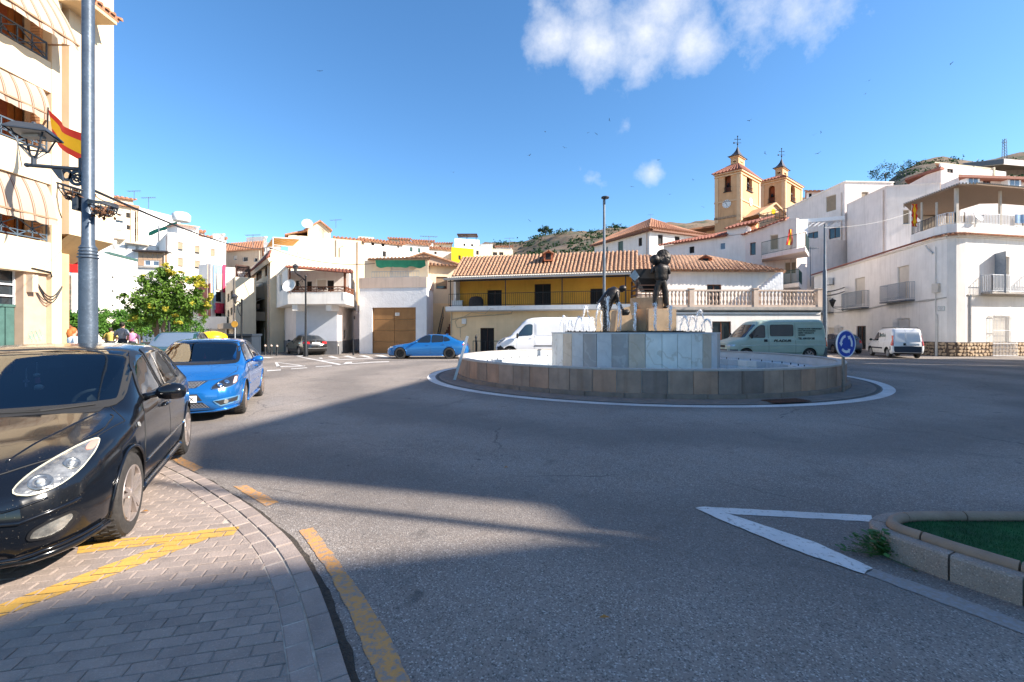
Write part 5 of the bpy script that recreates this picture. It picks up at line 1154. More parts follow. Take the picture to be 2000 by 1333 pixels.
# white house with the angled green balcony
zq=Z_(459,37)
t,ws,o=building('green_balcony_house','pinkish white house with a dark green iron balcony carrying a small flag','house',[(1456,37),(1556,34.2),(1576,36)],-.2,zq,M['pinkwhite'],{0:[(1465,474,1476,498.5,'brown',dict(frame=M['wood_mid'])),(1504,458.8,1520,488,'shutter',dict(closed=1)),(1532,512,1556,535,'shutter',dict(closed=.9))]},D=6)
w=ws[0];mb=MB(o);pr=[w.pt(0,zq,0),w.pt(w.L,zq,0),w.pt(w.L,Z_(428,34.5),0),w.pt(w.L*.8,Z_(432,35),0)];mb.add(pr+[p-w.n.to_3d()*1.2 for p in pr],[(0,1,2,3),(4,7,6,5),(3,2,6,7),(0,3,7,4),(1,5,6,2)]);mb.build('sloping_wall_top',M['pinkwhite'],t)
tile_roof(o,w.pt(-.2,zq+.0,.18),w.pt(w.L*.8,Z_(431,35),.18),w.pt(-.2,zq+.2,-.6),w.pt(w.L*.8,Z_(430,35)+.2,-.6),t,M['tile_red'],.26,seg=2,thick=.06)
railing(o,[w.pt(w.L*.25,Z_(452,36.3)+.6,-.4),w.pt(w.L*.8,Z_(432,35)+.2,-.4)],.8,t,M['iron'],gap=.3,t=.02)
for(pa,da,pb,db,pc,dc,ysl,h_,par_y)in((1488,34.6,1573,31.0,1580,33.5,492,1.0,0),(1530,33.4,1560,32.0,1566,34,555,.95,0)):
 z=Z_(ysl,32.9);a,b_,c_=XY(pa,da),XY(pb,db),XY(pc,dc);a2=w.pt(max(.2,w.uz(pa,500)[0]),0).xy
 mb=MB(o);mb.prism([tuple(a),tuple(b_),tuple(c_),tuple(w.pt(w.L,0).xy),tuple(a2)],z-.28,z);q=mb.build('balcony',M['pinkwhite'],t)
 railing(o,[Vector((*a2,z)),Vector((*a,z)),Vector((*b_,z)),Vector((*c_,z))],h_,q,mat('dark_green_iron',(.015,.055,.05),.5),gap=.11,t=.02)
fl=thing('flag','small red and yellow flag tied to the dark green balcony railing','flag',(*XY(1540,32.3),Z_(482,32.3)+.1));M['flag_red']=mat('flag_red',(.62,.03,.02),.8,var=.08);M['flag_yel']=mat('flag_yellow',(.85,.50,.01),.8,var=.08)
for nm,x0,x1,m_ in(('red_stripe',-.17,-.06,'flag_red'),('yellow_stripe',-.06,.08,'flag_yel'),('red_stripe',.08,.17,'flag_red')):
 mb=MB();vs=[(x+.05*math.sin(z*3+x*8)+(z*.12),-.05+.03*math.sin(z*5+x*20),z)for z in[k*.14 for k in range(9)]for x in(x0,x1)];mb.add(vs,[(2*i,2*i+1,2*i+3,2*i+2)for i in range(8)]);mb.build(nm,M[m_],fl,smooth=True)
 # stacked pinkish white blocks
t,ws,o=building('upper_block','sloping-topped white building with a brown shutter above the white pergola','house',[(1536,63),(1650,55),(1745,55.3)],-.2,Z_(408,63),M['white'],{0:[(1613,381,1633,413,'shutter',dict(closed=1)),(1562,432,1570,446,'dark'),(1619,445,1641,466,'brown'),(1560,453,1577,466,'brown'),(1577,454,1598,467,'brown')],1:[(1683,375,1696.5,392,'shutter',dict(closed=1))]},D=8,roof='none')
w,w2=ws[0],ws[1];zl,zh=Z_(408,63),Z_(355,55);t_=t
# wall top rises to the corner: rebuild walls with full height then trim with a wedge
for ch in list(t.children):
 if ch.name.startswith('wall'):bpy.data.objects.remove(ch)
mb=MB(o);w2.z1=zh;w2.mesh(mb)
us=sorted({0,w.L,*[h[0]for h in w.holes],*[h[1]for h in w.holes]})
w.mesh(mb)
h_sh=[h for h in w.holes if h[3]>zl-.01]
def ztop(u):return zl+(zh-zl)*u/w.L
us=sorted({0,w.L,*[x for h in h_sh for x in h[:2]]})
for a,b_ in zip(us,us[1:]):
 hh=[h for h in h_sh if h[0]-1e-6<(a+b_)/2<h[1]]
 if hh:
  h=hh[0];mb.add([w.pt(a,min(h[3],ztop(a)-.02)),w.pt(b_,min(h[3],ztop(a)-.02)),w.pt(b_,ztop(b_)),w.pt(a,ztop(a))],[(0,1,2,3)])
  if h[2]>zl:mb.add([w.pt(a,zl),w.pt(b_,zl),w.pt(b_,h[2]),w.pt(a,h[2])],[(0,1,2,3)])
 else:mb.add([w.pt(a,zl),w.pt(b_,zl),w.pt(b_,ztop(b_)),w.pt(a,ztop(a))],[(0,1,2,3)])
p0,p1,p2=w.pt(0,zl),w.pt(w.L,zh),w2.pt(w2.L,zh);bk=[p2+Vector((p2.x,p2.y,0)).normalized()*8,p1+Vector((p1.x,p1.y,0)).normalized()*8,p0+Vector((p0.x,p0.y,0)).normalized()*8]
mb.add([p0,p1,p2,*bk],[(0,1,4,5),(1,2,3,4)]);mb.add([p2,bk[0],(bk[0].x,bk[0].y,0),(p2.x,p2.y,0)],[(0,1,2,3)]);mb.build('wall',M['pinkwhite'],t,fix=False)
mb=MB(o);mb.bar(p0,p1,.25,.12);mb.bar(p1,p2,.25,.12);mb.build('coping',M['white'],t)
# pergola terrace under it
pg=thing('pergola','white concrete pergola with slatted roof over the upper terrace','pergola',(*XY(1600,52),Z_(466,51.5)));op=Vector((*XY(1600,52),Z_(466,51.5)))
zp=Z_(424,52);mb=MB(op);mb.slab([(*XY(1538,53.5),zp-.05),(*XY(1650,51.5),zp),(*XY(1650,51.9),zp),(*XY(1538,53.9),zp-.05)],.42);
for i in range(12):a=Vector((*XY(1498+i*12.5,56-i*.2),zp-.15));b_=Vector((*XY(1542+i*9.5,53.5-i*.17),zp-.15));mb.bar(a,b_,.16,.3)
for i in range(9):p=XY(1560+i*10,53-i*.15);mb.bar((p.x,p.y,zp-.2),(p.x+1.2,p.y+3.6,zp-.2),.14,.24)
mb.build('roof_beam',M['white_paint'],pg)
mb=MB(op);mb.box((X_(1569,52.6),52.6,(zp+Z_(463,52))/2-.1),(.85,.4,zp-Z_(463,52)-.1));mb.build('post',M['white_paint'],pg)
t,ws,o=building('lower_block','pinkish stained wall block below the pergola terrace','house',[(1560,53),(1574,51.5),(1662,53)],-.2,Z_(465,51.5),M['pinkwhite'],{},D=3)
t,ws,o=building('plain_block','large plain pinkish block with one brown shutter rising behind the white corner house','house',[(1655,51.5),(1732,45),(1836,44)],-.2,Z_(367,45),M['pinkwhite'],{1:[(1764,410,1777,438,'shutter',dict(closed=.9,sill=True))]},D=6,parapet=.12)
aerial(1583,482,33,560,'bare mast with a bent tv aerial rising from the end of the balustrade',1.0,.4)
# 10. right white house with roofed terrace
zE2=Z_(459.5,29.3)
wh,ws,o=building('white_corner_house','large white corner house with grey iron balconies and a rubble stone base on the right','house',[(1590,50.4),(1826,30.3),(1850,29.5),(1868,29.25),(1886,29.25),(2000,30.3),(2150,31.6)],0,zE2,M['white'],{0:[(1670,543,1689.5,594,'cream',dict(closed=1)),(1753,520,1775.5,584,'cream',dict(closed=1)),(1612,572,1623,612,'cream',dict(closed=1)),(1673,637,1691,683,'brown',dict(frame=M['wood_mid'],label='brown street door')),(1752,622,1777,660,'cream',dict(closed=1)),(1636,640,1646,670,'cream',dict(closed=1)),(1616,640,1631,672,'wshutter')],4:[(1947,501,1972,572,'cream',dict(closed=1)),(1940,618,1972,694,'cream',dict(closed=1))]},D=8)
w=ws[0];wf=ws[4]
def balc(w,x0,x1,ya,yb_,par,o_,proj=.55,slabm=None,mt=None):
 u0,u1=w.uz(x0,ya)[0],w.uz(x1,ya)[0];um=(x0+x1)/2;zb,zt=w.uz(um,yb_)[1],w.uz(um,ya)[1]
 mb=MB(o_);w.lbox(mb,u0+.0,u1-.0,zb-.10,zb,0,proj);q=mb.build('balcony',slabm or M['dull_galv'],par)
 pr=[w.pt(u0+.03,zb,0),w.pt(u0+.03,zb,proj-.03),w.pt(u1-.03,zb,proj-.03),w.pt(u1-.03,zb,0)]
 r=railing(o_,pr,zt-zb,q,mt or M['grey_iron'],gap=.115,t=.02)
 mb=MB(o_);n_=int((u1-u0)/.22)
 for i in range(n_):
  c=w.pt(u0+.1+(u1-u0-.2)*(i+.5)/n_,zb+.19,proj-.03);mb.tube([c+w.d.to_3d()*.08*math.cos(a*math.pi/5)+Vector((0,0,.08*math.sin(a*math.pi/5)))for a in range(11)],.009,4)
 mb.build('scroll',mt or M['grey_iron'],q);return q
balc(w,1656,1697.5,571,602,wh,o);balc(w,1733.5,1787,555,588,wh,o);balc(w,1599,1629,585,611,wh,o)
balc(wf,1916,1997,540,573,wh,o,.6,M['concrete'],M['white_iron']);balc(wf,2000,2090,540,575,wh,o,.6,M['concrete'],M['white_iron'])
def grille(w,x0,x1,ya,yb_,par,o_,mt,crest=True):
 u0,u1=w.uz(x0,ya)[0],w.uz(x1,ya)[0];um=(x0+x1)/2;zb,zt=w.uz(um,yb_)[1],w.uz(um,ya)[1];zb=max(zb,.05);mb=MB(o_);p=.16;n_=max(4,int((u1-u0)/.12))
 for i in range(n_+1):u=u0+(u1-u0)*i/n_;mb.bar(w.pt(u,zb,p),w.pt(u,zt,p),.018)
 for u in(u0,u1):
  for k in(0,1,2):mb.bar(w.pt(u,zb+(zt-zb)*k/2,0),w.pt(u,zb+(zt-zb)*k/2,p),.02)
 for z in(zb,zb+(zt-zb)*.3,zb+(zt-zb)*.62,zt):mb.bar(w.pt(u0-.03,z,p),w.pt(u1+.03,z,p),.03)
 if crest:
  um=(u0+u1)/2
  for sgn in(-1,1):
   pts=[w.pt(um+sgn*((u1-u0)/2)*(1-k/10),zt+.06+.22*(k/10)**1.5+.04*math.sin(k*1.2),p)for k in range(11)];mb.tube(pts,.014,4)
   for k in range(4):c=w.pt(um+sgn*(u1-u0)*(.42-.11*k),zt+.07+.025*k,p);mb.tube([c+w.d.to_3d()*.05*math.cos(a*math.pi/4)+Vector((0,0,.05*math.sin(a*math.pi/4)))for a in range(9)],.008,4)
  mb.tube([w.pt(um,zt,p),w.pt(um,zt+.34,p)],.014,4)
 return mb.build('window_grille',mt,par)
grille(w,1749,1779,627,655,wh,o,M['white_iron']);grille(w,1633,1648,640,672,wh,o,M['white_iron'])
grille(wf,1934,1981,616,696,wh,o,M['white_iron'])
mb=MB(o)
u0=wf.uz(1943,540)[0];mb.add([wf.pt(u0,Z_(570,30),.0),wf.pt(u0,Z_(497,30),.0),wf.pt(u0-.12,Z_(493,29.6),.62),wf.pt(u0-.12,Z_(574,29.6),.62)],[(0,1,2,3)]);mb.add([wf.pt(u0+.05,Z_(570,30),.0),wf.pt(u0+.05,Z_(497,30),.0),wf.pt(u0-.07,Z_(493,29.6),.62),wf.pt(u0-.07,Z_(574,29.6),.62)],[(3,2,1,0)]);mb.build('open_shutter',M['grey_iron'],wh)
# rubble stone base: individual stones are under ten pixels, joined as one part
mb=MB(o);rnd=random.Random(4);M['rubble']=mat('rubble_stone',(.55,.42,.28),.9,col2=(.34,.24,.16),scale=2.2,bump=.5,bscale=20)
bs=MB(o)
for w_ in(ws[0],ws[1],ws[2],ws[3],ws[4],ws[5]):
 ulo=w_.uz(1795,690)[0]if w_ is ws[0]else 0
 w_.lbox(bs,ulo,w_.L,0,.93,.0,.03)
 u=ulo
 for row in range(4):
  u=ulo+rnd.uniform(0,.1)
  while u<w_.L-.08:
   wd_=rnd.uniform(.16,.40);wd_=min(wd_,w_.L-u);z0=.02+row*.225+rnd.uniform(-.03,.03);h=.20+rnd.uniform(-.03,.03);c=[(u+.03,z0+rnd.uniform(.02,.09)),(u+wd_*rnd.uniform(.35,.65),z0),(u+wd_-.03,z0+rnd.uniform(.02,.09)),(u+wd_-.02,z0+h-rnd.uniform(0,.09)),(u+wd_*rnd.uniform(.35,.65),z0+h),(u+.02,z0+h-rnd.uniform(0,.09))]
   um,zm=u+wd_/2,z0+h/2;front=[w_.pt(um+(a-um)*.86,zm+(b-zm)*.86,.075)for a,b in c];back_=[w_.pt(a,b,.03)for a,b in c]
   mb.add(front+back_,[tuple(range(6))]+[(i,i+6,(i+1)%6+6,(i+1)%6)for i in range(6)]);u+=wd_
bs.build('stone_base',mat('base_mortar',(.12,.09,.07),.95),wh,fix=False);mb.build('rubble_stones',M['rubble'],wh,kind='stuff',fix=False)
# tiled eave
for i,w_ in enumerate(ws[:6]):
 tile_roof(o,w_.pt(-.02,zE2-.0,.30),w_.pt(w_.L+.02,zE2,.30),w_.pt(-.02,zE2+.16,-.15),w_.pt(w_.L+.02,zE2+.16,-.15),wh,M['tile_red']if i==0 else M['tile'],.22,seg=2,thick=.05,name='eave')
mb=MB(o)
for w_ in ws[:6]:w_.lbox(mb,-.02,w_.L+.02,zE2-.16,zE2-.05,0,.12)
mb.build('cornice',M['white'],wh)
# pipes, box, cables, street name plate
mb=MB(o);W0=w
def q0(px,py,o_=.06,w_=None):w_=w_ or W0;u,z=w_.uz(px,py);return w_.pt(u,z,o_)
wq=ws[1]
mb.tube([q0(1815,479,.2),q0(1816,487,.1),q0(1824,496,.08)],.06,6);mb.tube([q0(1829,482,.06,wq),q0(1829,696,.06,wq)],.028,6);mb.tube([q0(1831,615,.07,wq),q0(1831,697,.07,wq)],.075,8)
mb.tube([q0(1894,576,.05,wf),q0(1894,668,.05,wf)],.05,6);mb.build('drainpipe',mat('white_pipe',(.62,.60,.56),.6,var=.1),wh)
mb=MB(o);wq.lbox(mb,wq.uz(1825,560)[0],wq.uz(1837,560)[0],Z_(572,30),Z_(554,30),.0,.2);mb.build('meter_box',M['shutter_w'],wh)
mb=MB(o)
ln=[(1600,611),(1640,609),(1668,606),(1700,601),(1735,595),(1780,590),(1815,586)]
for k in range(3):mb.tube([q0(px,py+k*.8+math.sin(px*.1+k)*1.2,.05)for px,py in ln]+[q0(px,py+k*.8,.05,wq)for px,py in((1830,584),(1848,581))]+[q0(px,py+k*.8,.05,wf)for px,py in((1890,576),(1912,577),(1950,578),(1999,579))],.016,4)
mb.build('facade_cable',M['greycable'],wh)
wpk=ws[2];u,z=wpk.uz(1838,603);u=max(u,.2);wpk2=ws[1];u,z=wpk2.uz(1839,603);mb=MB(o);wpk2.lbox(mb,u-.22,u+.22,z-.15,z+.15,.0,.03);sp_=mb.build('street_name_plate',M['plastic_w'],wh)
mb=MB(o)
for k in range(2):wpk2.lbox(mb,u-.13+.03*k,u+.13-.03*k,z+.03-.08*k,z+.05-.08*k,.03,.034)
mb.build('faded_lettering',M['ink'],wh)
for k,(du,dz,sx,sz)in enumerate(((0,.14,.42,.015),(0,-.14,.42,.015),(-.21,0,.015,.28),(.21,0,.015,.28))):
 mb=MB(o);wpk2.lbox(mb,u+du-sx/2,u+du+sx/2,z+dz-sz/2,z+dz+sz/2,.03,.034);mb.build('plate_border',M['green_door'],wh)
 # air conditioner
c=W0.pt(W0.uz(1626,550)[0],0,0);ua,za=W0.uz(1626,550);ac=thing('air_conditioner','white air conditioner unit high on the shaded wall of the right corner house','air conditioner',W0.pt(ua,za-.35,0));oa=Vector(W0.pt(ua,za-.35,0))
mb=MB(oa);W0.lbox(mb,ua-.45,ua+.45,za-.32,za+.32,.15,.5);mb.build('case',M['plastic_w'],ac)
mb=MB(oa);n_=16;cc_=[W0.pt(ua-.12+.24*math.cos(2*math.pi*k/n_),za+.24*math.sin(2*math.pi*k/n_),.502)for k in range(n_)];mb.add(cc_,[tuple(range(n_))]);mb.build('fan_grille',M['black'],ac,fix=False)
mb=MB(oa);[W0.lbox(mb,ua+s-.02,ua+s+.02,za-.36,za-.325,.0,.45)for s in(-.35,.35)];mb.build('bracket',M['dull_galv'],ac)
# roof terrace: parapet, railing, canopy
zp2=Z_(437,29.3);mb=MB(o);uS=W0.uz(1779,470)[0]
W0.lbox(mb,uS,W0.L,zE2+.18,zp2,-.16,.02)
for w_ in ws[1:6]:w_.lbox(mb,-.02,w_.L+.02,zE2+.18,zp2,-.16,.02)
mb.build('terrace_parapet',M['white'],wh)
pr=[W0.pt(uS,zp2,-.07),W0.pt(W0.L,zp2,-.07)];railing(o,pr,.75,wh,M['iron'],gap=.16,t=.03)
pr=[ws[1].pt(0,zp2,-.07),ws[2].pt(0,zp2,-.07),ws[3].pt(0,zp2,-.07),ws[4].pt(0,zp2,-.07),ws[5].pt(0,zp2,-.07),ws[5].pt(ws[5].L,zp2,-.07)];railing(o,pr,.75,wh,M['white_iron'],gap=.13,t=.03)
zc1=Z_(364,29.2);cn=[W0.pt(uS-.2,Z_(397,W0.pt(uS,0).y),.3),ws[3].pt(-.3,zc1+.0,.5),ws[4].pt(0,zc1,.6),ws[5].pt(ws[5].L,zc1-.05,.6)]
bkc=[p+Vector((p.x*.16+1.5,p.y*.16,.1))for p in cn];mb=MB(o);mb.slab([cn[0],cn[1],bkc[1],bkc[0]],.08);mb.slab([cn[1],cn[2],bkc[2],bkc[1]],.08);mb.slab([cn[2],cn[3],bkc[3],bkc[2]],.08)
cn_o=mb.build('canopy',mat('cane_matting',(.22,.15,.10),.95,var=.3,scale=20,bump=.6,bscale=60),wh)
mb=MB(o)
for a,b_ in zip(cn,cn[1:]):
 n_=int((b_-a).length/.18)
 for i in range(n_):p=a.lerp(b_,i/n_);p2_=a.lerp(b_,(i+.5)/n_);mb.bar(p+Vector((0,0,.06)),p+Vector((0,0,.06))+Vector((p.x,p.y,0)).normalized()*1.4,.09,.05)
mb.build('canopy_edge_sheets',M['concrete'],wh,kind='stuff')
pl_=[(W0,W0.uz(px,440)[0],None,.09)for px in(1779,1797,1826)]+[(ws[3],.1,zc1,.16),(wf,wf.uz(1957,400)[0],zc1-.05,.12),(ws[5],3,zc1-.05,.12)]
for w_,u,zt,wd in pl_:mb=MB(o);mb.bar(w_.pt(u,zp2,-.1),w_.pt(u,zt or Z_(396,w_.pt(u,0).y),-.1),wd);mb.build('canopy_post',mat('cream_post',(.45,.40,.34),.7),wh)
mb=MB(o);mb.prism([tuple(p)for p in(XY(1800,36.5),XY(2000,36),XY(2150,37),XY(2150,38),XY(1800,38))],zE2,zc1-.1);mb.build('terrace_back_wall',M['beige'],wh)
dish(1908,425,29.3,.34,R(15),'small white satellite dish on the white railing of the roofed terrace',.6)
pf=W0.pt(W0.uz(1788,420)[0],0,.05);fg=thing('flag','red and yellow striped flag hanging from a canopy post of the roofed terrace','flag',(pf.x,pf.y,Z_(443,pf.y)))
hh=Z_(399,pf.y)-Z_(443,pf.y)
for x0,x1,m_ in((-.22,-.09,'flag_red'),(-.09,.10,'flag_yel'),(.10,.22,'flag_red')):
 mb=MB();vs=[(x*(.8+.25*math.sin(z*4)),.04*math.sin(z*5+x*15),hh*z/10.0)for z in range(11)for x in(x0,x1)];mb.add(vs,[(2*i,2*i+1,2*i+3,2*i+2)for i in range(10)]);mb.build('stripe',M[m_],fg,smooth=True)
dr=thing('draped_cloth','pale blue and red cloths drying on the terrace railing at the right edge','laundry',ws[4].pt(ws[4].L-.9,zp2,.05))
mb=MB();vs=[(x*.1,-.02-.03*math.sin(x*1.3),z)for x in range(8)for z in(.2,.78)];mb.add(vs,[(2*i,2*i+2,2*i+3,2*i+1)for i in range(7)]);mb.build('cloth',mat('blue_cloth',(.22,.38,.58),.85,var=.2),dr,smooth=True)
# 11. houses above, far right
t,ws,o=building('hill_house','pink house with red roof edge and open roof canopy on the upper right hill','house',[(1771,62),(1838,55),(1965,58)],0,Z_(343,58),M['pinkwhite'],{1:[(1850,330,1862,338,'dark')]},D=9,roof='none')
mb=MB(o);e=[(*XY(1768,62),Z_(349,62)),(*XY(1838,54.5),Z_(325,54.5)),(*XY(1950,57),Z_(333,57)),(*XY(1950,66),Z_(333,57)),(*XY(1800,70),Z_(349,62))];mb.slab(e[:2]+e[3:],.3);mb.build('red_roof',M['tile_red'],t)
cz_=Z_(322,57);mb=MB(o);mb.slab([(*XY(1826,56),cz_),(*XY(1944,57.5),cz_-.3),(*XY(1944,64),cz_-.3),(*XY(1840,63),cz_)],.14)
for px,d in((1858,56.5),(1903,57),(1941,57.4)):mb.bar((*XY(px,d),Z_(345,57)),(*XY(px,d),cz_-.2),.2)
mb.build('canopy',M['cream'],t);mb=MB(o);ws[1].lbox(mb,0,ws[1].L,Z_(343,58),Z_(336,58),-.2,0);mb.build('parapet',M['white'],t)
t,ws,o=building('hill_house','white house with two bay windows and a long red eave on the upper right hill','house',[(1792,52),(1876,46),(2040,47)],0,Z_(345,46),M['pinkwhite'],{1:[(1920,353,1936,366,'glass',dict(frame=M['tile_red'])),(1970,355,1977,366,'black')]},D=7,roof='none')
mb=MB(o);e=[(*XY(1872,45),Z_(341,45)),(*XY(2045,46),Z_(347,46)),(*XY(2045,52),Z_(345,46)),(*XY(1880,52),Z_(340,45))];mb.slab(e,.25);mb.build('red_roof',M['tile_red'],t)
for px in(1888,1968):
 mb=MB(o);w_=ws[1];u=w_.uz(px,360)[0];w_.lbox(mb,u-.75,u+.75,Z_(370,46),Z_(349,46),0,.6);bb=mb.build('bay_window',M['white_paint'],t);mb=MB(o);w_.lbox(mb,u-.5,u-.05,Z_(364,46),Z_(351,46),.602,.62);w_.lbox(mb,u+.05,u+.5,Z_(364,46),Z_(351,46),.602,.62);mb.build('pane',M['glassblue'],bb)
t,ws,o=building('hill_warehouse','long low dark-walled building on the crest of the right hill','building',[(1880,190),(1960,185),(2060,190)],Z_(330,190),Z_(312,186),M['pinkwhite'],{},D=12,roof='none')
mb=MB(o);ws[0].lbox(mb,0,ws[0].L,Z_(322,186),Z_(313,186),.0,.4);mb.build('dark_band',M['grey'],t)
py_=thing('lattice_mast','lattice steel mast on the skyline of the right hill','mast',(*XY(1962,195),Z_(315,195)));mb=MB();h=Z_(272,195)-Z_(315,195)
for sx in(-1,1):
 for sy in(-1,1):mb.bar((sx*.6,sy*.6,0),(sx*.35,sy*.35,h),.14)
for k in range(8):
 a,b_=h*k/8,h*(k+1)/8
 for sy in(-1,1):mb.bar((-.55,sy*.5,a),(.5,sy*.45,b_),.1);mb.bar((.55,sy*.5,a),(-.5,sy*.45,b_),.1)
mb.bar((-1.3,0,h*.85),(1.3,0,h*.85),.14);mb.build('lattice',M['dull_galv'],py_)
# FOUNTAIN
FD=18.17;FA=R(14.8);FC=Vector((FD*math.sin(FA),FD*math.cos(FA),0))
FR=6.67;FH=.73;DR=3.09;DH=1.60
def slate_mat(name,col,col2,rough=.7):
 m=mat(name,col,rough,col2=col2,rand=.15,scale=1.7,bump=.25,bscale=18,streak=.75)
 return m
SL=[slate_mat('brown_slate_slab',(.50,.30,.20),(.30,.19,.135)),slate_mat('grey_brown_slate_slab',(.42,.29,.215),(.25,.18,.14)),slate_mat('dark_slate_slab',(.31,.235,.195),(.18,.14,.12))]
def marble_mat(name,col,vein,vs=1.2):
 m=mat(name,col,.38,var=.12,scale=2,rand=.10);N,L=nodes_of(m);b=N['Principled BSDF'];cur=b.inputs['Base Color'].links[0].from_socket
 tc=N.new('ShaderNodeTexCoord');mp=N.new('ShaderNodeMapping');mp.inputs['Rotation'].default_value=(.5,.8,.3);oi=N.new('ShaderNodeObjectInfo');va=N.new('ShaderNodeVectorMath');va.operation='MULTIPLY_ADD';L.new(oi.outputs['Random'],va.inputs[0]);va.inputs[1].default_value=(41,27,33);L.new(tc.outputs['Object'],va.inputs[2]);L.new(va.outputs[0],mp.inputs['Vector'])
 w=N.new('ShaderNodeTexWave');w.inputs['Scale'].default_value=vs*.45;w.inputs['Distortion'].default_value=16;w.inputs['Detail'].default_value=5;w.inputs['Detail Scale'].default_value=1.6;L.new(mp.outputs[0],w.inputs['Vector'])
 r=N.new('ShaderNodeMapRange');r.inputs[1].default_value=.9;r.inputs[2].default_value=1;r.inputs[4].default_value=.35;L.new(w.outputs['Fac'],r.inputs[0])
 x=N.new('ShaderNodeMix');x.data_type='RGBA';L.new(r.outputs[0],x.inputs[0]);L.new(cur,x.inputs[6]);x.inputs[7].default_value=(*vein,1);L.new(x.outputs[2],b.inputs['Base Color']);return m
MA=[marble_mat('white_veined_marble',(.82,.78,.70),(.45,.35,.22)),marble_mat('grey_marble',(.38,.37,.355),(.55,.54,.52)),marble_mat('cream_marble',(.60,.49,.38),(.42,.30,.2)),marble_mat('pale_blue_marble',(.52,.55,.56),(.36,.38,.4))]
fou=thing('fountain','round slate and marble roundabout fountain with a raised central drum','fountain',FC)
rnd=random.Random(21)
def arc_slab(r0,r1,a0,a1,z0,z1,n=4,bev=.0):
 mb=MB();vs=[];fs=[]
 for i in range(n+1):
  a=a0+(a1-a0)*i/n;c,s_=math.cos(a),math.sin(a)
  for r_,z in((r0,z0),(r1,z0),(r1,z1),(r0,z1)):vs.append((r_*c,r_*s_,z))
 for i in range(n):
  for k in range(4):fs.append((i*4+k,(i+1)*4+k,(i+1)*4+(k+1)%4,i*4+(k+1)%4))
 fs+=[(0,1,2,3),tuple(n*4+k for k in(3,2,1,0))]
 mb.add(vs,fs);return mb
 # basin wall: core, slate slabs outside, tiles inside
core=MB();core.lathe((0,0,0),[(FR-.03,-.05),(FR-.03,FH-.06),(FR-.2,FH-.06),(FR-.2,.40),(5.62,.40),(5.62,-.05)],96);core.build('basin_core',M['marble'],fou,smooth=True,angle=30)
NS=70
for i in range(NS):
 a0,a1=2*math.pi*i/NS,2*math.pi*(i+1)/NS;g_=.0012
 j=rnd.uniform(-.003,.004)
 arc_slab(FR-.03,FR+j,a0+g_,a1-g_,.13,FH-.045,3).build('slate_slab',SL[rnd.choice((0,1,1,2,0))],fou)
for i in range(70):
 a0,a1=2*math.pi*(i+.5)/70,2*math.pi*(i+1.5)/70
 arc_slab(5.6,5.64,a0+.0015,a1-.0015,-.02,.395,2).build('pool_tile',MA[rnd.choice((3,3,0))],fou)
for i in range(42):
 a0,a1=2*math.pi*i/42,2*math.pi*(i+1)/42
 arc_slab(FR-.225,FR+.012,a0+.0006,a1-.0006,FH-.044,FH,4).build('coping_stone',mat('pale_coping',(.44,.40,.36),.7,var=.15,scale=5,bump=.2),fou)
for i in range(44):
 a0,a1=2*math.pi*i/44,2*math.pi*(i+1)/44
 arc_slab(FR-.02,FR+.11,a0+.0012,a1-.0012,-.02,.135+rnd.uniform(-.004,.004),4).build('plinth_stone',mat('plinth_stone',(.27,.21,.17),.9,col2=(.18,.145,.12),scale=3,bump=.4,bscale=40,streak=.3),fou)
M['pool_water']=mat('pool_water',(.30,.42,.46),.04,var=.1,scale=2,bump=.25,bscale=5,spec=.6)
w_=MB();w_.lathe((0,0,0),[(DR-.01,.16),(5.6,.16)],96);w_.build('pool_water',M['pool_water'],fou)
# drum with tall marble slabs
d_=MB();d_.lathe((0,0,0),[(DR-.04,0),(DR-.04,DH-.05),(DR-.3,DH-.05),(DR-.3,DH-.1),(.01,DH-.1)],72);d_.build('drum_core',M['marble'],fou,smooth=True,angle=30)
ND=37
order=[]
for i in range(ND):
 a0,a1=2*math.pi*i/ND,2*math.pi*(i+1)/ND
 arc_slab(DR-.04,DR,a0+.0028,a1-.0028,.05,DH-.045,3).build('marble_slab',MA[(0,1,2,0,3,1,0,2,3,0)[i*7%10]],fou)
cp=MB();cp.lathe((0,0,0),[(DR-.28,DH-.05),(DR-.28,DH),(DR+.015,DH),(DR+.015,DH-.044),(DR-.28,DH-.044)],72);cp.build('drum_coping',M['marble'],fou,smooth=True,angle=30)
rg=MB();rg.lathe((0,0,0),[(DR-.75,DH-.1),(DR-.75,DH+.035),(DR-.5,DH+.035),(DR-.5,DH-.1)],60)
for k in range(40):
 a=2*math.pi*k/40;rg.tube([(math.cos(a)*(DR-.62),math.sin(a)*(DR-.62),DH),(math.cos(a)*(DR-.62),math.sin(a)*(DR-.62),DH+.07)],.018,6)
rg.build('nozzle_ring',M['blacktrim'],fou)
nz=MB()
for k in range(60):
 a=2*math.pi*k/60;c=Vector((math.cos(a),math.sin(a),0));nz.tube([c*5.78+Vector((0,0,.4)),c*5.78+Vector((0,0,.47))],.02,6)
nz.build('ledge_nozzles',M['blacktrim'],fou,kind='stuff')
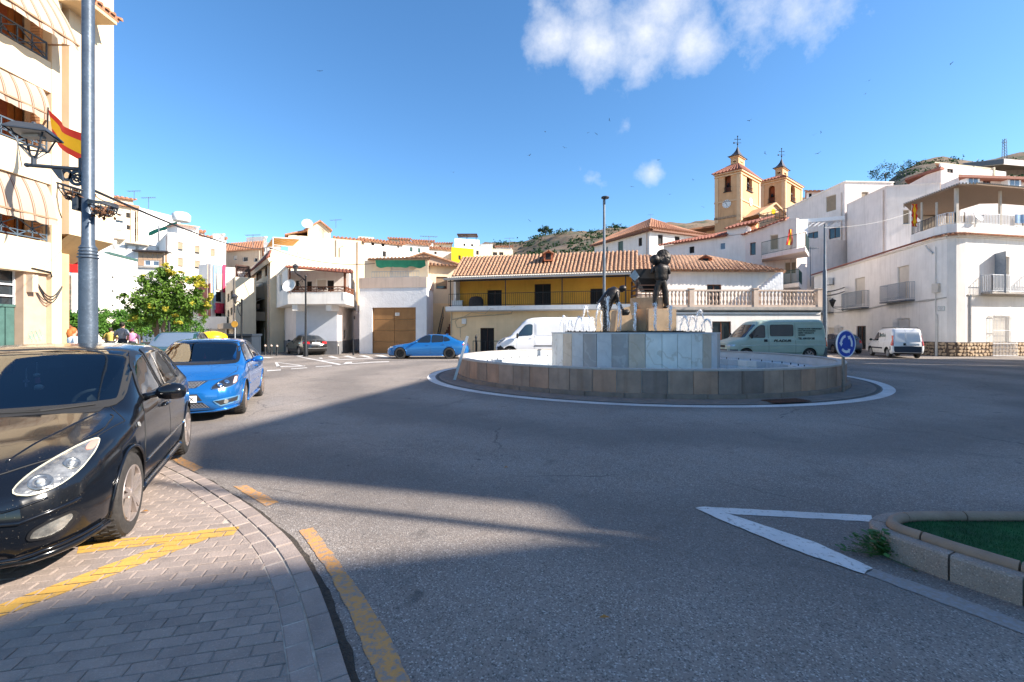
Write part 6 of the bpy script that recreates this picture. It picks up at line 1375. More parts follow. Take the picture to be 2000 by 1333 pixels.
# pavement ring, gutter and painted ring round the fountain
ap=MB(FC);ap.lathe(FC,[(FR-.5,.02),(7.33,.02),(7.36,.0)],120)
M['apron']=mat('apron_pavers',(.25,.205,.18),.9,col2=(.17,.145,.13),scale=3,bump=.4,bscale=50)
o=ap.build('apron',M['apron']);o.location=FC;struct(o)
bk=MB();n_=0
for k,rr in enumerate((6.80,6.92,7.04,7.16)):
 nn=int(2*math.pi*rr/.22)
 for i in range(nn):
  a=2*math.pi*(i+.5*(k%2))/nn;c=math.cos(a),math.sin(a)
  if(FC.y+rr*c[1])>FC.y+3 and rr<7.1:pass
  a1=2*math.pi*(i+.5*(k%2)+.95)/nn
  bk.add([(rr*c[0],rr*c[1],.032),(rr*math.cos(a1),rr*math.sin(a1),.032),((rr+.112)*math.cos(a1),(rr+.112)*math.sin(a1),.032),((rr+.112)*c[0],(rr+.112)*c[1],.032),(rr*c[0],rr*c[1],.01),(rr*math.cos(a1),rr*math.sin(a1),.01),((rr+.112)*math.cos(a1),(rr+.112)*math.sin(a1),.01),((rr+.112)*c[0],(rr+.112)*c[1],.01)],[(0,1,2,3),(0,4,5,1),(1,5,6,2),(2,6,7,3),(3,7,4,0)])
bk.build('apron_bricks',M['apron'],o,kind='stuff',fix=False)
gt=MB(FC);gt.lathe(FC,[(7.36,.009),(7.46,.009)],120);o=gt.build('gutter',mat('gutter_concrete',(.10,.095,.09),.9,var=.3,scale=8));o.location=FC;struct(o)
wr=MB(FC);wr.lathe(FC,[(7.5,.005),(7.78,.005)],140);o=wr.build('road_marking',M['line_white']);o.location=FC;struct(o)
# drain grate in the apron
gp=G(1535,783,.04);gr=thing('drain_grate','rusty drain grate set in the pavers at the foot of the fountain wall','drain grate',gp,R(14))
mb=MB();mb.box((0,0,0),(1.0,.42,.012));mb.build('frame',mat('rusty_iron',(.10,.05,.035),.8,var=.3,scale=20),gr)
mb=MB();[mb.box((-.47+i*.047,0,.009),(.018,.38,.012))for i in range(21)];mb.build('grille',mat('rusty_iron',(.10,.05,.035)),gr)
# pedestals (sandstone) on the drum
ped=thing('statue_pedestal','stepped sandstone pedestal block in the middle of the fountain','pedestal',(FC.x,FC.y,DH-.1))
def ngon(cx,cy,r_,n=8,rot=0,sx=1):return[(cx+r_*sx*math.cos(rot+2*math.pi*i/n),cy+r_*math.sin(rot+2*math.pi*i/n))for i in range(n)]
D1=17.3
mb=MB((FC.x,FC.y,DH-.1));cx0=X_(1268,D1+.4)
mb.prism(ngon(cx0,D1+.4,.78,8,R(22.5),1.05),DH-.1,Z_(604,D1));mb.build('base_block',M['stone'],ped)
mb=MB((FC.x,FC.y,DH-.1));mb.prism(ngon(cx0,D1+.5,.70,10,.2,1.0),Z_(604,D1)+.001,Z_(581,D1));mb.build('upper_block',M['stone'],ped)
mb=MB((FC.x,FC.y,DH-.1));x0,x1=X_(1266,D1-.55),X_(1320,D1-.55);mb.span((x0,D1-.6,DH-.1),(x1,D1+.35,Z_(604,D1-.55)));mb.build('front_block',M['stone'],ped)
mb=MB((FC.x,FC.y,DH-.1));x0,x1=X_(1196,D1),X_(1238,D1)
mb.add([(x0,D1-.3,DH-.1),(x1,D1-.35,DH-.1),(x1,D1-.35,Z_(597,D1)),(x1-.25,D1-.3,Z_(600,D1)),(x0+.1,D1-.3,Z_(607,D1)),(x0,D1+.6,DH-.1),(x1,D1+.6,DH-.1),(x1,D1+.6,Z_(597,D1)),(x1-.25,D1+.6,Z_(600,D1)),(x0+.1,D1+.6,Z_(607,D1))],[(0,1,2,3,4),(5,9,8,7,6),(0,5,6,1),(1,6,7,2),(2,7,8,3),(3,8,9,4),(4,9,5,0)]);mb.build('side_block',M['stone'],ped)
mb=MB((FC.x,FC.y,DH-.1));mb.lathe((cx0-.1,D1+.3,0),[(1.35,DH-.1),(1.35,DH+.06),(.6,DH+.06)],20);mb.build('footing',M['bronze'],ped)
# figures: one continuous skinned body per person
def figure(name,parent,joints,edges,root,mt,sub=2,rough=None,org=(0,0,0)):
 """joints: name -> (x,y,z,rx,ry) ; Skin modifier + subdivision, evaluated to one mesh"""
 keys=list(joints);me=bpy.data.meshes.new('tmp');me.from_pydata([joints[k][:3]for k in keys],[(keys.index(a),keys.index(b))for a,b in edges],[])
 ob=bpy.data.objects.new('tmp',me);C.objects.link(ob);md=ob.modifiers.new('s','SKIN');md.use_smooth_shade=True;md.branch_smoothing=.6
 sv=me.skin_vertices[0].data
 for i,k in enumerate(keys):
  j=joints[k];sv[i].radius=(j[3],j[4]if len(j)>4 else j[3]);sv[i].use_root=(k==root)
 m2=ob.modifiers.new('u','SUBSURF');m2.levels=sub;m2.render_levels=sub
 if rough:
  tx=bpy.data.textures.new('t','CLOUDS');tx.noise_scale=rough[1];dm=ob.modifiers.new('d','DISPLACE');dm.texture=tx;dm.strength=rough[0];dm.mid_level=.5
 dg=bpy.context.evaluated_depsgraph_get();mm=bpy.data.meshes.new_from_object(ob.evaluated_get(dg));bpy.data.objects.remove(ob)
 mm.materials.clear();mm.materials.append(mt);mm.name=name
 for p in mm.polygons:p.use_smooth=True
 o=bpy.data.objects.new(name,mm);C.objects.link(o);o.parent=parent;return o
def hand(J,E,wrist,d,side,cl=.6,s=1.0,tag_='L',up=Vector((0,0,-1))):
 """palm and five bent fingers growing from the wrist joint"""
 w=Vector(J[wrist][:3]);d=Vector(d).normalized();sd=Vector(side).normalized();palm=w+d*.075*s
 J['palm'+tag_]=(*palm,.034*s,.02*s);E.append((wrist,'palm'+tag_))
 nrm=d.cross(sd).normalized()
 for i,(o_,ln)in enumerate(((-.030,.075),(-.010,.085),(.010,.08),(.029,.062))):
  a=palm+sd*o_*s+d*.02*s;b=a+(d*math.cos(cl*.6)+nrm*math.sin(cl*.6))*ln*.55*s;c=b+(d*math.cos(cl*1.6)+nrm*math.sin(cl*1.6))*ln*.5*s
  J[f'f{i}a'+tag_]=(*a,.0115*s);J[f'f{i}b'+tag_]=(*b,.010*s);J[f'f{i}c'+tag_]=(*c,.008*s)
  E+=[('palm'+tag_,f'f{i}a'+tag_),(f'f{i}a'+tag_,f'f{i}b'+tag_),(f'f{i}b'+tag_,f'f{i}c'+tag_)]
 a=w+d*.035*s-sd*.035*s;b=a+(d*.6-sd*.5+nrm*.35)*.05*s
 J['t0'+tag_]=(*a,.013*s);J['t1'+tag_]=(*b,.010*s);E+=[(wrist,'t0'+tag_),('t0'+tag_,'t1'+tag_)]
 # standing bronze man seen from behind, basket on his shoulder; figure scale 1.12
sc_=1.13
SM=thing('bronze_statue','bronze statue of a standing worker seen from behind shouldering a round basket','statue',(X_(1291,D1-.15),D1-.15,Z_(604,D1-.5)))
J=dict(pel=(0,0,.93,.165,.13),wst=(0,-.01,1.08,.15,.115),chs=(.0,-.02,1.30,.185,.13),nk0=(.0,0,1.46,.12,.095),nk=(0,.03,1.53,.06,.06),hd=(-.01,.07,1.64,.095,.105),hd2=(-.01,.09,1.72,.07,.08),hl=(-.10,0,.88,.125,.125),kl=(-.17,.0,.48,.108,.105),al=(-.20,-.02,.13,.092,.092),fl=(-.20,.10,.04,.05,.035),tl=(-.21,.2,.035,.045,.025),hr=(.10,0,.88,.125,.125),kr=(.16,.02,.48,.108,.105),ar=(.18,0,.13,.092,.092),fr=(.18,.12,.04,.05,.035),tr=(.19,.22,.035,.045,.025),sl=(-.20,-.01,1.42,.075,.075),el=(-.27,.10,1.20,.055,.055),wl=(-.20,.26,1.42,.04,.035),sr=(.20,-.01,1.42,.075,.075),er=(.30,.02,1.18,.055,.055),wr=(.22,.12,1.40,.04,.035))
E=[('pel','wst'),('wst','chs'),('chs','nk0'),('nk0','nk'),('nk','hd'),('hd','hd2'),('pel','hl'),('hl','kl'),('kl','al'),('al','fl'),('fl','tl'),('pel','hr'),('hr','kr'),('kr','ar'),('ar','fr'),('fr','tr'),('nk0','sl'),('sl','el'),('el','wl'),('nk0','sr'),('sr','er'),('er','wr')]
hand(J,E,'wl',(.1,.2,1),(1,0,0),.9,1.0,'L');hand(J,E,'wr',(-.1,.2,1),(-1,0,0),.9,1.0,'R')
b_=figure('body',SM,J,E,'pel',M['bronze'],2,(.03,.12));b_.scale=(sc_,)*3
# loose shirt hem and belt of the figure
mb=MB();mb.lathe((0,-.01,0),[(.165,.96),(.205,1.0),(.20,1.1),(.215,1.25),(.235,1.38),(.20,1.47),(.10,1.52)],20,sx=1,sy=.72)
for i,v in enumerate(mb.v):n_=noise.noise(Vector(v)*6)*.018;mb.v[i]=(v[0]*(1+n_*3),v[1]*(1+n_*3),v[2]+n_)
o=mb.build('shirt',M['bronze'],SM,smooth=True);o.scale=(sc_,)*3
# basket: a shallow round tray held upright behind the head, and a sack on the other shoulder
mb=MB();n=22;bc=Vector((.09,.0,1.74));
Rm=Matrix.Rotation(R(80),4,'X')@Matrix.Diagonal((.93,1,-.5,1))
t_=MB();t_.lathe((0,0,0),[(.01,-.10),(.15,-.10),(.235,-.04),(.26,.03),(.275,.05),(.255,.055),(.235,.02),(.14,-.05),(.01,-.05)],26)
for v in t_.v:pass
mb.add([Rm@Vector((v[0],v[1]*1.08,v[2]))+bc for v in t_.v],t_.f)
for k in range(5):
 rr=.06+.045*k;mb.tube([Rm@Vector((rr*math.cos(a*math.pi/9),rr*1.08*math.sin(a*math.pi/9),.006*(k%2)+.0-.11+max(0,(rr-.15))*.75))+bc for a in range(19)],.010,5)
for k in range(12):
 a=math.pi*k/6;mb.tube([Rm@Vector((.05*math.cos(a),.05*math.sin(a),-.105))+bc,Rm@Vector((.15*math.cos(a),.16*math.sin(a),-.11))+bc,Rm@Vector((.25*math.cos(a),.27*math.sin(a),-.02))+bc],.009,5)
o=mb.build('basket',M['bronze'],SM,smooth=True,angle=50);o.scale=(sc_,)*3
mb=MB();mb.ball((-.20,.0,1.66),.17,14,sc=(1.0,.85,1.0));
for i,v in enumerate(mb.v):n_=noise.noise(Vector(v)*9)*.03;mb.v[i]=(v[0]+n_,v[1]+n_,v[2]+n_)
o=mb.build('sack',M['bronze'],SM,smooth=True);o.scale=(sc_,)*3
# bending bronze man
D2=16.6;BS=thing('bronze_statue','bronze statue of a bending worker reaching down at the fountain edge','statue',(X_(1188,D2),D2,DH-.1))
sc2=1.16
J=dict(pel=(-.10,0,.93,.15,.145),wst=(-.02,-.0,1.10,.14,.125),chs=(.13,0,1.28,.17,.16),nk0=(.26,0,1.38,.125,.13),nk=(.36,0,1.42,.062,.062),hd=(.43,0,1.44,.10,.095),hd2=(.50,0,1.42,.075,.085),hl=(-.08,.09,.88,.125,.125),kl=(.0,.13,.48,.11,.105),al=(-.06,.14,.12,.09,.09),fl=(.06,.14,.04,.045,.035),tl=(.17,.15,.035,.045,.025),hr=(-.12,-.09,.88,.125,.125),kr=(-.06,-.12,.48,.11,.105),ar=(-.14,-.13,.12,.09,.09),fr=(-.02,-.13,.04,.045,.035),tr=(.10,-.14,.035,.045,.025),sl=(.24,.19,1.33,.07,.07),el=(.30,.22,1.06,.052,.052),wl=(.44,.14,.84,.037,.034),sr=(.22,-.19,1.33,.07,.07),er=(.26,-.22,1.06,.052,.052),wr=(.40,-.14,.84,.037,.034))
E=[('pel','wst'),('wst','chs'),('chs','nk0'),('nk0','nk'),('nk','hd'),('hd','hd2'),('pel','hl'),('hl','kl'),('kl','al'),('al','fl'),('fl','tl'),('pel','hr'),('hr','kr'),('kr','ar'),('ar','fr'),('fr','tr'),('nk0','sl'),('sl','el'),('el','wl'),('nk0','sr'),('sr','er'),('er','wr')]
hand(J,E,'wl',(.8,-.3,-.6),(0,1,0),.8,1.0,'L');hand(J,E,'wr',(.8,.3,-.6),(0,-1,0),.8,1.0,'R')
b_=figure('body',BS,J,E,'pel',M['bronze'],2,(.035,.1));b_.scale=(sc2,)*3
mb=MB();mb.tube([(-.17,0,.80),(-.12,0,.95),(-.02,0,1.12),(.14,0,1.30),(.27,0,1.38),(.33,0,1.42)],[.23,.23,.21,.225,.18,.09],18)
for i,v in enumerate(mb.v):n_=noise.noise(Vector(v)*7)*.02;mb.v[i]=(v[0]+n_,v[1]*1.08+n_,v[2]+n_)
o=mb.build('jacket',M['bronze'],BS,smooth=True);o.scale=(sc2,)*3
mb=MB();mb.ball((.46,0,1.47),.105,14,sc=(1.15,1.05,.95));o=mb.build('hood',M['bronze'],BS,smooth=True);o.scale=(sc2,)*3
mb=MB();mb.tube([(.44,0,.70),(.60,0,.72),(.66,0,.76)],[.09,.10,.05],12);o=mb.build('bundle',M['bronze'],BS,smooth=True);o.scale=(sc2,)*3
# hopper of the winnowing machine on its timber stand
D3=17.9;HO=thing('winnowing_hopper','dark metal hopper on an open timber stand beside the standing statue','hopper',(X_(1262,D3),D3,Z_(581,D3)))
o3=(X_(1262,D3),D3,Z_(581,D3));mb=MB(o3)
t0,t1,b0,b1=X_(1238,D3),X_(1300,D3),X_(1257,D3),X_(1285,D3);zt,zm,zb=Z_(528,D3),Z_(546,D3),Z_(571,D3)
mb.add([(t0-.0,D3-.35,zt),(t1,D3-.35,zt),(t1,D3+.5,zt),(t0,D3+.5,zt),(t0+.06,D3-.35,zm),(t1,D3-.35,zm),(t1,D3+.5,zm),(t0+.06,D3+.5,zm),(b0,D3-.2,zb),(b1,D3-.2,zb),(b1,D3+.3,zb),(b0,D3+.3,zb)],[(0,1,5,4),(1,2,6,5),(2,3,7,6),(3,0,4,7),(4,5,9,8),(5,6,10,9),(6,7,11,10),(7,4,8,11),(8,9,10,11)]);mb.build('hopper',mat('blackened_steel',(.022,.02,.02),.45,var=.3,metal=.5,scale=6),HO)
mb=MB(o3);mb.slab([(X_(1229,D3-.4),D3-.4,Z_(542,D3)),(X_(1240,D3-.4),D3-.4,Z_(530,D3)),(X_(1249,D3-.4),D3-.38,Z_(543,D3)),(X_(1240,D3-.4),D3-.38,Z_(551,D3))],.02);mb.build('chute',M['galv'],HO)
mb=MB(o3);xs_=(X_(1240,D3),X_(1290,D3));zz0=o3[2]
for x in xs_:
 for y in(D3-.3,D3+.45):mb.bar((x,y,zz0),(x,y,Z_(548,D3)),.05)
for z in(Z_(577,D3),Z_(567,D3),Z_(559,D3)):
 for y in(D3-.3,D3+.45):mb.bar((xs_[0],y,z),(xs_[1],y,z),.04)
 for x in xs_:mb.bar((x,D3-.3,z),(x,D3+.45,z),.04)
mb.build('timber_stand',M['wood_dark'],HO)
# water jets
def water_mat():
 m=bpy.data.materials.new('splashing_water');m.use_nodes=True;N,L=nodes_of(m);b=N['Principled BSDF']
 b.inputs['Base Color'].default_value=(.97,.98,1,1);b.inputs['Subsurface Weight'].default_value=.4;b.inputs['Subsurface Radius'].default_value=(.1,.1,.1);b.inputs['Roughness'].default_value=.25;b.inputs['Specular IOR Level'].default_value=.7
 tc=N.new('ShaderNodeTexCoord');mp=N.new('ShaderNodeMapping');mp.inputs['Scale'].default_value=(1,1,.35);L.new(tc.outputs['Object'],mp.inputs[0])
 n=N.new('ShaderNodeTexNoise');n.inputs['Scale'].default_value=26;n.inputs['Detail'].default_value=5;L.new(mp.outputs[0],n.inputs['Vector'])
 r=N.new('ShaderNodeMapRange');r.inputs[1].default_value=.40;r.inputs[2].default_value=.60;r.inputs[3].default_value=.12;r.inputs[4].default_value=1.0;L.new(n.outputs['Fac'],r.inputs[0]);L.new(r.outputs[0],b.inputs['Alpha'])
 return m
M['jet']=water_mat()
JR=DR-.62
jets=[]
for k,(ax,h,thin)in enumerate([(1093,.62,0),(1108,.50,0),(1122,.62,0),(1136,.95,0),(1152,.62,0),(1163,1.0,0),(1186,1.25,1),(1207,1.02,1),(1241,1.0,1),(1281,.98,1),(1311,.9,1),(1345,.55,0),(1362,.6,0),(1378,.8,0),(1392,.45,0)]):
# places on the nozzle ring: near side for the middle ones, far side for the thin edge ones
 t=(ax-CX)/FOC
 aa=1+t*t;bb=-2*(FC.y+t*FC.x);cc=FC.x**2+FC.y**2-JR*JR;dsc=bb*bb-4*aa*cc
 if dsc<0:dsc=0
 d=(-bb-math.sqrt(dsc))/(2*aa)if thin or k%2 else(-bb+math.sqrt(dsc))/(2*aa)
 jets.append((Vector((t*d,d,DH+.06)),h,thin))
rnd=random.Random(9)
for k,(p,h,near)in enumerate(jets):
 names=['thin far jet at the left end of the fountain drum','low jet second from the left over the drum','misty jet third from the left over the drum','tall pale jet in front of the white van','arching jet just left of the bending statue','tall spray left of the bending statue','tall jet in front of the bending statue','arching jet below the hands of the bending statue','single plume between the two statues','plume in front of the standing statue left foot','plume right of the standing statue','low jet right of the pedestal','faint jet right of the pedestal','tall thin jet near the right rim of the drum','lowest jet at the right rim of the drum']
 th=thing('water_jet','white '+names[k],'water jet',p,0,'water jets on the fountain drum')
 inward=(FC-p);inward.z=0;inward.normalize();mb=MB();pts=[];rs=[]
 run=.22+.25*rnd.random();n=18;amp=.012
 if k in(6,9,10):run=.10
 for i in range(n+1):
  s_=i/n;up=min(1,s_*2);z=h*(1-(1-2*s_)**2)if s_<.5 else h*(1-(2*s_-1)**2)
  q=inward*run*s_+Vector((rnd.uniform(-1,1)*amp*(1+2*s_),rnd.uniform(-1,1)*amp*(1+2*s_),z*.92))
  pts.append(q);rs.append((.013+.026*math.sin(math.pi*min(1,s_*1.15))**2+.012*s_)*rnd.uniform(.75,1.3)*(1.0 if near else.85))
 mb.tube(pts,rs,7)
 for _ in range(150):
  s_=rnd.random()**.7;z=h*(1-(1-2*s_)**2);q=inward*run*s_+Vector((rnd.gauss(0,.022+.06*s_),rnd.gauss(0,.022+.06*s_),z*.92+rnd.gauss(0,.03)))
  mb.ball(q,rnd.uniform(.003,.010),5,sc=(1,1,1.8))
 mb.build('spray',M['jet'],th,smooth=True,fix=False)
 # signs and posts at the fountain
sd=G(1647,768);sg=thing('roundabout_sign','round blue roundabout sign with three white arrows on a square steel post','traffic sign',sd,R(20))
cz=Z_(672,sd.y);mb=MB();mb.span((-.035,-.02,0),(.035,.02,cz+.1));mb.build('post',mat('sign_post_steel',(.30,.27,.24),.5,var=.25,metal=.5,scale=8),sg)
mb=MB();pf=[(.001,-.028),(.36,-.028),(.365,-.06),(.35,-.064)]
Rx=Matrix.Rotation(R(90),4,'X')
t_=MB();t_.lathe((0,0,0),[(.001,.03),(.362,.03),(.362,.065),(.345,.065),(.345,.055),(.001,.055)],40)
mb.add([Vector((v[0]+.03,-v[2],v[1]+cz))for v in t_.v],t_.f);mb.build('disc_rim',M['white_paint'],sg)
mb=MB();t_=MB();t_.lathe((0,0,0),[(.001,.0555),(.335,.0555),(.335,.0595),(.001,.0595)],40);mb.add([Vector((v[0]+.03,-v[2],v[1]+cz))for v in t_.v],t_.f)
mb.build('disc_face',mat('sign_blue',(.008,.055,.38),.3,var=.05),sg)
for k in range(3):
 mb=MB();a0=R(100+120*k);pts_o=[];n=10;span_=R(72)
 ro,ri=.245,.175;yy=-.0625
 vs=[(r_*math.cos(a0+span_*i/n)+.03,yy,r_*math.sin(a0+span_*i/n)+cz)for i in range(n+1)for r_ in(ri,ro)]
 fs=[(2*i,2*i+1,2*i+3,2*i+2)for i in range(n)]
 ae=a0+span_;tip=a0+span_+R(26);b=len(vs)
 vs+=[(.14*math.cos(ae)+.03,yy,.14*math.sin(ae)+cz),(.28*math.cos(ae)+.03,yy,.28*math.sin(ae)+cz),(.21*math.cos(tip)+.03,yy,.21*math.sin(tip)+cz)];fs.append((b,b+1,b+2))
 mb.add(vs,fs);
 # counter-clockwise arrows seen from the front, given a little thickness
 vb=len(mb.v);mb.v+=[(v[0],v[1]-.002,v[2])for v in mb.v[:vb]];mb.f+=[[i+vb for i in f]for f in mb.f];mb.m+=[0]*len(fs);mb.build('arrow',M['white_paint'],sg)
lp=G(887,745);ps=thing('leaning_post','bare steel post leaning beside the left side of the fountain','post',lp)
mb=MB(lp);mb.bar(lp,P(913,657,lp.y+.1),.085,.05,up=(0,1,0));mb.build('bar',M['galv'],ps)
mb=MB(lp);mb.tube([lp-Vector((0,0,.02)),lp+Vector((.01,0,.05))],.07,10);mb.build('socket',M['dull_galv'],ps)
# LEFT APARTMENT BUILDING (its street side faces +X)
AX=-15.5
def YA(px,x=AX):return-x*FOC/(CX-px)
def ZA(py,px,x=AX):return CH-(py-HY)/FOC*YA(px,x)
ao=Vector((AX,YA(60),0));ap_=thing('apartment_building','cream apartment building with striped awnings and iron balconies at the left edge','apartment building',ao)
def wallX(x,y0,y1,z0,z1):return Wall((x,y1),(x,y0),z0,z1)if False else Wall((x,y0),(x,y1),z0,z1)
y_a,y_p0,y_p1,y_e=8.0,YA(100),YA(119),YA(222)
mb=MB(ao)
# pilaster, recessed strip, projecting end volume
mb.span((AX-.9,y_p0,0),(AX+.02,y_p1,14.5));mb.build('pilaster',M['cream2'],ap_)
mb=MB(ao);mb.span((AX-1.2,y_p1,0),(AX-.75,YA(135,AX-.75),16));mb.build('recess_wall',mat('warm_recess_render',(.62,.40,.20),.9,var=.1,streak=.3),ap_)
zs1=ZA(463,160);mb=MB(ao);mb.span((AX-7,YA(135),zs1),(AX,y_e,22));mb.build('end_volume',M['cream2'],ap_)
mb=MB(ao);x1=AX-1.6;mb.span((AX-8,y_p1,0),(x1,YA(222)-.7,zs1));w_=Wall((x1,y_p1+.1),(x1,y_e-.7),0,zs1)
for z0,z1 in((.2,1.0),(1.6,2.1),(2.7,3.2)):mb.span((x1,y_p1+.3,z0),(x1+.5,y_e-1.5,z1))
mb.build('ground_wall',M['cream2'],ap_)
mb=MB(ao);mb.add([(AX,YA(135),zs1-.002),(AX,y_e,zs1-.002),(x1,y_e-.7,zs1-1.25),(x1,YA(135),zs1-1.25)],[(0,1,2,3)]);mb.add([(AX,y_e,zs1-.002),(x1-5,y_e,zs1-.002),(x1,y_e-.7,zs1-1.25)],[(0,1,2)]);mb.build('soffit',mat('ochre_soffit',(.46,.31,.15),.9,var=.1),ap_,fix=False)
# facade wall behind the balconies (brick and wood), floors, balcony parapets
fl=[(ZA(454,0),ZA(475,100))]
bx=AX-1.5;mb=MB(ao);mb.span((bx-.3,y_a,3.6),(bx,y_p0+.02,15.5));mb.build('brick_wall',M['brick'],ap_)
M['brick_b']=mat('orange_brick_courses',(.60,.34,.18),.9,var=.1);
floors=[4.72,7.70,10.72,13.7]
fz=[ZA(475,100),ZA(302,100),ZA(123,100)]
zA=[z for z in fz]+[fz[2]+(fz[2]-fz[1])]
M['aw']=striped_mat('cream_striped_awning',(.54,.45,.35),(.27,.15,.10),2.6,axis=1)
mb=MB(ao)
rows=[]
for k,z in enumerate(zA):
 par=MB(ao);par.span((AX-.16,y_a,z-1.02),(AX,y_p0-.005,z));q=par.build('balcony_parapet',M['cream2'],ap_)
 s_=MB(ao);s_.span((bx,y_a,z-1.0),(AX-.162,y_p0-.005,z-.82));s_.build('balcony_floor',M['cream'],q)
 railing(ao,[Vector((AX-.08,y_a,z)),Vector((AX-.08,y_p0-.08,z))],.62,q,mat('blue_grey_iron',(.07,.10,.13),.5),cross=True,t=.03,rail=.045,bottom=.08)
 # ground storey: beam, granite pier, green metal shutter with glazed fanlight, tan pier
zb=ZA(536,100);mb=MB(ao);mb.span((AX-.9,y_a,zb),(AX-.005,y_p0-.01,zA[0]-1.03));mb.build('beam',M['cream2'],ap_)
yd=YA(55);mb=MB(ao);mb.span((AX-.6,yd,0),(AX-.15,y_p0-.01,zb));pr_=mb.build('pier',mat('pinkish_tan_render',(.47,.33,.24),.85,var=.1),ap_)
# faded green and blue spray scrawl on the pier
mb=MB(ao);rnd=random.Random(6)
for k in range(5):
 y0=yd+.25+rnd.random()*.5*k*.35;pts=[(AX-.146,yd+.15+(y_p0-yd-.3)*(i/9),ZA(662,80)+.12*math.sin(i*2.3+k)+.05*k)for i in range(10)];mb.tube(pts,.010,4)
mb.build('spray_scrawl',mat('faded_green_spray',(.22,.36,.30),.9,var=.3),pr_)
zg=ZA(598,20);dd=mb=MB(ao);mb.span((AX-.6,y_a,zg),(AX-.5,yd,zb));mb.build('fanlight_glass',M['glass'],ap_)
mb=MB(ao)
for i in range(24):
 y0=y_a+(yd-y_a)*i/24;mb.span((AX-.5,y0+.012,0),(AX-.44+.01*(i%2),y_a+(yd-y_a)*(i+1)/24-.012,zg-.02))
mb.span((AX-.52,y_a,0),(AX-.49,yd,zg));mb.span((AX-.5,y_a,zg-.01),(AX-.40,yd,zg+.07));mb.build('garage_shutter',M['green_door'],ap_)
mb=MB(ao)
for i in range(6):y0=y_a+(yd-y_a)*i/5;mb.bar((AX-.45,y0,zg),(AX-.45,y0,zb),.06)
for z in(zg+(zb-zg)*.3,zg+(zb-zg)*.62):mb.bar((AX-.45,y_a,z),(AX-.45,yd,z),.05)
mb.build('fanlight_bars',M['white_iron'],ap_)
mb=MB(ao);mb.span((AX-.15,YA(60),ZA(571,64)),(AX+.06,YA(71),ZA(537,64)));mb.build('meter_box',mat('beige_box',(.55,.45,.34),.6),ap_)
mb=MB(ao)
for k in range(3):mb.tube([(AX+.03,YA(72)+.1*i,ZA(555,75)-.4*math.sin(math.pi*i/8)*(1+.2*k)-.02*k)for i in range(9)],.02,5)
mb.tube([(AX+.04,YA(60),zb+.12),(AX+.04,YA(96),zb+.06),(AX+.04,YA(99),zb-.1)],.025,5);mb.tube([(AX+.02,YA(111),ZA(358,111)),(AX+.06,YA(108),ZA(385,108)),(AX+.06,YA(112),ZA(410,112)),(AX+.03,YA(119),ZA(427,119))],.012,4);mb.build('loose_cable',M['cable'],ap_,kind='stuff')
# doors and curtains on the balcony walls, per storey
for k,z in enumerate(zA[:3]):
 for(pa,pb,m_,z1)in((18,42,'wood_mid',2.3),(64,74,'wood_mid',2.25),(78,90,'cream',2.2)):
  mb=MB(ao);mb.span((bx,YA(pa)+.6,z-.82),(bx+.06,YA(pb)+.6,z-.9+z1+.6));mb.build('door' if pa==18 else 'curtain',mat('orange_curtain',(.55,.22,.06),.9,var=.2,scale=3)if pa!=18 else M['wood_mid'],ap_)
 mb=MB(ao)
 for r_ in range(26):mb.span((AX-.6,y_p0-.10,z-.1+.10*r_),(AX-.28,y_p0-.012,z-.1+.10*r_+.085))
 bc=mb.build('brick_pier',M['brick_b'],ap_,kind='stuff')
 # striped awnings hanging out over each balcony
for k,(ya0,zt,zb0,out)in enumerate(((322,0,0,.55),(138,0,0,.55),(-60,0,0,.95))):
 base=zA[k];zt=base+(ZA(345,95)-ZA(475,100));
 ztp={0:ZA(345,95),1:ZA(160,90),2:ZA(-30,90)}[k];drop={0:1.45,1:1.15,2:1.9}[k];y1=YA({0:94,1:84,2:103}[k]);ox={0:.55,1:.5,2:1.15}[k]
 tb=thing('striped_awning',['lowest striped cream awning on the left apartment building','middle striped cream awning on the left apartment building','topmost striped cream awning billowing over the left apartment building'][k],'awning',(AX,y_a+2,ztp),0,'striped awnings on the apartment building')
 oo=Vector((AX,y_a+2,ztp));mb=MB(oo);n_=90;m_=6;vs=[]
 for i in range(n_+1):
  y=y_a+(y1-y_a)*i/n_
  for j in range(m_+1):
   f_=j/m_;f2=min(1,f_*1.12);bul=.10*math.sin(math.pi*f2)+.02*math.sin(y*3+f_*2)
   if j<m_:vs.append((AX-.25+ox*f2+bul,y,ztp-drop*f2+.02*math.sin(y*2.2)))
   else:vs.append((AX-.25+ox+.02+.04*math.sin(y*8),y,ztp-drop-.20-.05*abs(math.sin(y*5.2))))
 mb.add(vs,[(i*(m_+1)+j,(i+1)*(m_+1)+j,(i+1)*(m_+1)+j+1,i*(m_+1)+j+1)for i in range(n_)for j in range(m_)]);c_=mb.build('cloth',M['aw'],tb,smooth=True,fix=False)
 mb=MB(oo);mb.bar((AX-.28,y_a,ztp+.04),(AX-.28,y1+.05,ztp+.04),.14);mb.bar((AX-.25+ox,y_a,ztp-drop-.01),(AX-.25+ox,y1,ztp-drop-.01),.05);mb.bar((AX-.1,y1-.05,base+.6),(AX-.25+ox,y1-.03,ztp-drop),.04);mb.build('awning_frame',mat('brown_awning_box',(.34,.20,.12),.6),tb)
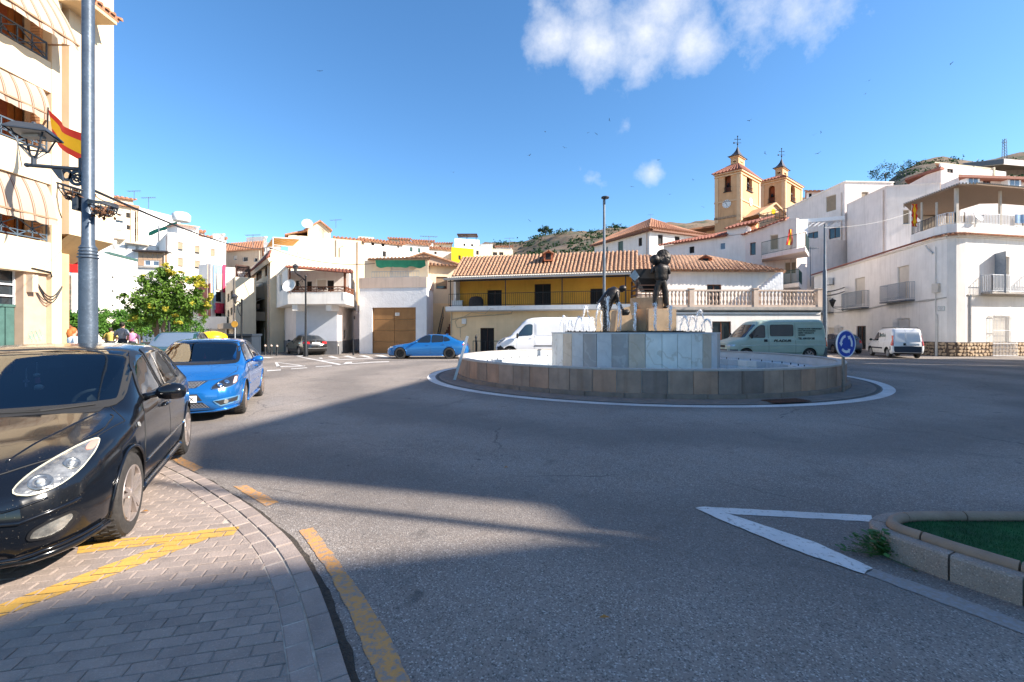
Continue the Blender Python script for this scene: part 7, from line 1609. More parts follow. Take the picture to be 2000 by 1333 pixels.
 # roof eave at the top of the recess
ze_=ZA(40,165);mb=MB(ao);mb.span((AX-2,YA(112),ze_-.0),(AX+.95,YA(178),ze_+.22));mb.build('roof_eave',mat('eave_render',(.58,.42,.24),.9,var=.1),ap_)
tile_roof(ao,(AX+1.0,YA(110),ze_+.24),(AX+1.0,YA(181),ze_+.24),(AX-1.5,YA(110),ze_+1.1),(AX-1.5,YA(181),ze_+1.1),ap_,M['tile'],.25,seg=4,name='eave_tiles')
mb=MB(ao);mb.span((AX-9,y_a,3.6),(bx-.32,y_e-.3,21.5));mb.build('main_block',M['cream2'],ap_)
sgd=thing('shop_sign','round red shop sign with a white oval on the apartment building','shop sign',(AX-1.2,YA(143,AX-1.2),ZA(503,145,AX-1.2)))
mb=MB();n_=30
for x0,x1,sy,sz,oy,m2 in((0,.16,.85,.62,0,'r'),):
 mb.tube([(-.08,0,0),(.08,0,0)],.60,30)
for i,v in enumerate(mb.v):mb.v[i]=(v[0],v[1]*1.25,v[2])
mb.build('panel',mat('sign_red',(.62,.015,.012),.4,var=.04),sgd)
mb=MB();mb.tube([(.081,.30,-.02),(.092,.30,-.02)],.22,20);mb.build('logo',M['white_paint'],sgd)
# LAMPS AND POSTS
lp=Vector((X_(172,6.55),6.55,0));la=thing('street_lamp','tall blue-grey cast iron lamp post with side lantern in the left foreground','street lamp',lp)
mb=MB();zc=CH+(HY-500)/FOC*6.55
mb.lathe((0,0,0),[(.17,0),(.17,.12),(.13,.16),(.112,.3),(.108,zc-.05),(.105,zc-.02),(.098,zc+.12),(.075,zc+.16),(.072,8.6),(.05,8.7),(.001,8.75)],28);mb.build('post',M['post'],la,smooth=True,angle=35)
mb=MB()
for k in range(4):mb.lathe((0,0,zc-.03+.045*k),[(.10-.004*k,-.015),(.123-.006*k,-.005),(.125-.006*k,.008),(.10-.004*k,.018)],28)
mb.build('collar',M['post'],la,smooth=True)
def lz(py):return CH-(py-HY)/FOC*6.55
M['lampiron']=mat('blackish_lamp_iron',(.05,.06,.075),.45,var=.2,metal=.3)
mb=MB();za=lz(329);arm=-.86;mb.tube([(-.06,0,za-.02),(arm,-.02,za+.04)],.028,10);mb.bar((-.075,0,za-.10),(-.075,0,za+.14),.05,.09);mb.ball((arm,-.02,za+.04),.034,8);mb.build('arm',M['lampiron'],la,smooth=True,angle=40)
# ornamental bracket plate with rings under the arm
mb=MB();
def ring(c,r0,r1,th,n=22):
 vs=[];
 for i in range(n):
  a=2*math.pi*i/n
  for r_,y in((r0,-th),(r1,-th),(r1,th),(r0,th)):vs.append((c[0]+r_*math.cos(a),y,c[1]+r_*math.sin(a)))
 mb.add(vs,[(i*4+k,((i+1)%n)*4+k,((i+1)%n)*4+(k+1)%4,i*4+(k+1)%4)for i in range(n)for k in range(4)])
ring((-.31,za-.10),.05,.085,.012);ring((-.16,za-.14),.075,.115,.012)
for k in range(10):a=2*math.pi*k/10;ring((-.16+.045*math.cos(a),za-.14+.045*math.sin(a)),.008,.016,.01,8)
ring((-.16,za-.14),.008,.02,.01,8)
mb.slab([(-.50,-.012,za-.02),(-.36,-.012,za-.03),(-.33,-.012,za-.2),(-.40,-.012,za-.15)],.02);mb.bar((-.1,0,za-.03),(-.1,0,za),.03);mb.build('bracket',M['lampiron'],la)
# lantern
lc=(arm+.10,-.02);z0=lz(312)-.0;mb=MB();zt=lz(262);zb=lz(298)
mb.tube([(lc[0],lc[1],za+.04),(lc[0],lc[1],zb-.06)],.03,10)
def sq(r,z,rot=45):return[(lc[0]+r*math.cos(R(rot+90*k)),lc[1]+r*math.sin(R(rot+90*k)),z)for k in range(4)]
ROT=45+22
A_,B_,C_=sq(.245,zt,ROT),sq(.155,zb+.05,ROT),sq(.03,zb-.09,ROT)
for k in range(4):
 mb.bar(A_[k],B_[k],.018);mb.bar(B_[k],C_[k],.016);mb.bar(B_[k],B_[(k+1)%4],.02);mb.bar(A_[k],A_[(k+1)%4],.02)
 mb.bar([(a+b)/2 for a,b in zip(B_[k],B_[(k+1)%4])],C_[k],.01)
fr_=mb.build('lantern_frame',M['lampiron'],la)
mb=MB();r0,r1,r2,r3=sq(.335,zt-.02,ROT),sq(.33,zt+.0,ROT),sq(.21,zt+.095,ROT),sq(.06,zt+.125,ROT);mb.add(r0+r1+r2+r3,[(k*4+i,k*4+(i+1)%4,(k+1)*4+(i+1)%4,(k+1)*4+i)for k in range(3)for i in range(4)]+[(12,13,14,15)])
mb.ball((lc[0],lc[1],zt+.14),.03,8)
hd=mb.build('lantern_roof',M['lampiron'],fr_);mb=MB();i0=sq(.29,zt-.018,ROT);mb.add(i0,[(0,1,2,3)]);mb.box((lc[0],lc[1],zt-.05),(.24,.12,.04));mb.build('reflector',mat('grey_reflector',(.35,.34,.32),.5),fr_)
# two iron flower baskets on the post with dead plants
M['dead']=mat('withered_plants',(.20,.09,.04),.95,col2=(.08,.045,.03),scale=18)
for nm,sx,zc_,r_,lab in(('left',-.19,lz(372),.21,'iron flower basket with withered plants hanging left of the lamp post'),('right',.20,lz(402),.17,'grey flower bowl with withered brown plants right of the lamp post')):
 fb=thing('flower_basket',lab,'flower basket',lp+Vector((sx,.02,zc_)),0,'flower baskets on the lamp post');mb=MB()
 n_=20;ringv=lambda rr,z:[(rr*math.cos(2*math.pi*i/n_),rr*.9*math.sin(2*math.pi*i/n_),z+rr*.28*math.cos(2*math.pi*i/n_)*(-1))for i in range(n_+1)]
 mb.tube(ringv(r_,.03),.012,5);mb.tube(ringv(r_*.92,-.03),.008,5);mb.tube(ringv(r_*.6,-.11),.007,5)
 for i in range(12):
  a=2*math.pi*i/12;mb.tube([(r_*math.cos(a),r_*.9*math.sin(a),.03-r_*.28*math.cos(a)),(r_*.9*math.cos(a),r_*.85*math.sin(a),-.05-r_*.25*math.cos(a)),(r_*.5*math.cos(a),r_*.5*math.sin(a),-.14)],.006,4)
 if nm=='right':mb.lathe((0,0,0),[(r_*1.02,.035),(r_*.98,-.01),(r_*.8,.0)],20)
 mb.bar((r_*(.6 if sx<0 else-.6),0,-.02),(-sx-(.08 if sx<0 else-.08),0,-.1),.04,.03);mb.build('basket_frame',M['lampiron'],fb)
 mb=MB();rnd=random.Random(int(r_*100))
 for _ in range(170):
  c=Vector((rnd.gauss(.02,r_*.35),rnd.gauss(0,r_*.35),rnd.uniform(-.13,.0)));u=Vector((rnd.uniform(-1,1),rnd.uniform(-1,1),rnd.uniform(-1.2,.4))).normalized();v=u.orthogonal();s_=rnd.uniform(.015,.05);mb.add([c,c+u*s_+v*s_*.35,c+u*s_*1.8,c+u*s_-v*s_*.3],[(0,1,2,3)])
 mb.build('withered_plants',M['dead'],fb,kind='stuff',fix=False)
mb=MB();mb.box((-.125,-.02,lz(398)),(.07,.12,.19));mb.box((-.125,-.02,lz(410)),(.05,.14,.04));mb.build('bracket_box',M['lampiron'],la)
# Spanish flag from a balcony
fo=Vector((AX+.1,YA(96),ZA(212,96)));flg=thing('flag','large red and yellow flag streaming from a balcony behind the lamp post','flag',fo)
pa=[P(94,214,13.9),P(158,260,12.9),P(159,320,12.9),P(100,262,13.9)]
nn,mm_=16,4
def fpt(s_,t_):
 top=pa[0].lerp(pa[1],s_);bot=pa[3].lerp(pa[2],s_);q=top.lerp(bot,t_);w=math.sin(s_*7+t_*2)*.12*(s_+.2);return q+Vector((w*.4,w,-.12*math.sin(s_*math.pi)*(1-t_*.3)))
for nm,t0,t1,m_ in(('red_stripe',0,.27,'flag_red'),('yellow_stripe',.27,.75,'flag_yel'),('red_stripe',.75,1,'flag_red')):
 mb=MB(fo);vs=[fpt(i/nn,t0+(t1-t0)*j/2)for i in range(nn+1)for j in range(3)];mb.add(vs,[(i*3+j,(i+1)*3+j,(i+1)*3+j+1,i*3+j+1)for i in range(nn)for j in range(2)])
 mb.build(nm,M[m_],flg,smooth=True)
mb=MB(fo);mb.tube([P(94,210,13.9),P(92,275,14.1),],.02,5);mb.build('flagpole',M['iron'],flg)
# overhead cables
def cable(name,label,pts,r,m_='cable'):
 o=Vector(pts[0]);t=MB(o);out=[]
 for a,b in zip(pts,pts[1:]):pass
 t.tube(pts,r,5);ob=t.build(name,M[m_]);ob.location=o;tag(ob,label,'cable');return ob
def sagline(a,b,sag,n=20):return[a.lerp(b,i/n)-Vector((0,0,sag*4*(i/n)*(1-i/n)))for i in range(n+1)]
cable('overhead_cable','thick black overhead cable sloping from the lamp post across to the cream houses',sagline(P(178,370,7),P(524,483,34),.4)+sagline(P(524,483,34),P(732,515,34),.5)[1:],.022)
cable('overhead_cable','thin second cable just under the thick one beside the lamp post',sagline(P(178,378,7),P(230,385,16),.15),.008)
cable('overhead_cable','thin cable crossing the plain pinkish block on the right',sagline(P(1610,445,26),P(1780,415,29),.25),.012,'greycable')
def ornate_lamp(px,d,pbase,ptop,side,lpx,ltop,lbot,label,s=1.0):
 b=Vector((X_(px,d),d,0));t=thing('street_lamp',label,'street lamp',b,0,'ornate black street lamps');zt=Z_(ptop,d);mb=MB()
 mb.lathe((0,0,0),[(.16,0),(.14,.5),(.09,.9),(.07,1.0),(.055,zt*.6),(.05,zt),(.08,zt+.05),(.001,zt+.15)],12);mb.build('post',M['iron'],t,smooth=True)
 dx=X_(lpx,d)-b.x;zl=Z_(lbot,d);mb=MB();n_=10
 mb.tube([(dx*i/n_,0,zt-.25+.35*math.sin(math.pi*i/n_)*.5+(zl-.1-zt+.25)*(i/n_)**2)for i in range(n_+1)],.03,6);mb.tube([(dx*.15,0,zt-.9),(dx*.45,0,zt-.7),(dx*.7,0,zt-.35),(dx*.4,0,zt-.15),(dx*.3,0,zt-.35)],.02,5);mb.bar((0,0,zt-.3),(dx,0,zl-.1),.03);mb.build('arm',M['iron'],t)
 hh=Z_(ltop,d)-zl;mb=MB();w=hh*.40
 mb.lathe((dx,0,zl),[(.03,-.1),(w*.35,0),(w*.75,hh*.62)],8);mb.lathe((dx,0,zl),[(w,hh*.62),(w*.55,hh*.86),(w*.15,hh*.95),(.02,hh)],8);mb.build('lantern',mat('smoky_lantern',(.05,.05,.055),.3,var=.1),t,smooth=True,angle=30);return t
ornate_lamp(597,29.5,690,541,-1,577,515,531,'tall black ornate street lamp in front of the white corner house')
ornate_lamp(472,27,690,588,-1,459,574,590,'black ornate street lamp in front of the sunlit cream house')
ornate_lamp(330,24,690,560,-1,295,530,545,'black street lamp rising out of the flowering tree')
# slim modern lamp behind the fountain
d=22.3;t=thing('street_lamp','slim tall lamp post with a flat round head rising behind the bending statue','street lamp',(X_(1180,d),d,0))
mb=MB();zt=Z_(392,d);mb.lathe((0,0,0),[(.12,0),(.08,1.5),(.055,zt),(.04,zt+.1)],14);mb.build('post',M['dull_galv'],t,smooth=True,angle=40)
mb=MB();mb.lathe((.05,0,zt+.12),[(.001,-.02),(.18,-.02),(.20,.02),(.18,.06),(.001,.07)],20);mb.bar((0,0,zt-.2),(0,0,zt+.1),.16,.1);mb.build('lamp_head',M['lampiron'],t,smooth=True,angle=40)
d=26.5;t=thing('street_lamp','plain galvanised pole standing behind the green van','street lamp',(X_(1611,d),d,0))
mb=MB();zt=Z_(438,d);zm=Z_(530,d);mb.lathe((0,0,0),[(.12,0),(.105,zm),(.07,zm+.1),(.055,zt)],12);mb.build('post',M['dull_galv'],t,smooth=True,angle=40)
# wall lantern on the right house
u,z=W0.uz(1634,583);p0=W0.pt(W0.uz(1647,600)[0],0,0);pz=W0.uz(1647,600)[1]
wlp=thing('wall_lantern','black wall lantern on a bracket on the shaded side of the right corner house','wall lantern',(p0.x,p0.y,pz));ow=Vector((p0.x,p0.y,pz));c=W0.pt(W0.uz(1647,600)[0],pz,.9);mb=MB(ow)
mb.tube([W0.pt(W0.uz(1647,600)[0],pz,0),c],.03,6);mb.tube([W0.pt(W0.uz(1647,600)[0],pz-.35,0),c-Vector((0,0,.05))],.02,5);mb.bar(W0.pt(W0.uz(1647,600)[0],pz-.4,.02),W0.pt(W0.uz(1647,600)[0],pz+.1,.02),.05);mb.build('bracket',M['iron'],wlp)
mb=MB(ow);mb.lathe(c,[(.03,0),(.12,.12),(.26,.55),(.34,.56),(.25,.68),(.08,.76),(.02,.85)],6);mb.build('lantern',M['iron'],wlp)
for k,(pa_,pb_)in enumerate((((1595,572),(1650,562)),((1594,580),(1650,570)))):
 cable('cable_bundle',['upper','lower'][k]+' short black cable running from the terrace to the right corner house',sagline(P(pa_[0],pa_[1],29),W0.pt(W0.uz(*pb_)[0],W0.uz(*pb_)[1],.05),.1),.05)
 # bollards
bol=None
for k,(px,py,lab,hgt)in enumerate(((505,694,'leftmost small black bollard before the corner house',.75),(518,694,'second small black bollard from the left before the corner house',.75),(530,694,'third small black bollard from the left before the corner house',.75),(541,695,'bollard nearest the black saloon on its left',.75),(660,693,'white-topped bollard right of the black saloon',.8))):
 p=G(px,py);
 if bol is None:
  bol=thing('bollard',lab,'bollard',p,0,'bollards before the corner house');mb=MB();mb.lathe((0,0,0),[(.09,0),(.07,.1),(.065,.6)],12);mb.build('shaft',M['iron'],bol,smooth=True,angle=40);mb=MB();mb.lathe((0,0,0),[(.07,.602),(.072,.66),(.04,.71),(.001,.72)],12);mb.build('cap',M['balu'],bol,smooth=True)
 else:b2_=copy_tree(bol);b2_.location=p;b2_['label']=lab
p=G(690,694);t=thing('post','plain dark post at the mouth of the alley','post',p);mb=MB();mb.lathe((0,0,0),[(.06,0),(.05,1.1),(.001,1.12)],10);mb.build('shaft',M['iron'],t)
# low railing before the yellow house
ra0,ra1=Vector((*XY(924,29.6),0)),Vector((*XY(972,29.2),0));t=thing('low_railing','low dark railing with a turned end post before the yellow house','railing',ra0)
railing(ra0,[ra0,ra1],1.0,t,M['iron'],gap=.3,t=.03)
mb=MB(ra0);mb.lathe((*XY(930,29.6),0),[(.07,0),(.06,.9),(.09,1.0),(.05,1.1),(.09,1.25),(.02,1.42)],10);mb.build('end_post',M['iron'],t,smooth=True)
# TREES AND PLANTS
def leafy(name,label,cat,base,trunks,blobs,n,cols,leaf=.09,group=None,seed=1,yellow=None,bark=None):
 rnd=random.Random(seed);t=thing(name,label,cat,base,0,group);b=Vector(base)
 mb=MB(b)
 for pts,r0,r1 in trunks:
  k=len(pts);mb.tube(pts,[r0+(r1-r0)*i/(k-1)for i in range(k)],8)
 for c,r in blobs:
  nearest=min((p for pts,_,_ in trunks for p in pts[len(pts)//2:]),key=lambda p:(Vector(p)-Vector(c)).length);a=Vector(nearest);mb.tube([a,a.lerp(Vector(c),.5)+Vector((rnd.uniform(-.1,.1),rnd.uniform(-.1,.1),.1)),Vector(c)],[.035,.02,.008],5)
 mb.build('trunk',bark or M['bark'],t,smooth=True)
 for mi,(m_,share)in enumerate(cols):
  lm=MB(b);bl=blobs if mi==0 or not yellow else yellow;tot=sum(r**3 for _,r in bl);cnt=int(n*share)
  for c,r in bl:
   c=Vector(c);kk=int(cnt*r**3/tot);clumps=[c+Vector((rnd.gauss(0,1),rnd.gauss(0,1),rnd.gauss(0,1))).normalized()*r*rnd.uniform(.35,1.05)for _ in range(max(4,kk//26))]
   for _ in range(kk):
    q=rnd.choice(clumps)+Vector((rnd.gauss(0,1),rnd.gauss(0,1),rnd.gauss(0,.75)))*r*.17
    out=(q-c).normalized()if(q-c).length>1e-3 else Vector((0,0,1))
    nrm=(out*.6+Vector((rnd.uniform(-1,1),rnd.uniform(-1,1),rnd.uniform(-.2,1.2)))).normalized();u=nrm.orthogonal().normalized();u=(Matrix.Rotation(rnd.uniform(0,6.28),4,nrm)@u);v=nrm.cross(u);s_=leaf*rnd.uniform(.6,1.3)
    lm.add([q-u*s_,q+v*s_*.45+nrm*s_*.1,q+u*s_,q-v*s_*.45+nrm*s_*.1],[(0,1,2,3)])
  lm.build('crown' if mi==0 else 'blossom',m_,t,kind='stuff',fix=False)
 return t
def leafmat(name,c1,c2,tr=.35):
 m=mat(name,c1,.55,col2=c2,scale=1.6,spec=.35);N,L=nodes_of(m);b=N['Principled BSDF'];t=N.new('ShaderNodeBsdfTranslucent');L.new(b.inputs['Base Color'].links[0].from_socket,t.inputs['Color']);ms=N.new('ShaderNodeMixShader');ms.inputs[0].default_value=tr
 L.new(b.outputs[0],ms.inputs[1]);L.new(t.outputs[0],ms.inputs[2]);L.new(ms.outputs[0],N['Material Output'].inputs[0]);return m
M['bark']=mat('pale_bark',(.30,.21,.14),.9,col2=(.16,.11,.08),scale=6,bump=.5,bscale=30)
M['lf1']=leafmat('tree_leaf',(.18,.31,.04),(.06,.14,.02));M['lfy']=leafmat('yellow_blossom',(.58,.54,.06),(.40,.34,.04));M['lf2']=leafmat('hedge_leaf',(.12,.27,.035),(.05,.14,.02));M['lf3']=leafmat('dark_bush_leaf',(.03,.065,.02),(.018,.04,.015))
TD=21.5
def tp(px,py,dy=0):return P(px,py,TD+dy)
g0=Vector((X_(316,TD),TD,0))
leafy('flowering_tree','green tree with clusters of yellow blossom beside the blue hatchback','tree',g0,[([g0+Vector((.25,0,0)),tp(318,640),tp(328,615),tp(322,590),tp(318,560)],.09,.04),([g0+Vector((-.1,.1,0)),tp(307,630),tp(303,600),tp(298,575)],.06,.03),([g0+Vector((-.1,.3,0)),tp(302,640,.3),tp(300,590,.3),tp(310,560,.3)],.11,.05)],[(tp(315,545),.50),(tp(290,560),.55),(tp(345,560),.6),(tp(320,590),.75),(tp(280,590),.62),(tp(372,590),.65),(tp(350,615),.55),(tp(262,600),.42),(tp(385,560),.42),(tp(392,600),.42),(tp(300,620),.5),(tp(325,530),.34),(tp(250,583),.34),(tp(395,625),.25),(tp(275,625),.4)],12500,[(M['lf1'],.9),(M['lfy'],.12)],leaf=.075,seed=4,yellow=[(tp(322,524),.26),(tp(330,532,-.2),.26),(tp(380,548),.36),(tp(392,556,-.2),.30),(tp(408,580),.26),(tp(404,595,-.2),.2),(tp(260,622,-.5),.20),(tp(295,598,-.7),.13),(tp(322,604,-.7),.14),(tp(345,626,-.5),.22),(tp(378,593,-.7),.12),(tp(282,542),.15),(tp(350,535),.2)])
for k,(px,d,w,h,lab)in enumerate(((178,24,.8,1.35,'round clipped green bush left behind the lamp post'),(205,27,1.0,1.3,'clipped green hedge tree behind the cafe terrace'),(240,26,1.1,1.5,'leafy green tree left of the flowering tree'),(275,28,1.1,1.4,'dark leafy tree behind the flowering tree'),(152,23,.6,1.3,'small green bush beside the apartment building'),(350,29,1.2,1.2,'shaded green tree behind the flowering tree on the right'))):
 b=Vector((X_(px,d),d,0));z=2.0
 leafy('street_tree',lab,'tree',b,[([b,b+Vector((.05,0,1)),b+Vector((0,0,z))],.08,.04)],[(b+Vector((0,0,z+.15)),w*.8),(b+Vector((w*.7,0,z)),w*.6),(b+Vector((-w*.7,.1,z+.05)),w*.6),(b+Vector((.1,.3,z+h*.4)),w*.5)],3800,[(M['lf2'],1)],leaf=.075,group='small trees round the cafe',seed=20+k)
 # far scrub trees on the ridges
for k,(px,py,d,r,lab)in enumerate(((1066,450,285,4.5,'lone bushy tree on the ridge of the scrub hill'),(1074,473,285,4,'dark bush on the left flank of the scrub hill'),(1205,447,290,5,'dark bush near the top of the scrub hill'),(1730,338,292,10,'round dark tree at the left end of the right ridge'),(1775,334,292,8,'low spreading tree in the middle of the right ridge'),(1793,331,292,8,'last spreading tree right along the ridge'),(1108,482,260,4.5,'green shrub halfway up the scrub hill'),(1114,478,262,4,'second green shrub halfway up the scrub hill'),(1062,482,270,4,'shrub low on the left of the scrub hill'))):
 c=P(px,py,d);g_=Vector((c.x,c.y,terrain(c.x,c.y)-.5));b=Vector((c.x,c.y,min(g_.z,c.z-r)))
 leafy('scrub_tree',lab,'tree',b,[([b,b.lerp(c,.5),c],.35,.15)],[(c,r*.75),(c+Vector((r*.7,0,-r*.1)),r*.5),(c+Vector((-r*.7,0,-r*.15)),r*.5)],900,[(M['lf3'],1)],leaf=.55,group='trees on the dry hills',seed=40+k)
gb=MB();rnd=random.Random(8);
for _ in range(420):
 px=rnd.choice([rnd.uniform(960,1060),rnd.uniform(1040,1260),rnd.uniform(1740,2050)]);d=rnd.uniform(130,292);x=X_(px,d);z=terrain(x,d);r=rnd.uniform(.8,2.6)
 for _ in range(26):
  q=Vector((x+rnd.gauss(0,r*.6),d+rnd.gauss(0,r*.6),z+abs(rnd.gauss(0,r*.45))));n1=Vector((rnd.uniform(-1,1),rnd.uniform(-1,1),rnd.uniform(0,1))).normalized();u=n1.orthogonal().normalized();v=n1.cross(u);s_=r*.22;gb.add([q-u*s_,q-v*s_,q+u*s_,q+v*s_],[(0,1,2,3)])
o=gb.build('hillside_shrubs',M['lf3'],kind='stuff',fix=False);tag(o,'scattered dark shrubs over the dry hillsides','shrubs')
# PEOPLE AND CAFE
def skin(n,c):return mat(n,c,.6,var=.05)
M['skin']=skin('skin',(.45,.24,.16));M['hair_d']=mat('dark_hair',(.02,.014,.01),.7);M['hair_r']=mat('red_hair',(.42,.12,.025),.7,var=.2,scale=30)
def person(base,rz,label,top,legs,hair,seated=False,arms='down',hair_long=False,s=1.0):
 t=thing('person',label,'person',base,rz)
 zz=-.42 if seated else 0
 kn=[(-.11,-.42,.50),(.11,-.42,.50)]if seated else[(-.10,-.01,.50),(.10,-.01,.50)]
 an=[(-.12,-.40,.08),(.12,-.40,.08)]if seated else[(-.11,.02,.08),(.11,.02,.08)]
 hz=.93+zz
 if arms=='hips':el=[(-.38,.06,1.13+zz),(.38,.06,1.13+zz)];wr=[(-.20,-.06,.98+zz),(.20,-.06,.98+zz)]
 elif arms=='table':el=[(-.26,-.12,1.15+zz),(.26,-.12,1.15+zz)];wr=[(-.18,-.36,1.12+zz),(.18,-.36,1.12+zz)]
 else:el=[(-.27,.0,1.12+zz),(.27,.0,1.12+zz)];wr=[(-.26,-.08,.88+zz),(.26,-.08,.88+zz)]
 J=dict(pel=(0,0,hz,.15,.11),wst=(0,0,1.08+zz,.14,.105),chs=(0,0,1.28+zz,.17,.115),nk0=(0,0,1.43+zz,.10,.085),nk=(0,-.01,1.50+zz,.05,.05),hd=(0,-.02,1.60+zz,.075,.09),hd2=(0,-.01,1.69+zz,.065,.08),ns=(0,-.105,1.595+zz,.018,.02),hl=(-.09,0,hz-.05,.09,.09),kl=(*kn[0],.065,.065),al=(*an[0],.045,.045),fl=(an[0][0]-.01,an[0][1]-.14,.04,.04,.03),hr=(.09,0,hz-.05,.09,.09),kr=(*kn[1],.065,.065),ar=(*an[1],.045,.045),fr=(an[1][0]+.01,an[1][1]-.14,.04,.04,.03),sl=(-.19,0,1.40+zz,.06,.06),el=(*el[0],.042,.042),wl=(*wr[0],.03,.028),sr=(.19,0,1.40+zz,.06,.06),er=(*el[1],.042,.042),wr=(*wr[1],.03,.028))
 E=[('pel','wst'),('wst','chs'),('chs','nk0'),('nk0','nk'),('nk','hd'),('hd','hd2'),('hd','ns'),('pel','hl'),('hl','kl'),('kl','al'),('al','fl'),('pel','hr'),('hr','kr'),('kr','ar'),('ar','fr'),('nk0','sl'),('sl','el'),('el','wl'),('nk0','sr'),('sr','er'),('er','wr')]
 for sd,k in(('L','wl'),('R','wr')):
  e=Vector(J['el' if sd=='L' else 'er'][:3]);w=Vector(J[k][:3]);hand(J,E,k,(w-e),(0,1,0)if arms!='table' else(1,0,0),.6,.95,sd)
 b=figure('body',t,J,E,'pel',M['skin'],1);b.scale=(s,)*3
 tz=zz;mb=MB();mb.lathe((0,0,0),[(.165,.93+tz),(.165,1.05+tz),(.18,1.2+tz),(.205,1.34+tz),(.19,1.43+tz),(.10,1.475+tz),(.06,1.48+tz)],16,sy=.72)
 for sx in(-1,1):mb.tube([(sx*.15,0,1.40+tz),(sx*.23,0,1.34+tz),tuple(Vector(el[0 if sx<0 else 1])*.85+Vector((sx*.22,0,1.37+tz))*.15)],[.075,.078,.07],10)
 o=mb.build('shirt',top,t,smooth=True);o.scale=(s,)*3
 mb=MB()
 for i,sx in enumerate((-1,1)):mb.tube([(sx*.08,0,hz+.02),tuple(Vector(kn[i]).lerp(Vector((sx*.09,0,hz-.05)),.5)),kn[i],tuple(Vector(kn[i]).lerp(Vector(an[i]),.95))],[.12,.10,.085,.065],10)
 mb.lathe((0,0,0),[(.02,hz-.12),(.16,hz-.06),(.172,hz+.08),(.15,hz+.10)],14,sy=.75);o=mb.build('trousers',legs,t,smooth=True);o.scale=(s,)*3
 mb=MB();mb.ball((0,.012,1.645+tz),.108,14,sc=(.86,1.0,1.0))
 mb.v=[(v[0],max(v[1],-.072+.25*max(0,1.70+tz-v[2])),v[2])for v in mb.v]
 if hair_long:mb.tube([(0,.05,1.66+tz),(0,.09,1.55+tz),(0,.09,1.42+tz)],[.085,.075,.05],12)
 o=mb.build('hair',hair,t,smooth=True);o.scale=(s,)*3
 mb=MB()
 for sx in(-1,1):mb.ball((sx*.03,-.098,1.625+tz),.011,6)
 mb.ball((0,-.098,1.555+tz),.018,6,sc=(1.3,.4,.4));o=mb.build('face_features',M['hair_d'],t);o.scale=(s,)*3
 return t
def cl(n,c):return mat(n,c,.85,var=.12,scale=5)
person((X_(239,23),23,.13),R(170),'person in a grey-blue t-shirt standing with hands on hips at the cafe',cl('grey_blue_shirt',(.33,.36,.42)),cl('dark_trousers',(.04,.045,.06)),M['hair_d'],arms='hips',s=1.12)
person((X_(216,24),24,.13),R(185),'person in a yellow shirt beside the one in grey at the cafe',cl('yellow_shirt',(.62,.47,.12)),cl('dark_trousers',(.04,.045,.06)),M['hair_d'],arms='hips',s=.98)
person((X_(258,24.5),24.5,.13),R(200),'person in a pink top right of the one in grey',cl('pink_top',(.66,.25,.42)),cl('dark_trousers',(.04,.045,.06)),M['hair_d'],s=.96)
person((X_(143,13),13,.13),R(150),'person with red hair and a pale blue shirt just left of the lamp post',cl('pale_blue_shirt',(.55,.66,.75)),cl('dark_trousers',(.04,.045,.06)),M['hair_r'],hair_long=True,s=.93)
for k,(px,d,lab)in enumerate(((205,26,'left cream cafe parasol behind the people'),(232,28,'right cream cafe parasol behind the people'))):
 b=Vector((X_(px,d),d,.13));t=thing('parasol',lab,'parasol',b,0,'cafe parasols');mb=MB();mb.tube([(0,0,0),(0,0,2.3)],.025,6);mb.build('pole',M['white_paint'],t)
 mb=MB();mb.lathe((0,0,0),[(1.3,1.95),(1.28,2.1),(.7,2.3),(.02,2.42)],8);mb.build('canopy',mat('cream_parasol_cloth',(.66,.58,.48),.9),t)
cafe=None
for k,(px,d)in enumerate(((196,22.5),(204,24.5),(272,24),(283,25.5),(228,26))):
 lab=['dark cafe chair nearest the lamp post','dark cafe chair behind the first one','dark cafe chair under the left of the flowering tree','dark cafe chair deeper under the flowering tree','dark cafe chair between the parasols'][k]
 if cafe is None:
  cafe=thing('cafe_chair',lab,'chair',(X_(px,d),d,.13),.4,'cafe chairs');mb=MB();mb.box((0,0,.45),(.42,.42,.04));mb.build('seat',M['mattblack'],cafe);mb=MB();mb.box((0,.2,.8),(.42,.03,.22));mb.box((0,.2,.55),(.42,.02,.04));mb.build('backrest',M['mattblack'],cafe)
  for sx in(-.19,.19):
   for sy in(-.19,.19):mb=MB();mb.bar((sx,sy,0),(sx,sy,.44 if sy<0 else.9),.03);mb.build('leg',M['iron'],cafe)
 else:c_=copy_tree(cafe);c_.location=(X_(px,d),d,.13);c_.rotation_euler.z=k*1.3;c_['label']=lab
 # yellow recycling bin, dark container, brown panel by the apartment building
b=Vector((X_(415,24),24,0));t=thing('recycling_bin','yellow dome-topped recycling bin behind the blue hatchback','recycling bin',b);mb=MB()
mb.lathe((0,0,0),[(.62,0),(.62,1.15),(.66,1.16),(.66,1.25)],20);mb.build('body',M['plastic_y'],t,smooth=True,angle=40);mb=MB();mb.lathe((0,0,0),[(.68,1.251),(.68,1.36),(.60,1.48),(.35,1.60),(.12,1.65),(.001,1.65)],20);mb.build('lid',M['plastic_y'],t,smooth=True,angle=40);mb=MB();mb.box((0,-.62,1.15),(.4,.08,.12));mb.build('slot',M['ink'],t);b.z=0
b=Vector((X_(470,27.5),27.5,0));t=thing('waste_container','dark waste containers beside the left street lamp','waste container',b);mb=MB();mb.box((0,0,.7),(1.9,1.0,1.3));mb.box((0,0,1.42),(2.0,1.1,.12));mb.build('body',mat('dark_container',(.02,.03,.045),.5),t);mb=MB();[mb.tube([(x,-.55,.12),(x,-.45,.12)],.12,10)for x in(-.8,.8)];mb.build('wheel',M['rubber'],t)
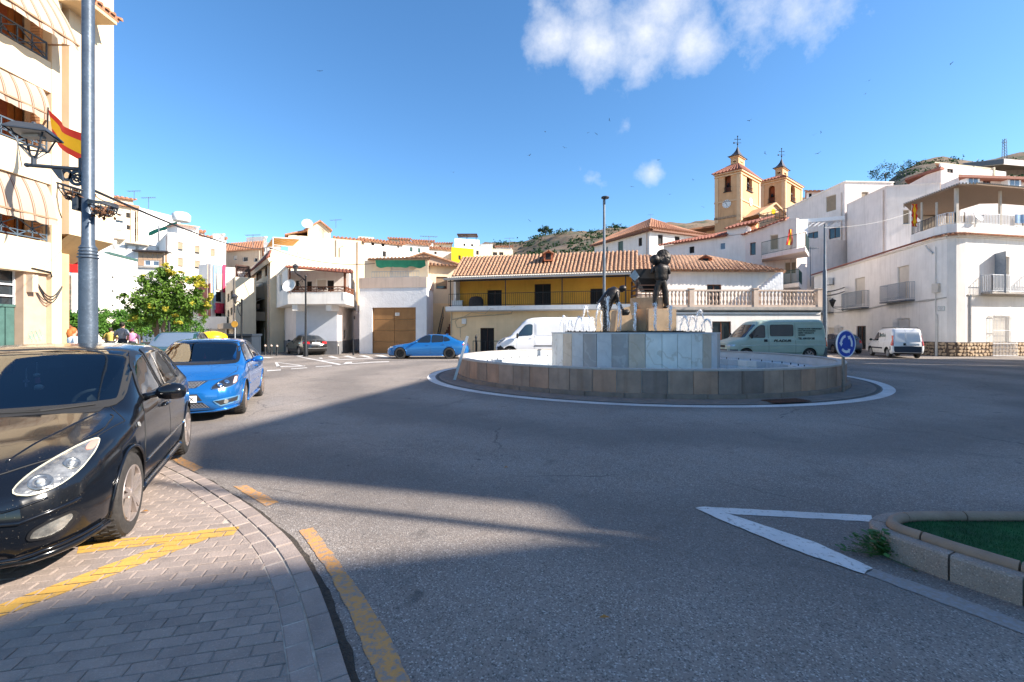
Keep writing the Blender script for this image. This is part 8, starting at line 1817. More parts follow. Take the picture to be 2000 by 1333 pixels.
b=Vector((X_(472,27),26.6,0));t=thing('yellow_disc_sign','small round yellow sign at the foot of the left street lamp','traffic sign',b);mb=MB();mb.tube([(-.15,0,0),(-.15,0,2.3)],.03,6);mb.build('post',M['galv'],t);mb=MB();mb.tube([(-.15,-.04,2.05),(-.15,-.06,2.05)],.19,16);mb.build('disc',mat('amber_sign',(.6,.32,.05),.4,var=.3),t)
mb=MB();o_=P(155,640,17.6);t=thing('wooden_lean_to','brown wooden board leaning by the lamp post at the apartment building','panel',(o_.x,o_.y,0));mb=MB((o_.x,o_.y,0));mb.slab([P(136,634,17.6),P(160,652,17.6),P(160,668,17.4),P(136,642,17.4)],.08);mb.bar(P(158,650,17.5),(P(158,650,17.5).x,17.5,0),.08);mb.bar(P(138,640,17.5),(P(138,640,17.5).x,17.5,0),.08);mb.build('board',M['wood_mid'],t)
# fallen leaves on the asphalt and pavement
for k,(px,py)in enumerate(((988,915),(1180,1210),(283,1005),(205,1062),(596,1057),(985,916))):
 p=G(px,py,.03 if px<500 else 0)
 if k>3:continue
 mb=MB();mb.add([(-.03,0,.006),(0,.014,.016),(.035,0,.008),(0,-.014,.014)],[(0,1,2,3)]);o=mb.build('fallen_leaf',mat('dry_leaf',(.40,.18,.04),.8));o.location=p+Vector((0,0,.02 if px<500 else.004));tag(o,['dry orange leaf on the asphalt near the middle of the road','dry leaf low on the asphalt near the bottom of the picture','dry leaf on the pavers beside the front wheel','dry leaf by the yellow line on the pavers'][k],'leaf')
 # birds
bmesh_=MB();bmesh_.add([(0,-.12,0),(.05,0,0),(0,.10,0),(-.05,0,0)],[(0,1,2,3)]);bmesh_.add([(.03,-.03,.01),(.42,.06,.10),(.40,.12,.09),(.03,.06,.01)],[(0,1,2,3)]);bmesh_.add([(-.03,-.03,.01),(-.42,.06,.10),(-.40,.12,.09),(-.03,.06,.01)],[(3,2,1,0)]);bmesh_.ball((0,-.02,0),.05,6,sc=(.7,2.4,.7))
b0=None
for k,(px,py)in enumerate(((624,139),(1065,258),(1103,289),(1148,260),(1165,262),(1034,304),(1494,300),(1590,264),(1604,259),(1598,300),(1857,125),(1697,158),(1690,184),(1464,236),(1285,313),(1308,380),(1374,405),(1354,352),(1233,365),(1035,432),(885,337),(1190,235))):
 lab='small dark swift flying high in the sky'
 loc=P(px,py,62+(k*7)%30)
 if b0 is None:o=bmesh_.build('bird',M['ink']);b0=o
 else:o=b0.copy();C.objects.link(o)
 o.location=loc;o.rotation_euler=(R(20*math.sin(k*3)),R(25*math.sin(k*5)),k*1.7);tag(o,lab,'bird','swifts flying over the town')
 # UNSEEN BUILDINGS ON THE RIGHT (rooflines shaped to cast the shade on the square)
 # VEHICLES
def paint(name,col,rough=.28,metal=.0,coat=1.0,speck=.0,flake=.0,var=.0):
 m=mat(name,col,rough,var=var,scale=2,metal=metal,coat=coat,speck=speck,speckscale=60);return m
def car_glass(name,tint,refl=1.0):
 m=bpy.data.materials.new(name);m.use_nodes=True;N,L=nodes_of(m);N.remove(N['Principled BSDF'])
 tr=N.new('ShaderNodeBsdfTransparent');tr.inputs[0].default_value=(*tint,1);gl=N.new('ShaderNodeBsdfGlossy');gl.inputs['Roughness'].default_value=.02;gl.inputs['Color'].default_value=(.95,.97,1,1)
 fr=N.new('ShaderNodeFresnel');fr.inputs[0].default_value=1.65;mu=N.new('ShaderNodeMath');mu.operation='MULTIPLY';mu.use_clamp=True;L.new(fr.outputs[0],mu.inputs[0]);mu.inputs[1].default_value=refl
 mx=N.new('ShaderNodeMixShader');L.new(mu.outputs[0],mx.inputs[0]);L.new(tr.outputs[0],mx.inputs[1]);L.new(gl.outputs[0],mx.inputs[2]);L.new(mx.outputs[0],N['Material Output'].inputs[0]);MATS[name]=m;return m
M['carglass']=car_glass('windscreen_glass',(.50,.60,.62),1.5)
M['darkglass']=mat('dark_car_glass',(.012,.016,.02),.03,var=0,spec=1.0,coat=1)
M['cabin']=mat('dark_cabin',(.018,.02,.023),.8,var=0);M['cabin2']=mat('cabin_grey',(.05,.055,.06),.75,var=0)
def lerpcurve(pts,f):
 if f<=pts[0][0]:return pts[0][1]
 for(a,b),(c,d)in zip(pts,pts[1:]):
  if f<=c:return b+(d-b)*(f-a)/max(1e-9,c-a)
 return pts[-1][1]
def smoothcurve(pts,w):
 def g(f):
  s=0;k=9
  for i in range(k):s+=lerpcurve(pts,f+w*(i/(k-1)-.5))
  return s/k
 return g
def chaikin(p,it=2,closed=True):
 r=.035*it;q=[];n=len(p)
 for i in range(n):
  a,b,c=Vector(p[i-1]),Vector(p[i]),Vector(p[(i+1)%n]);u,v=a-b,c-b;k=min(r,u.length*.42,v.length*.42);s0,s1=b+u.normalized()*k,b+v.normalized()*k
  for t in(0,.33,.67,1):w=s0.lerp(b,t).lerp(b.lerp(s1,t),t);q.append((w.x,w.y))
 return q
def car(name,label,cat,S,loc,rz,group=None):
 L,W,wb,fo=S['L'],S['W'],S['wb'],S['fo'];xf=wb/2+fo;wr_=S['wr']
 t=thing(name,label,cat,loc,rz,group)
 sw=S.get('sm',.09)
 top,belt,hw,rwd,low=smoothcurve(S['top'],sw),smoothcurve(S['belt'],.25),smoothcurve(S['hw'],.06),smoothcurve(S['rw'],.2),smoothcurve(S['low'],.1)
 fs_=sorted({round(L*i/S.get('n',80),4)for i in range(S.get('n',80)+1)}|{.0,.012,.03,.06,.09,L-.012,L-.03,L-.06,L-.09,L})
 van=S.get('van',0)
 def ring(f):
  zt,zb,h,rw,zl=top(f),belt(f),hw(f),rwd(f),low(f)
  zb=min(zb,zt-.02);D=zt-zb;c=max(0,min(1,(D-.12)/.33));c=c*c*(3-2*c);B=zb-zl
  body=[(0,zl),(.5*h,zl),(.86*h,zl+.0),(.955*h,zl+.035),(.985*h,zl+.22*B),(1.0*h,zl+.42*B),(1.0*h,zl+.60*B),(.992*h,zl+.74*B),(.978*h,zl+.87*B),(.957*h,zb-.012),(.935*h,zb+.012)]
  hood=[(.91*h,zb+.30*D),(.87*h,zb+.52*D),(.80*h,zb+.72*D),(.62*h,zb+.88*D),(.40*h,zb+.96*D),(.2*h,zb+.99*D),(0,zt)]
  a=.93*h
  cab=[(a+(rw-a)*.30,zb+.27*D),(a+(rw-a)*.62,zb+.56*D),(a+(rw-a)*.90,zb+.82*D),(rw*.93,zb+.93*D),(rw*.72,zb+.978*D),(rw*.38,zb+.996*D),(0,zt)]
  up=[(p[0]*(1-c)+q[0]*c,p[1]*(1-c)+q[1]*c)for p,q in zip(hood,cab)]
  return body+up
 vs=[];M_=None
 fr,rr=S.get('frake',.16),S.get('rrake',.10)
 for f in fs_:
  rg=ring(f);
  if M_ is None:M_=len(rg)
  x=xf-f;wf_=max(0,1-f/.55)**1.5;wrr=max(0,1-(L-f)/.5)**1.5
  full=[(y,z)for y,z in rg]+[(-y,z)for y,z in rg[1:-1][::-1]]
  for y,z in full:
   q=(z-S.get('bz',.48))/.35
   vs.append((x-wf_*fr*q*q*.6+wrr*rr*q*q*.6-wf_*.05*abs(y)**2+wrr*.04*y*y,y,z))
 n=2*M_-2;nf=len(fs_)
 fc=[(i*n+k,i*n+(k+1)%n,(i+1)*n+(k+1)%n,(i+1)*n+k)for i in range(nf-1)for k in range(n)]
 c0=len(vs);vs.append((sum(v[0]for v in vs[:n])/n+.01,0,sum(v[2]for v in vs[:n])/n));vs.append((sum(v[0]for v in vs[(nf-1)*n:nf*n])/n-.01,0,sum(v[2]for v in vs[(nf-1)*n:nf*n])/n))
 fc+=[(c0,(k+1)%n,k)for k in range(n)]+[(c0+1,(nf-1)*n+k,(nf-1)*n+(k+1)%n)for k in range(n)]
 me=bpy.data.meshes.new('body');me.from_pydata(vs,[],fc);bm=bmesh.new();bm.from_mesh(me);bmesh.ops.recalc_face_normals(bm,faces=bm.faces);bm.to_mesh(me)
 bvh=BVHTree.FromBMesh(bm);bm.free()
 X=lambda f:xf-f
 # projection of patches on the body surface
 def hit(u,v,ax):
  if ax in('l','r'):
   s=1 if ax=='l' else-1;o=Vector((X(u),s*3,v));d=Vector((0,-s,0))
  elif ax=='f':o=Vector((xf+2,u,v));d=Vector((-1,0,0))
  elif ax=='b':o=Vector((xf-L-2,u,v));d=Vector((1,0,0))
  else:o=Vector((X(u),v,4));d=Vector((0,0,-1))
  p,nrm,_,_=bvh.ray_cast(o,d)
  if p is None:return None,None
  if nrm.dot(d)>0:nrm=-nrm
  return p,nrm
 def patch(name,poly,ax,mt,off=.004,nu=10,nv=10,parent=None,skirt=.006,shrink=None,smooth_n=True,label=None,flat=None):
  vv=[p[1]for p in poly];v0,v1=min(vv),max(vv);lv=sorted({v0+1e-4,v1-1e-4,*[v0+(v1-v0)*i/nv for i in range(1,nv)],*[v for v in vv if v0+1e-3<v<v1-1e-3]})
  keep=[lv[0]]
  for v in lv[1:]:
   if v-keep[-1]>(v1-v0)*.012:keep.append(v)
  if keep[-1]<v1-2e-4:keep[-1]=v1-1e-4
  lv=keep;P_=[];last=None
  for v in lv:
   us=[]
   for i in range(len(poly)):
    (a,b),(c,d)=poly[i],poly[(i+1)%len(poly)]
    if(b-v)*(d-v)<=0 and abs(d-b)>1e-9:us.append(a+(c-a)*(v-b)/(d-b))
   if len(us)<2:us=[poly[0][0]]*2
   u0,u1=min(us),max(us);row=[]
   for i in range(nu+1):
    u=u0+(u1-u0)*i/nu;p,nr=hit(u,v,ax)
    if p is None:p,nr=last if last else(Vector((X(u)if ax in 'lrt' else xf,0,v)),Vector((0,0,1)))
    last=(p,nr);row.append((p,nr))
   P_.append(row)
  m_=nu+1;vs2=[p+nr*off for row in P_ for p,nr in row];fs2=[(j*m_+i,j*m_+i+1,(j+1)*m_+i+1,(j+1)*m_+i)for j in range(len(P_)-1)for i in range(nu)]
  bd=[(0,i)for i in range(m_)]+[(j,nu)for j in range(1,len(P_))]+[(len(P_)-1,i)for i in range(nu-1,-1,-1)]+[(j,0)for j in range(len(P_)-2,0,-1)]
  b=len(vs2)
  if skirt:
   for j,i in bd:p,nr=P_[j][i];vs2.append(p+nr*(off-skirt-.001))
   k=len(bd);fs2+=[(bd[q][0]*m_+bd[q][1],bd[(q+1)%k][0]*m_+bd[(q+1)%k][1],b+(q+1)%k,b+q)for q in range(k)]
  mb=MB();mb.add(vs2,fs2);return mb.build(name,mt,parent or t,smooth=True,angle=40,label=label)
 def line(name,pts,ax,mt,w=.005,off=.002,parent=None,closed=False,n=10):
  mb=MB();pp=[]
  for a,b in zip(pts,pts[1:]+([pts[0]]if closed else[])):
   for i in range(n):pp.append((a[0]+(b[0]-a[0])*i/n,a[1]+(b[1]-a[1])*i/n))
  if not closed:pp.append(pts[-1])
  q=[]
  for u,v in pp:
   p,nr=hit(u,v,ax)
   if p is not None:q.append(p+nr*off)
  if len(q)>1:mb.tube(q,w,5)
  return mb.build(name,mt,parent or t,smooth=True)
  # openings in the body for real glass
 bm=bmesh.new();bm.from_mesh(me)
 # wheel arches by boolean
 tmp=bpy.data.objects.new('tmp',me);C.objects.link(tmp);bm.free()
 wx=[wb/2,-wb/2];ra=wr_*S.get('arch',1.13);cutters=[]
 for x in wx:
  cb=MB()
  for s in(1,-1):
   h=hw(xf-x);cb2=MB();cb2.tube([(x,s*(h-.30),wr_+.01),(x,s*(h+.3),wr_+.01)],ra,36)
   co=cb2.build('cut',M['cabin']);cutters.append(co);md=tmp.modifiers.new('b','BOOLEAN');md.object=co;md.operation='DIFFERENCE';md.solver='EXACT'
 dg=bpy.context.evaluated_depsgraph_get();me2=bpy.data.meshes.new_from_object(tmp.evaluated_get(dg));bpy.data.objects.remove(tmp)
 for c in cutters:bpy.data.objects.remove(c)
 me2.materials.clear();me2.materials.append(S['paint']);me2.materials.append(M['mattblack'])
 for p in me2.polygons:
  p.use_smooth=True;c=p.center;p.material_index=0
  h=hw(xf-c.x)
  inside=any(math.hypot(c.x-x,c.z-wr_-.01)<ra*1.015 for x in wx)and abs(c.y)>h-.36 and abs(c.y)<h-.02
  if inside or c.z<low(xf-c.x)+.02:p.material_index=1
 holes=S.get('holes')
 if holes:
  bm=bmesh.new();bm.from_mesh(me2);kill=[]
  def inp(u,v,poly):
   c=False;j=len(poly)-1
   for i in range(len(poly)):
    if(poly[i][1]>v)!=(poly[j][1]>v)and u<(poly[j][0]-poly[i][0])*(v-poly[i][1])/(poly[j][1]-poly[i][1])+poly[i][0]:c=not c
    j=i
   return c
  for f in bm.faces:
   for ax,poly in holes:
    ok=True
    for v in f.verts:
     co=v.co
     if ax=='s':
      if abs(co.y)<.3 or not inp(xf-co.x,co.z,poly):ok=False;break
     elif ax=='f':
      if xf-co.x>2.3 or xf-co.x<.7 or not inp(co.y,co.z,poly):ok=False;break
     elif ax=='b':
      if xf-co.x<L-1.2 or not inp(co.y,co.z,poly):ok=False;break
    if ok:kill.append(f);break
  bmesh.ops.delete(bm,geom=kill,context='FACES');bm.to_mesh(me2);bm.free()
 me2.name='body';body=bpy.data.objects.new('body',me2);C.objects.link(body);body.parent=t
 # wheels
 def wheel(x,y,s,steer=0):
  mb=MB();w=S.get('tw',.205)
  prof=[(wr_*.66,-w/2+.01),(wr_*.80,-w/2),(wr_*.95,-w/2+.012),(wr_,-w/2+.035),(wr_*1.003,0),(wr_,w/2-.035),(wr_*.95,w/2-.012),(wr_*.80,w/2),(wr_*.66,w/2-.01)]
  Rm=Matrix.Rotation(R(90),4,'X');l_=MB();l_.lathe((0,0,0),prof,36)
  mb.add([(v[0],-v[2]*s*-1,v[1])for v in l_.v],l_.f)
  for k in range(0,36 if S.get('n',80)>90 else 0):
   a=2*math.pi*k/36
   for yy in(-.05,.0,.05):mb.box((wr_*1.001*math.cos(a+yy),yy*w/.2,wr_*1.001*math.sin(a+yy)),(.012,w*.22,.012),mat4=Matrix.Rotation(-a,4,'Y'))
  o=mb.build('wheel',M['rubber'],t,smooth=True,angle=35);o.location=(x,y,wr_);o.rotation_euler=(0,0,steer)
  rm=S.get('rim',M['alloy']);mb=MB();ro=wr_*.68;so_=s*(w/2)
  l_=MB();l_.lathe((0,0,0),[(ro*.93,.03),(ro*.95,.095),(ro*1.0,.10),(ro*1.02,.088),(ro,.05)],36);mb.add([(v[0],s*v[2],v[1])for v in l_.v],l_.f)
  ns=S.get('spokes',5);dbl=S.get('dbl',True)
  for k in range(ns):
   a=2*math.pi*k/ns+.3
   for da in((-.11,.11)if dbl else(0,)):
    r0,r1=ro*.18,ro*.96;a1=a+da*1.3;a0=a+da*.5
    p0,p1=Vector((r0*math.cos(a0),s*.078,r0*math.sin(a0))),Vector((r1*math.cos(a1),s*.086,r1*math.sin(a1)));mb.bar(p0,p1,.028 if dbl else.045,.034,up=(0,1,0))
   if dbl and S.get('n',80)>90:
    mb.bar(Vector((ro*.62*math.cos(a-.12),s*.07,ro*.62*math.sin(a-.12))),Vector((ro*.62*math.cos(a+.12),s*.07,ro*.62*math.sin(a+.12))),.02,.02,up=(0,1,0))
  l_=MB();l_.lathe((0,0,0),[(.001,.096),(.03,.096),(.036,.088),(ro*.24,.082),(ro*.26,.05)],20);mb.add([(v[0],s*v[2],v[1])for v in l_.v],l_.f);mb.build('rim',rm,o,smooth=True,angle=35)
  mb=MB();l_=MB();l_.lathe((0,0,0),[(.001,.0),(ro*.95,.0),(ro*.95,.01),(.001,.01)],24);mb.add([(v[0],s*v[2],v[1])for v in l_.v],l_.f);l_=MB();l_.lathe((0,0,0),[(.05,.035),(ro*.72,.035),(ro*.72,.045),(.05,.045)],24);mb.add([(v[0],s*v[2],v[1])for v in l_.v],l_.f);mb.build('brake_disc',mat('brake_metal',(.06,.055,.05),.5,metal=.6),o)
 ty=S['W']/2-S.get('tin',.125)
 for x,st in((wb/2,S.get('steer',0)),(-wb/2,0)):
  for s in(1,-1):wheel(x,s*ty,s,st)
  # arch lips
 for x in wx:
  for s in(1,-1):
   mb=MB();pts=[]
   for k in range(25):
    a=R(-12+204*k/24);fx=x+ra*math.cos(a);fz=wr_+.01+ra*math.sin(a)
    if fz<low(xf-fx)+.02:continue
    p,nr=hit(xf-fx,fz,'l' if s>0 else 'r')
    if p is not None and abs(p.y)>hw(xf-fx)*.8:pts.append(p+nr*.002)
   if len(pts)>3:mb.tube(pts,S.get('lip',.011),6);mb.build('wheel_arch_lip',S.get('lipmat',S['paint']),t,smooth=True)
 S['_']=dict(t=t,X=X,hit=hit,patch=patch,line=line,top=top,belt=belt,hw=hw,low=low,rw=rwd,xf=xf,body=body)
 return t,S['_']
def win(c,poly,ax,gm,frame=None,off=.006,it=2,nm='window',par=None):
 poly=chaikin(poly,it)if it else poly
 cx=sum(p[0]for p in poly)/len(poly);cy=sum(p[1]for p in poly)/len(poly)
 o=c['patch'](nm,poly,ax,gm,off=off,nu=12,nv=10,parent=par)
 return o
def frame_ring(c,poly,ax,wdt,mt,parent=None,off=.003,nm='window_frame',it=2):
 """thin raised border following a window outline, laid on the body"""
 poly=chaikin(poly,it)if it else poly;n=len(poly);cx=sum(p[0]for p in poly)/n;cy=sum(p[1]for p in poly)/n;vs=[];ok=True
 dense=[]
 for i in range(n):
  a,b=poly[i],poly[(i+1)%n];k=max(1,int(math.hypot(b[0]-a[0],b[1]-a[1])/.06))
  for j in range(k):dense.append((a[0]+(b[0]-a[0])*j/k,a[1]+(b[1]-a[1])*j/k))
 n=len(dense);ar=sum(dense[i][0]*dense[(i+1)%n][1]-dense[(i+1)%n][0]*dense[i][1]for i in range(n));sg=1 if ar>0 else-1
 for i in range(n):
  p0,p1,p2=dense[i-1],dense[i],dense[(i+1)%n];tx,ty=p2[0]-p0[0],p2[1]-p0[1];l=math.hypot(tx,ty)or 1;nx,ny=sg*ty/l,-sg*tx/l
  for w in(-wdt[0],wdt[1]):
   p,nr=c['hit'](p1[0]+nx*w,p1[1]+ny*w,ax)
   if p is None:p,nr=c['hit'](p1[0],p1[1],ax)
   if p is None:return None
   vs.append(p+nr*off)
  vs.append(vs[-2]-nr*.02);vs.append(vs[-2]-nr*.008)
 mb=MB();fs=[]
 for i in range(n):
  a,b=i*4,((i+1)%n)*4;fs+=[(a,b,b+1,a+1),(a,a+2,b+2,b),(a+1,b+1,b+3,a+3)]
 mb.add(vs,fs);return mb.build(nm,mt,parent or c['t'],smooth=True,angle=45)
def mirror_(c,f,z,s,col,size=(.12,.20,.13),base=None,droop=0):
 p,nr=c['hit'](f,z,'l' if s>0 else 'r');t=c['t'];mb=MB()
 cc=p+Vector((.02,s*(.11+size[1]*.45),.05));k=14;vs=[]
 prof=[(-.5,.35),(-.38,.75),(-.15,.97),(.1,1.0),(.3,.92),(.43,.7),(.5,.35)]
 for yy,sc_ in prof:
  for i in range(k):
   a=2*math.pi*i/k;vs.append(cc+Vector((size[0]*.5*sc_*math.cos(a)*(1.25 if math.cos(a)>0 else.45),s*size[1]*yy*1.0,size[2]*.5*sc_*math.sin(a)-abs(yy)*.02)))
 n=len(prof);mb.add(vs,[(j*k+i,j*k+(i+1)%k,(j+1)*k+(i+1)%k,(j+1)*k+i)for j in range(n-1)for i in range(k)]+[tuple(range(k)),tuple((n-1)*k+i for i in range(k))])
 o=mb.build('side_mirror',col,t,smooth=True,angle=60);mb=MB();mb.tube([p-Vector((0,s*.02,.01)),p+Vector((0,s*.05,.015)),cc-Vector((0,s*size[1]*.38,.02))],[.042,.03,.028],8);mb.build('mirror_arm',base or col,o,smooth=True)
 mb=MB();mb.add([cc+Vector((-size[0]*.24,s*size[1]*yy,size[2]*zz))for yy,zz in((-.36,-.3),(.32,-.3),(.32,.3),(-.36,.3))],[(0,1,2,3)]);mb.build('mirror_glass',M['glass'],o)
 return o
def seam(c,poly,ax='l',it=0,w=.0035,closed=True,nm='panel_gap'):c['line'](nm,chaikin(poly,it)if it else poly,ax,M['ink'],w,.0,closed=closed,n=8)
def door_part(c,poly,ax,pm,handle=None,it=1):
 o=c['patch']('door',chaikin(poly,it),ax,pm,off=.004,nu=14,nv=14,skirt=.003)
 c['line']('door_gap',chaikin(poly,it),ax,M['ink'],.0042,.0005,parent=o,closed=True,n=5)
 if handle:
  f,z=handle;s=1 if ax=='l' else-1;p,nr=c['hit'](f,z,ax);q,_=c['hit'](f+.18,z+.005,ax);mb=MB();mb.tube([p+nr*.006,p+nr*.035-Vector((.03,0,0)),q+nr*.035+Vector((.03,0,0)),q+nr*.006],[.012,.014,.014,.012],8);mb.build('handle',pm if c.get('hm')is None else c['hm'],o,smooth=True)
 return o
def interior(c,S,seats=True,wheel_side=1):
 t=c['t'];xf=c['xf'];X=c['X'];zb=.82;f0,f1=S['cab'];mb=MB()
 mb.span((X(f1),-.70,.30),(X(f0+.35),.70,.34));mb.span((X(f0+.62),-.70,.3),(X(f0+.30),.70,zb));mb.build('cabin_floor',M['cabin'],t)
 mb=MB()
 prof=[(f0-.22,zb+.04),(f0+.20,zb+.085),(f0+.55,zb+.10),(f0+.72,zb+.02),(f0+.74,zb-.2)]
 vs=[(X(f),y,z)for f,z in prof for y in(-.74,-.3,.0,.3,.74)];mb.add(vs,[(i*5+j,i*5+j+1,(i+1)*5+j+1,(i+1)*5+j)for i in range(len(prof)-1)for j in range(4)])
 mb.lathe((X(f0+.55),wheel_side*.36,zb+.08),[(.16,0),(.15,.05),(.02,.07)],16,sy=1.3);mb.build('dashboard',M['cabin'],t,smooth=True)
 mb=MB();c_=Vector((X(f0+.86),wheel_side*.36,zb+.05));tl=Matrix.Rotation(R(-68),4,'Y');k=24
 mb.tube([c_+(tl@Vector((0,.185*math.cos(2*math.pi*i/k),.0)))*1+(tl@Vector((.185*math.sin(2*math.pi*i/k),0,0)))for i in range(k+1)],.016,8)
 for a in(0,math.pi,-math.pi/2):mb.bar(c_,c_+tl@Vector((.17*math.sin(a),.17*math.cos(a),0)),.035,.015)
 mb.ball(c_,.06,10,sc=(.5,1,1));mb.build('steering_wheel',M['cabin2'],t,smooth=True,angle=40)
 for f,w in((f0+1.25,'f'),(f0+2.05,'r')):
  for y in((-.36,.36)if w=='f' else(-.36,.36)):
   mb=MB();mb.box((X(f),y,.50),(.50,.50,.16));m4=Matrix.Rotation(R(-18),4,'Y');mb.box((X(f+.26),y,.86),(.12,.48,.62),mat4=m4);mb.box((X(f+.36),y,1.21),(.08,.24,.17),mat4=m4);mb.build('seat',M['cabin2'],t)
def plate_(c,ax,y,z,txt,w=.50,h=.11,ft=.085,cut=None):
 p,nr=c['hit'](y,z,ax);s=1 if ax=='f' else-1;x=p.x+s*.014;mb=MB();mb.box((x,y,z),(.012,w,h));o=mb.build('number_plate',M['plate'],c['t'])
 if txt:text_obj(txt[0],ft,M['ink'],o,(x+s*.008,y+txt[1],z-.004),(0,s,0),(0,0,1),.003)
 return o
 # black hatchback, left foreground
M['p_black']=paint('black_car_paint',(.0045,.0055,.008),.16,coat=.35,speck=.0)
M['p_dirty']=M['p_black']
wf_,wr2_=G(262,1034,PZ),G(364,888,PZ)
hd_=(wf_-wr2_).normalized();lf_=Vector((-hd_.y,hd_.x,0));cen=(wf_+wr2_)/2-lf_*.87;cen.z=PZ
wsh=[(-.71,.985),(-.40,.965),(0,.96),(.40,.965),(.71,.985),(.635,1.38),(.50,1.41),(0,1.425),(-.50,1.41),(-.635,1.38)]
sw1=[(1.62,1.00),(2.16,.985),(2.16,1.39),(2.02,1.375),(1.72,1.16)]
sA=[(1.56,.985),(2.27,1.0),(2.20,1.385),(2.02,1.372),(1.80,1.24)]
sB=[(2.34,1.005),(3.10,1.03),(3.02,1.37),(2.62,1.405),(2.28,1.395)]
sC=[(3.17,1.045),(3.50,1.10),(3.34,1.28),(3.10,1.355)]
I30=dict(L=4.245,W=1.775,wb=2.65,fo=.86,wr=.318,n=130,paint=M['p_black'],sm=.10,tw=.205,tin=.11,steer=R(-3),arch=1.12,lip=.012,frake=.20,rrake=.10,bz=.42,spokes=5,rim=mat('dusty_alloy',(.42,.36,.33),.35,var=.15,scale=10,metal=.6,speck=.2,speckscale=90),top=[(0,.60),(.03,.665),(.10,.715),(.25,.775),(.5,.845),(.8,.905),(1.1,.955),(1.17,.975),(1.95,1.405),(2.15,1.452),(2.5,1.477),(2.9,1.475),(3.4,1.43),(3.75,1.375),(3.84,1.33),(4.08,1.02),(4.18,.93),(4.245,.72)],belt=[(0,.56),(.15,.645),(.5,.745),(1.0,.85),(1.5,.905),(2.2,.94),(3.0,.975),(3.6,1.01),(4.0,.98),(4.245,.68)],hw=[(0,.50),(.03,.60),(.10,.685),(.22,.76),(.40,.82),(.65,.865),(.95,.885),(1.5,.880),(3.2,.885),(3.7,.87),(4.0,.82),(4.17,.74),(4.245,.62)],rw=[(0,.6),(1.2,.70),(2.0,.635),(2.6,.65),(3.3,.63),(3.8,.57),(4.2,.5)],low=[(0,.24),(.05,.20),(.3,.185),(1,.20),(3.3,.20),(4.0,.22),(4.245,.32)],cab=(1.15,3.7))
I30['holes']=[('f',[(p[0]*.965,.985+(p[1]-.985)*.955+.006)for p in chaikin(wsh,1)])]+[('s',[(sum(q[0]for q in s)/len(s)+(p[0]-sum(q[0]for q in s)/len(s))*.93,sum(q[1]for q in s)/len(s)+(p[1]-sum(q[1]for q in s)/len(s))*.93)for p in chaikin(s,1)])for s in(sA,sB,sC)]
t,c=car('black_hatchback','dusty black five-door hatchback parked on the pavers in the left foreground','car',I30,cen,math.atan2(hd_.y,hd_.x));CI=c
c['patch']('windscreen',chaikin(wsh,2),'f',M['carglass'],off=.004,nu=22,nv=16,skirt=0)
frame_ring(c,wsh,'f',(.035,.012),M['mattblack'],nm='windscreen_surround',off=.006)
for ax in('l','r'):
 for s in(sA,sB,sC):
  o=c['patch']('window',chaikin(s,2),ax,M['carglass'],off=.006,nu=12,nv=10,skirt=0);frame_ring(c,s,ax,(.016,.022),M['blacktrim'],parent=o,off=.009)
 door_part(c,[(1.28,.30),(1.22,.60),(1.36,.86),(1.52,.955),(2.30,.965),(2.30,.30)],ax,M['p_black'],(2.02,.845))
 door_part(c,[(2.325,.30),(2.325,.968),(3.12,.995),(3.30,.80),(3.08,.62),(3.00,.30)],ax,M['p_black'],(2.90,.875))
 c['line']('side_moulding',[(1.2,.47),(2.3,.475),(3.05,.49)],ax,M['p_black'],.014,.006)
 c['line']('sill_skirt',[(1.22,.245),(2.2,.235),(3.0,.245)],ax,M['p_black'],.034,.012)
 c['patch']('side_repeater',chaikin([(1.09,.80),(1.14,.79),(1.145,.83),(1.10,.84)],2),ax,M['clear_lens'],off=.012,nu=4,nv=4)
 mirror_(c,1.62,.985,1 if ax=='l' else-1,M['p_black'],(.15,.235,.16))
seam(c,[(.62,.72),(.98,.80),(1.20,.66)],'t',closed=False);seam(c,[(.62,-.72),(.98,-.80),(1.20,-.66)],'t',closed=False)
hoodp=[(.17,-.34),(.13,.0),(.17,.34),(.34,.60),(.72,.725),(1.06,.72),(1.10,0),(1.06,-.72),(.72,-.725),(.34,-.60)]
hp2=[(v,u)for u,v in hoodp]
def hood_patch(c,poly,pm,off=.006):
# polygon in (f, y): scan along y
 pl=chaikin(poly,2);o=c['patch']('bonnet',pl,'t',pm,off=off,nu=18,nv=26,skirt=.004);c['line']('bonnet_gap',pl,'t',M['ink'],.005,.001,parent=o,closed=True,n=3);return o
bn_=hood_patch(c,hoodp,M['p_black'])
for s in(1,-1):c['line']('bonnet_crease',[(.30,s*.36),(.7,s*.50),(1.06,s*.60)],'t',M['p_black'],.010,.003,parent=bn_)
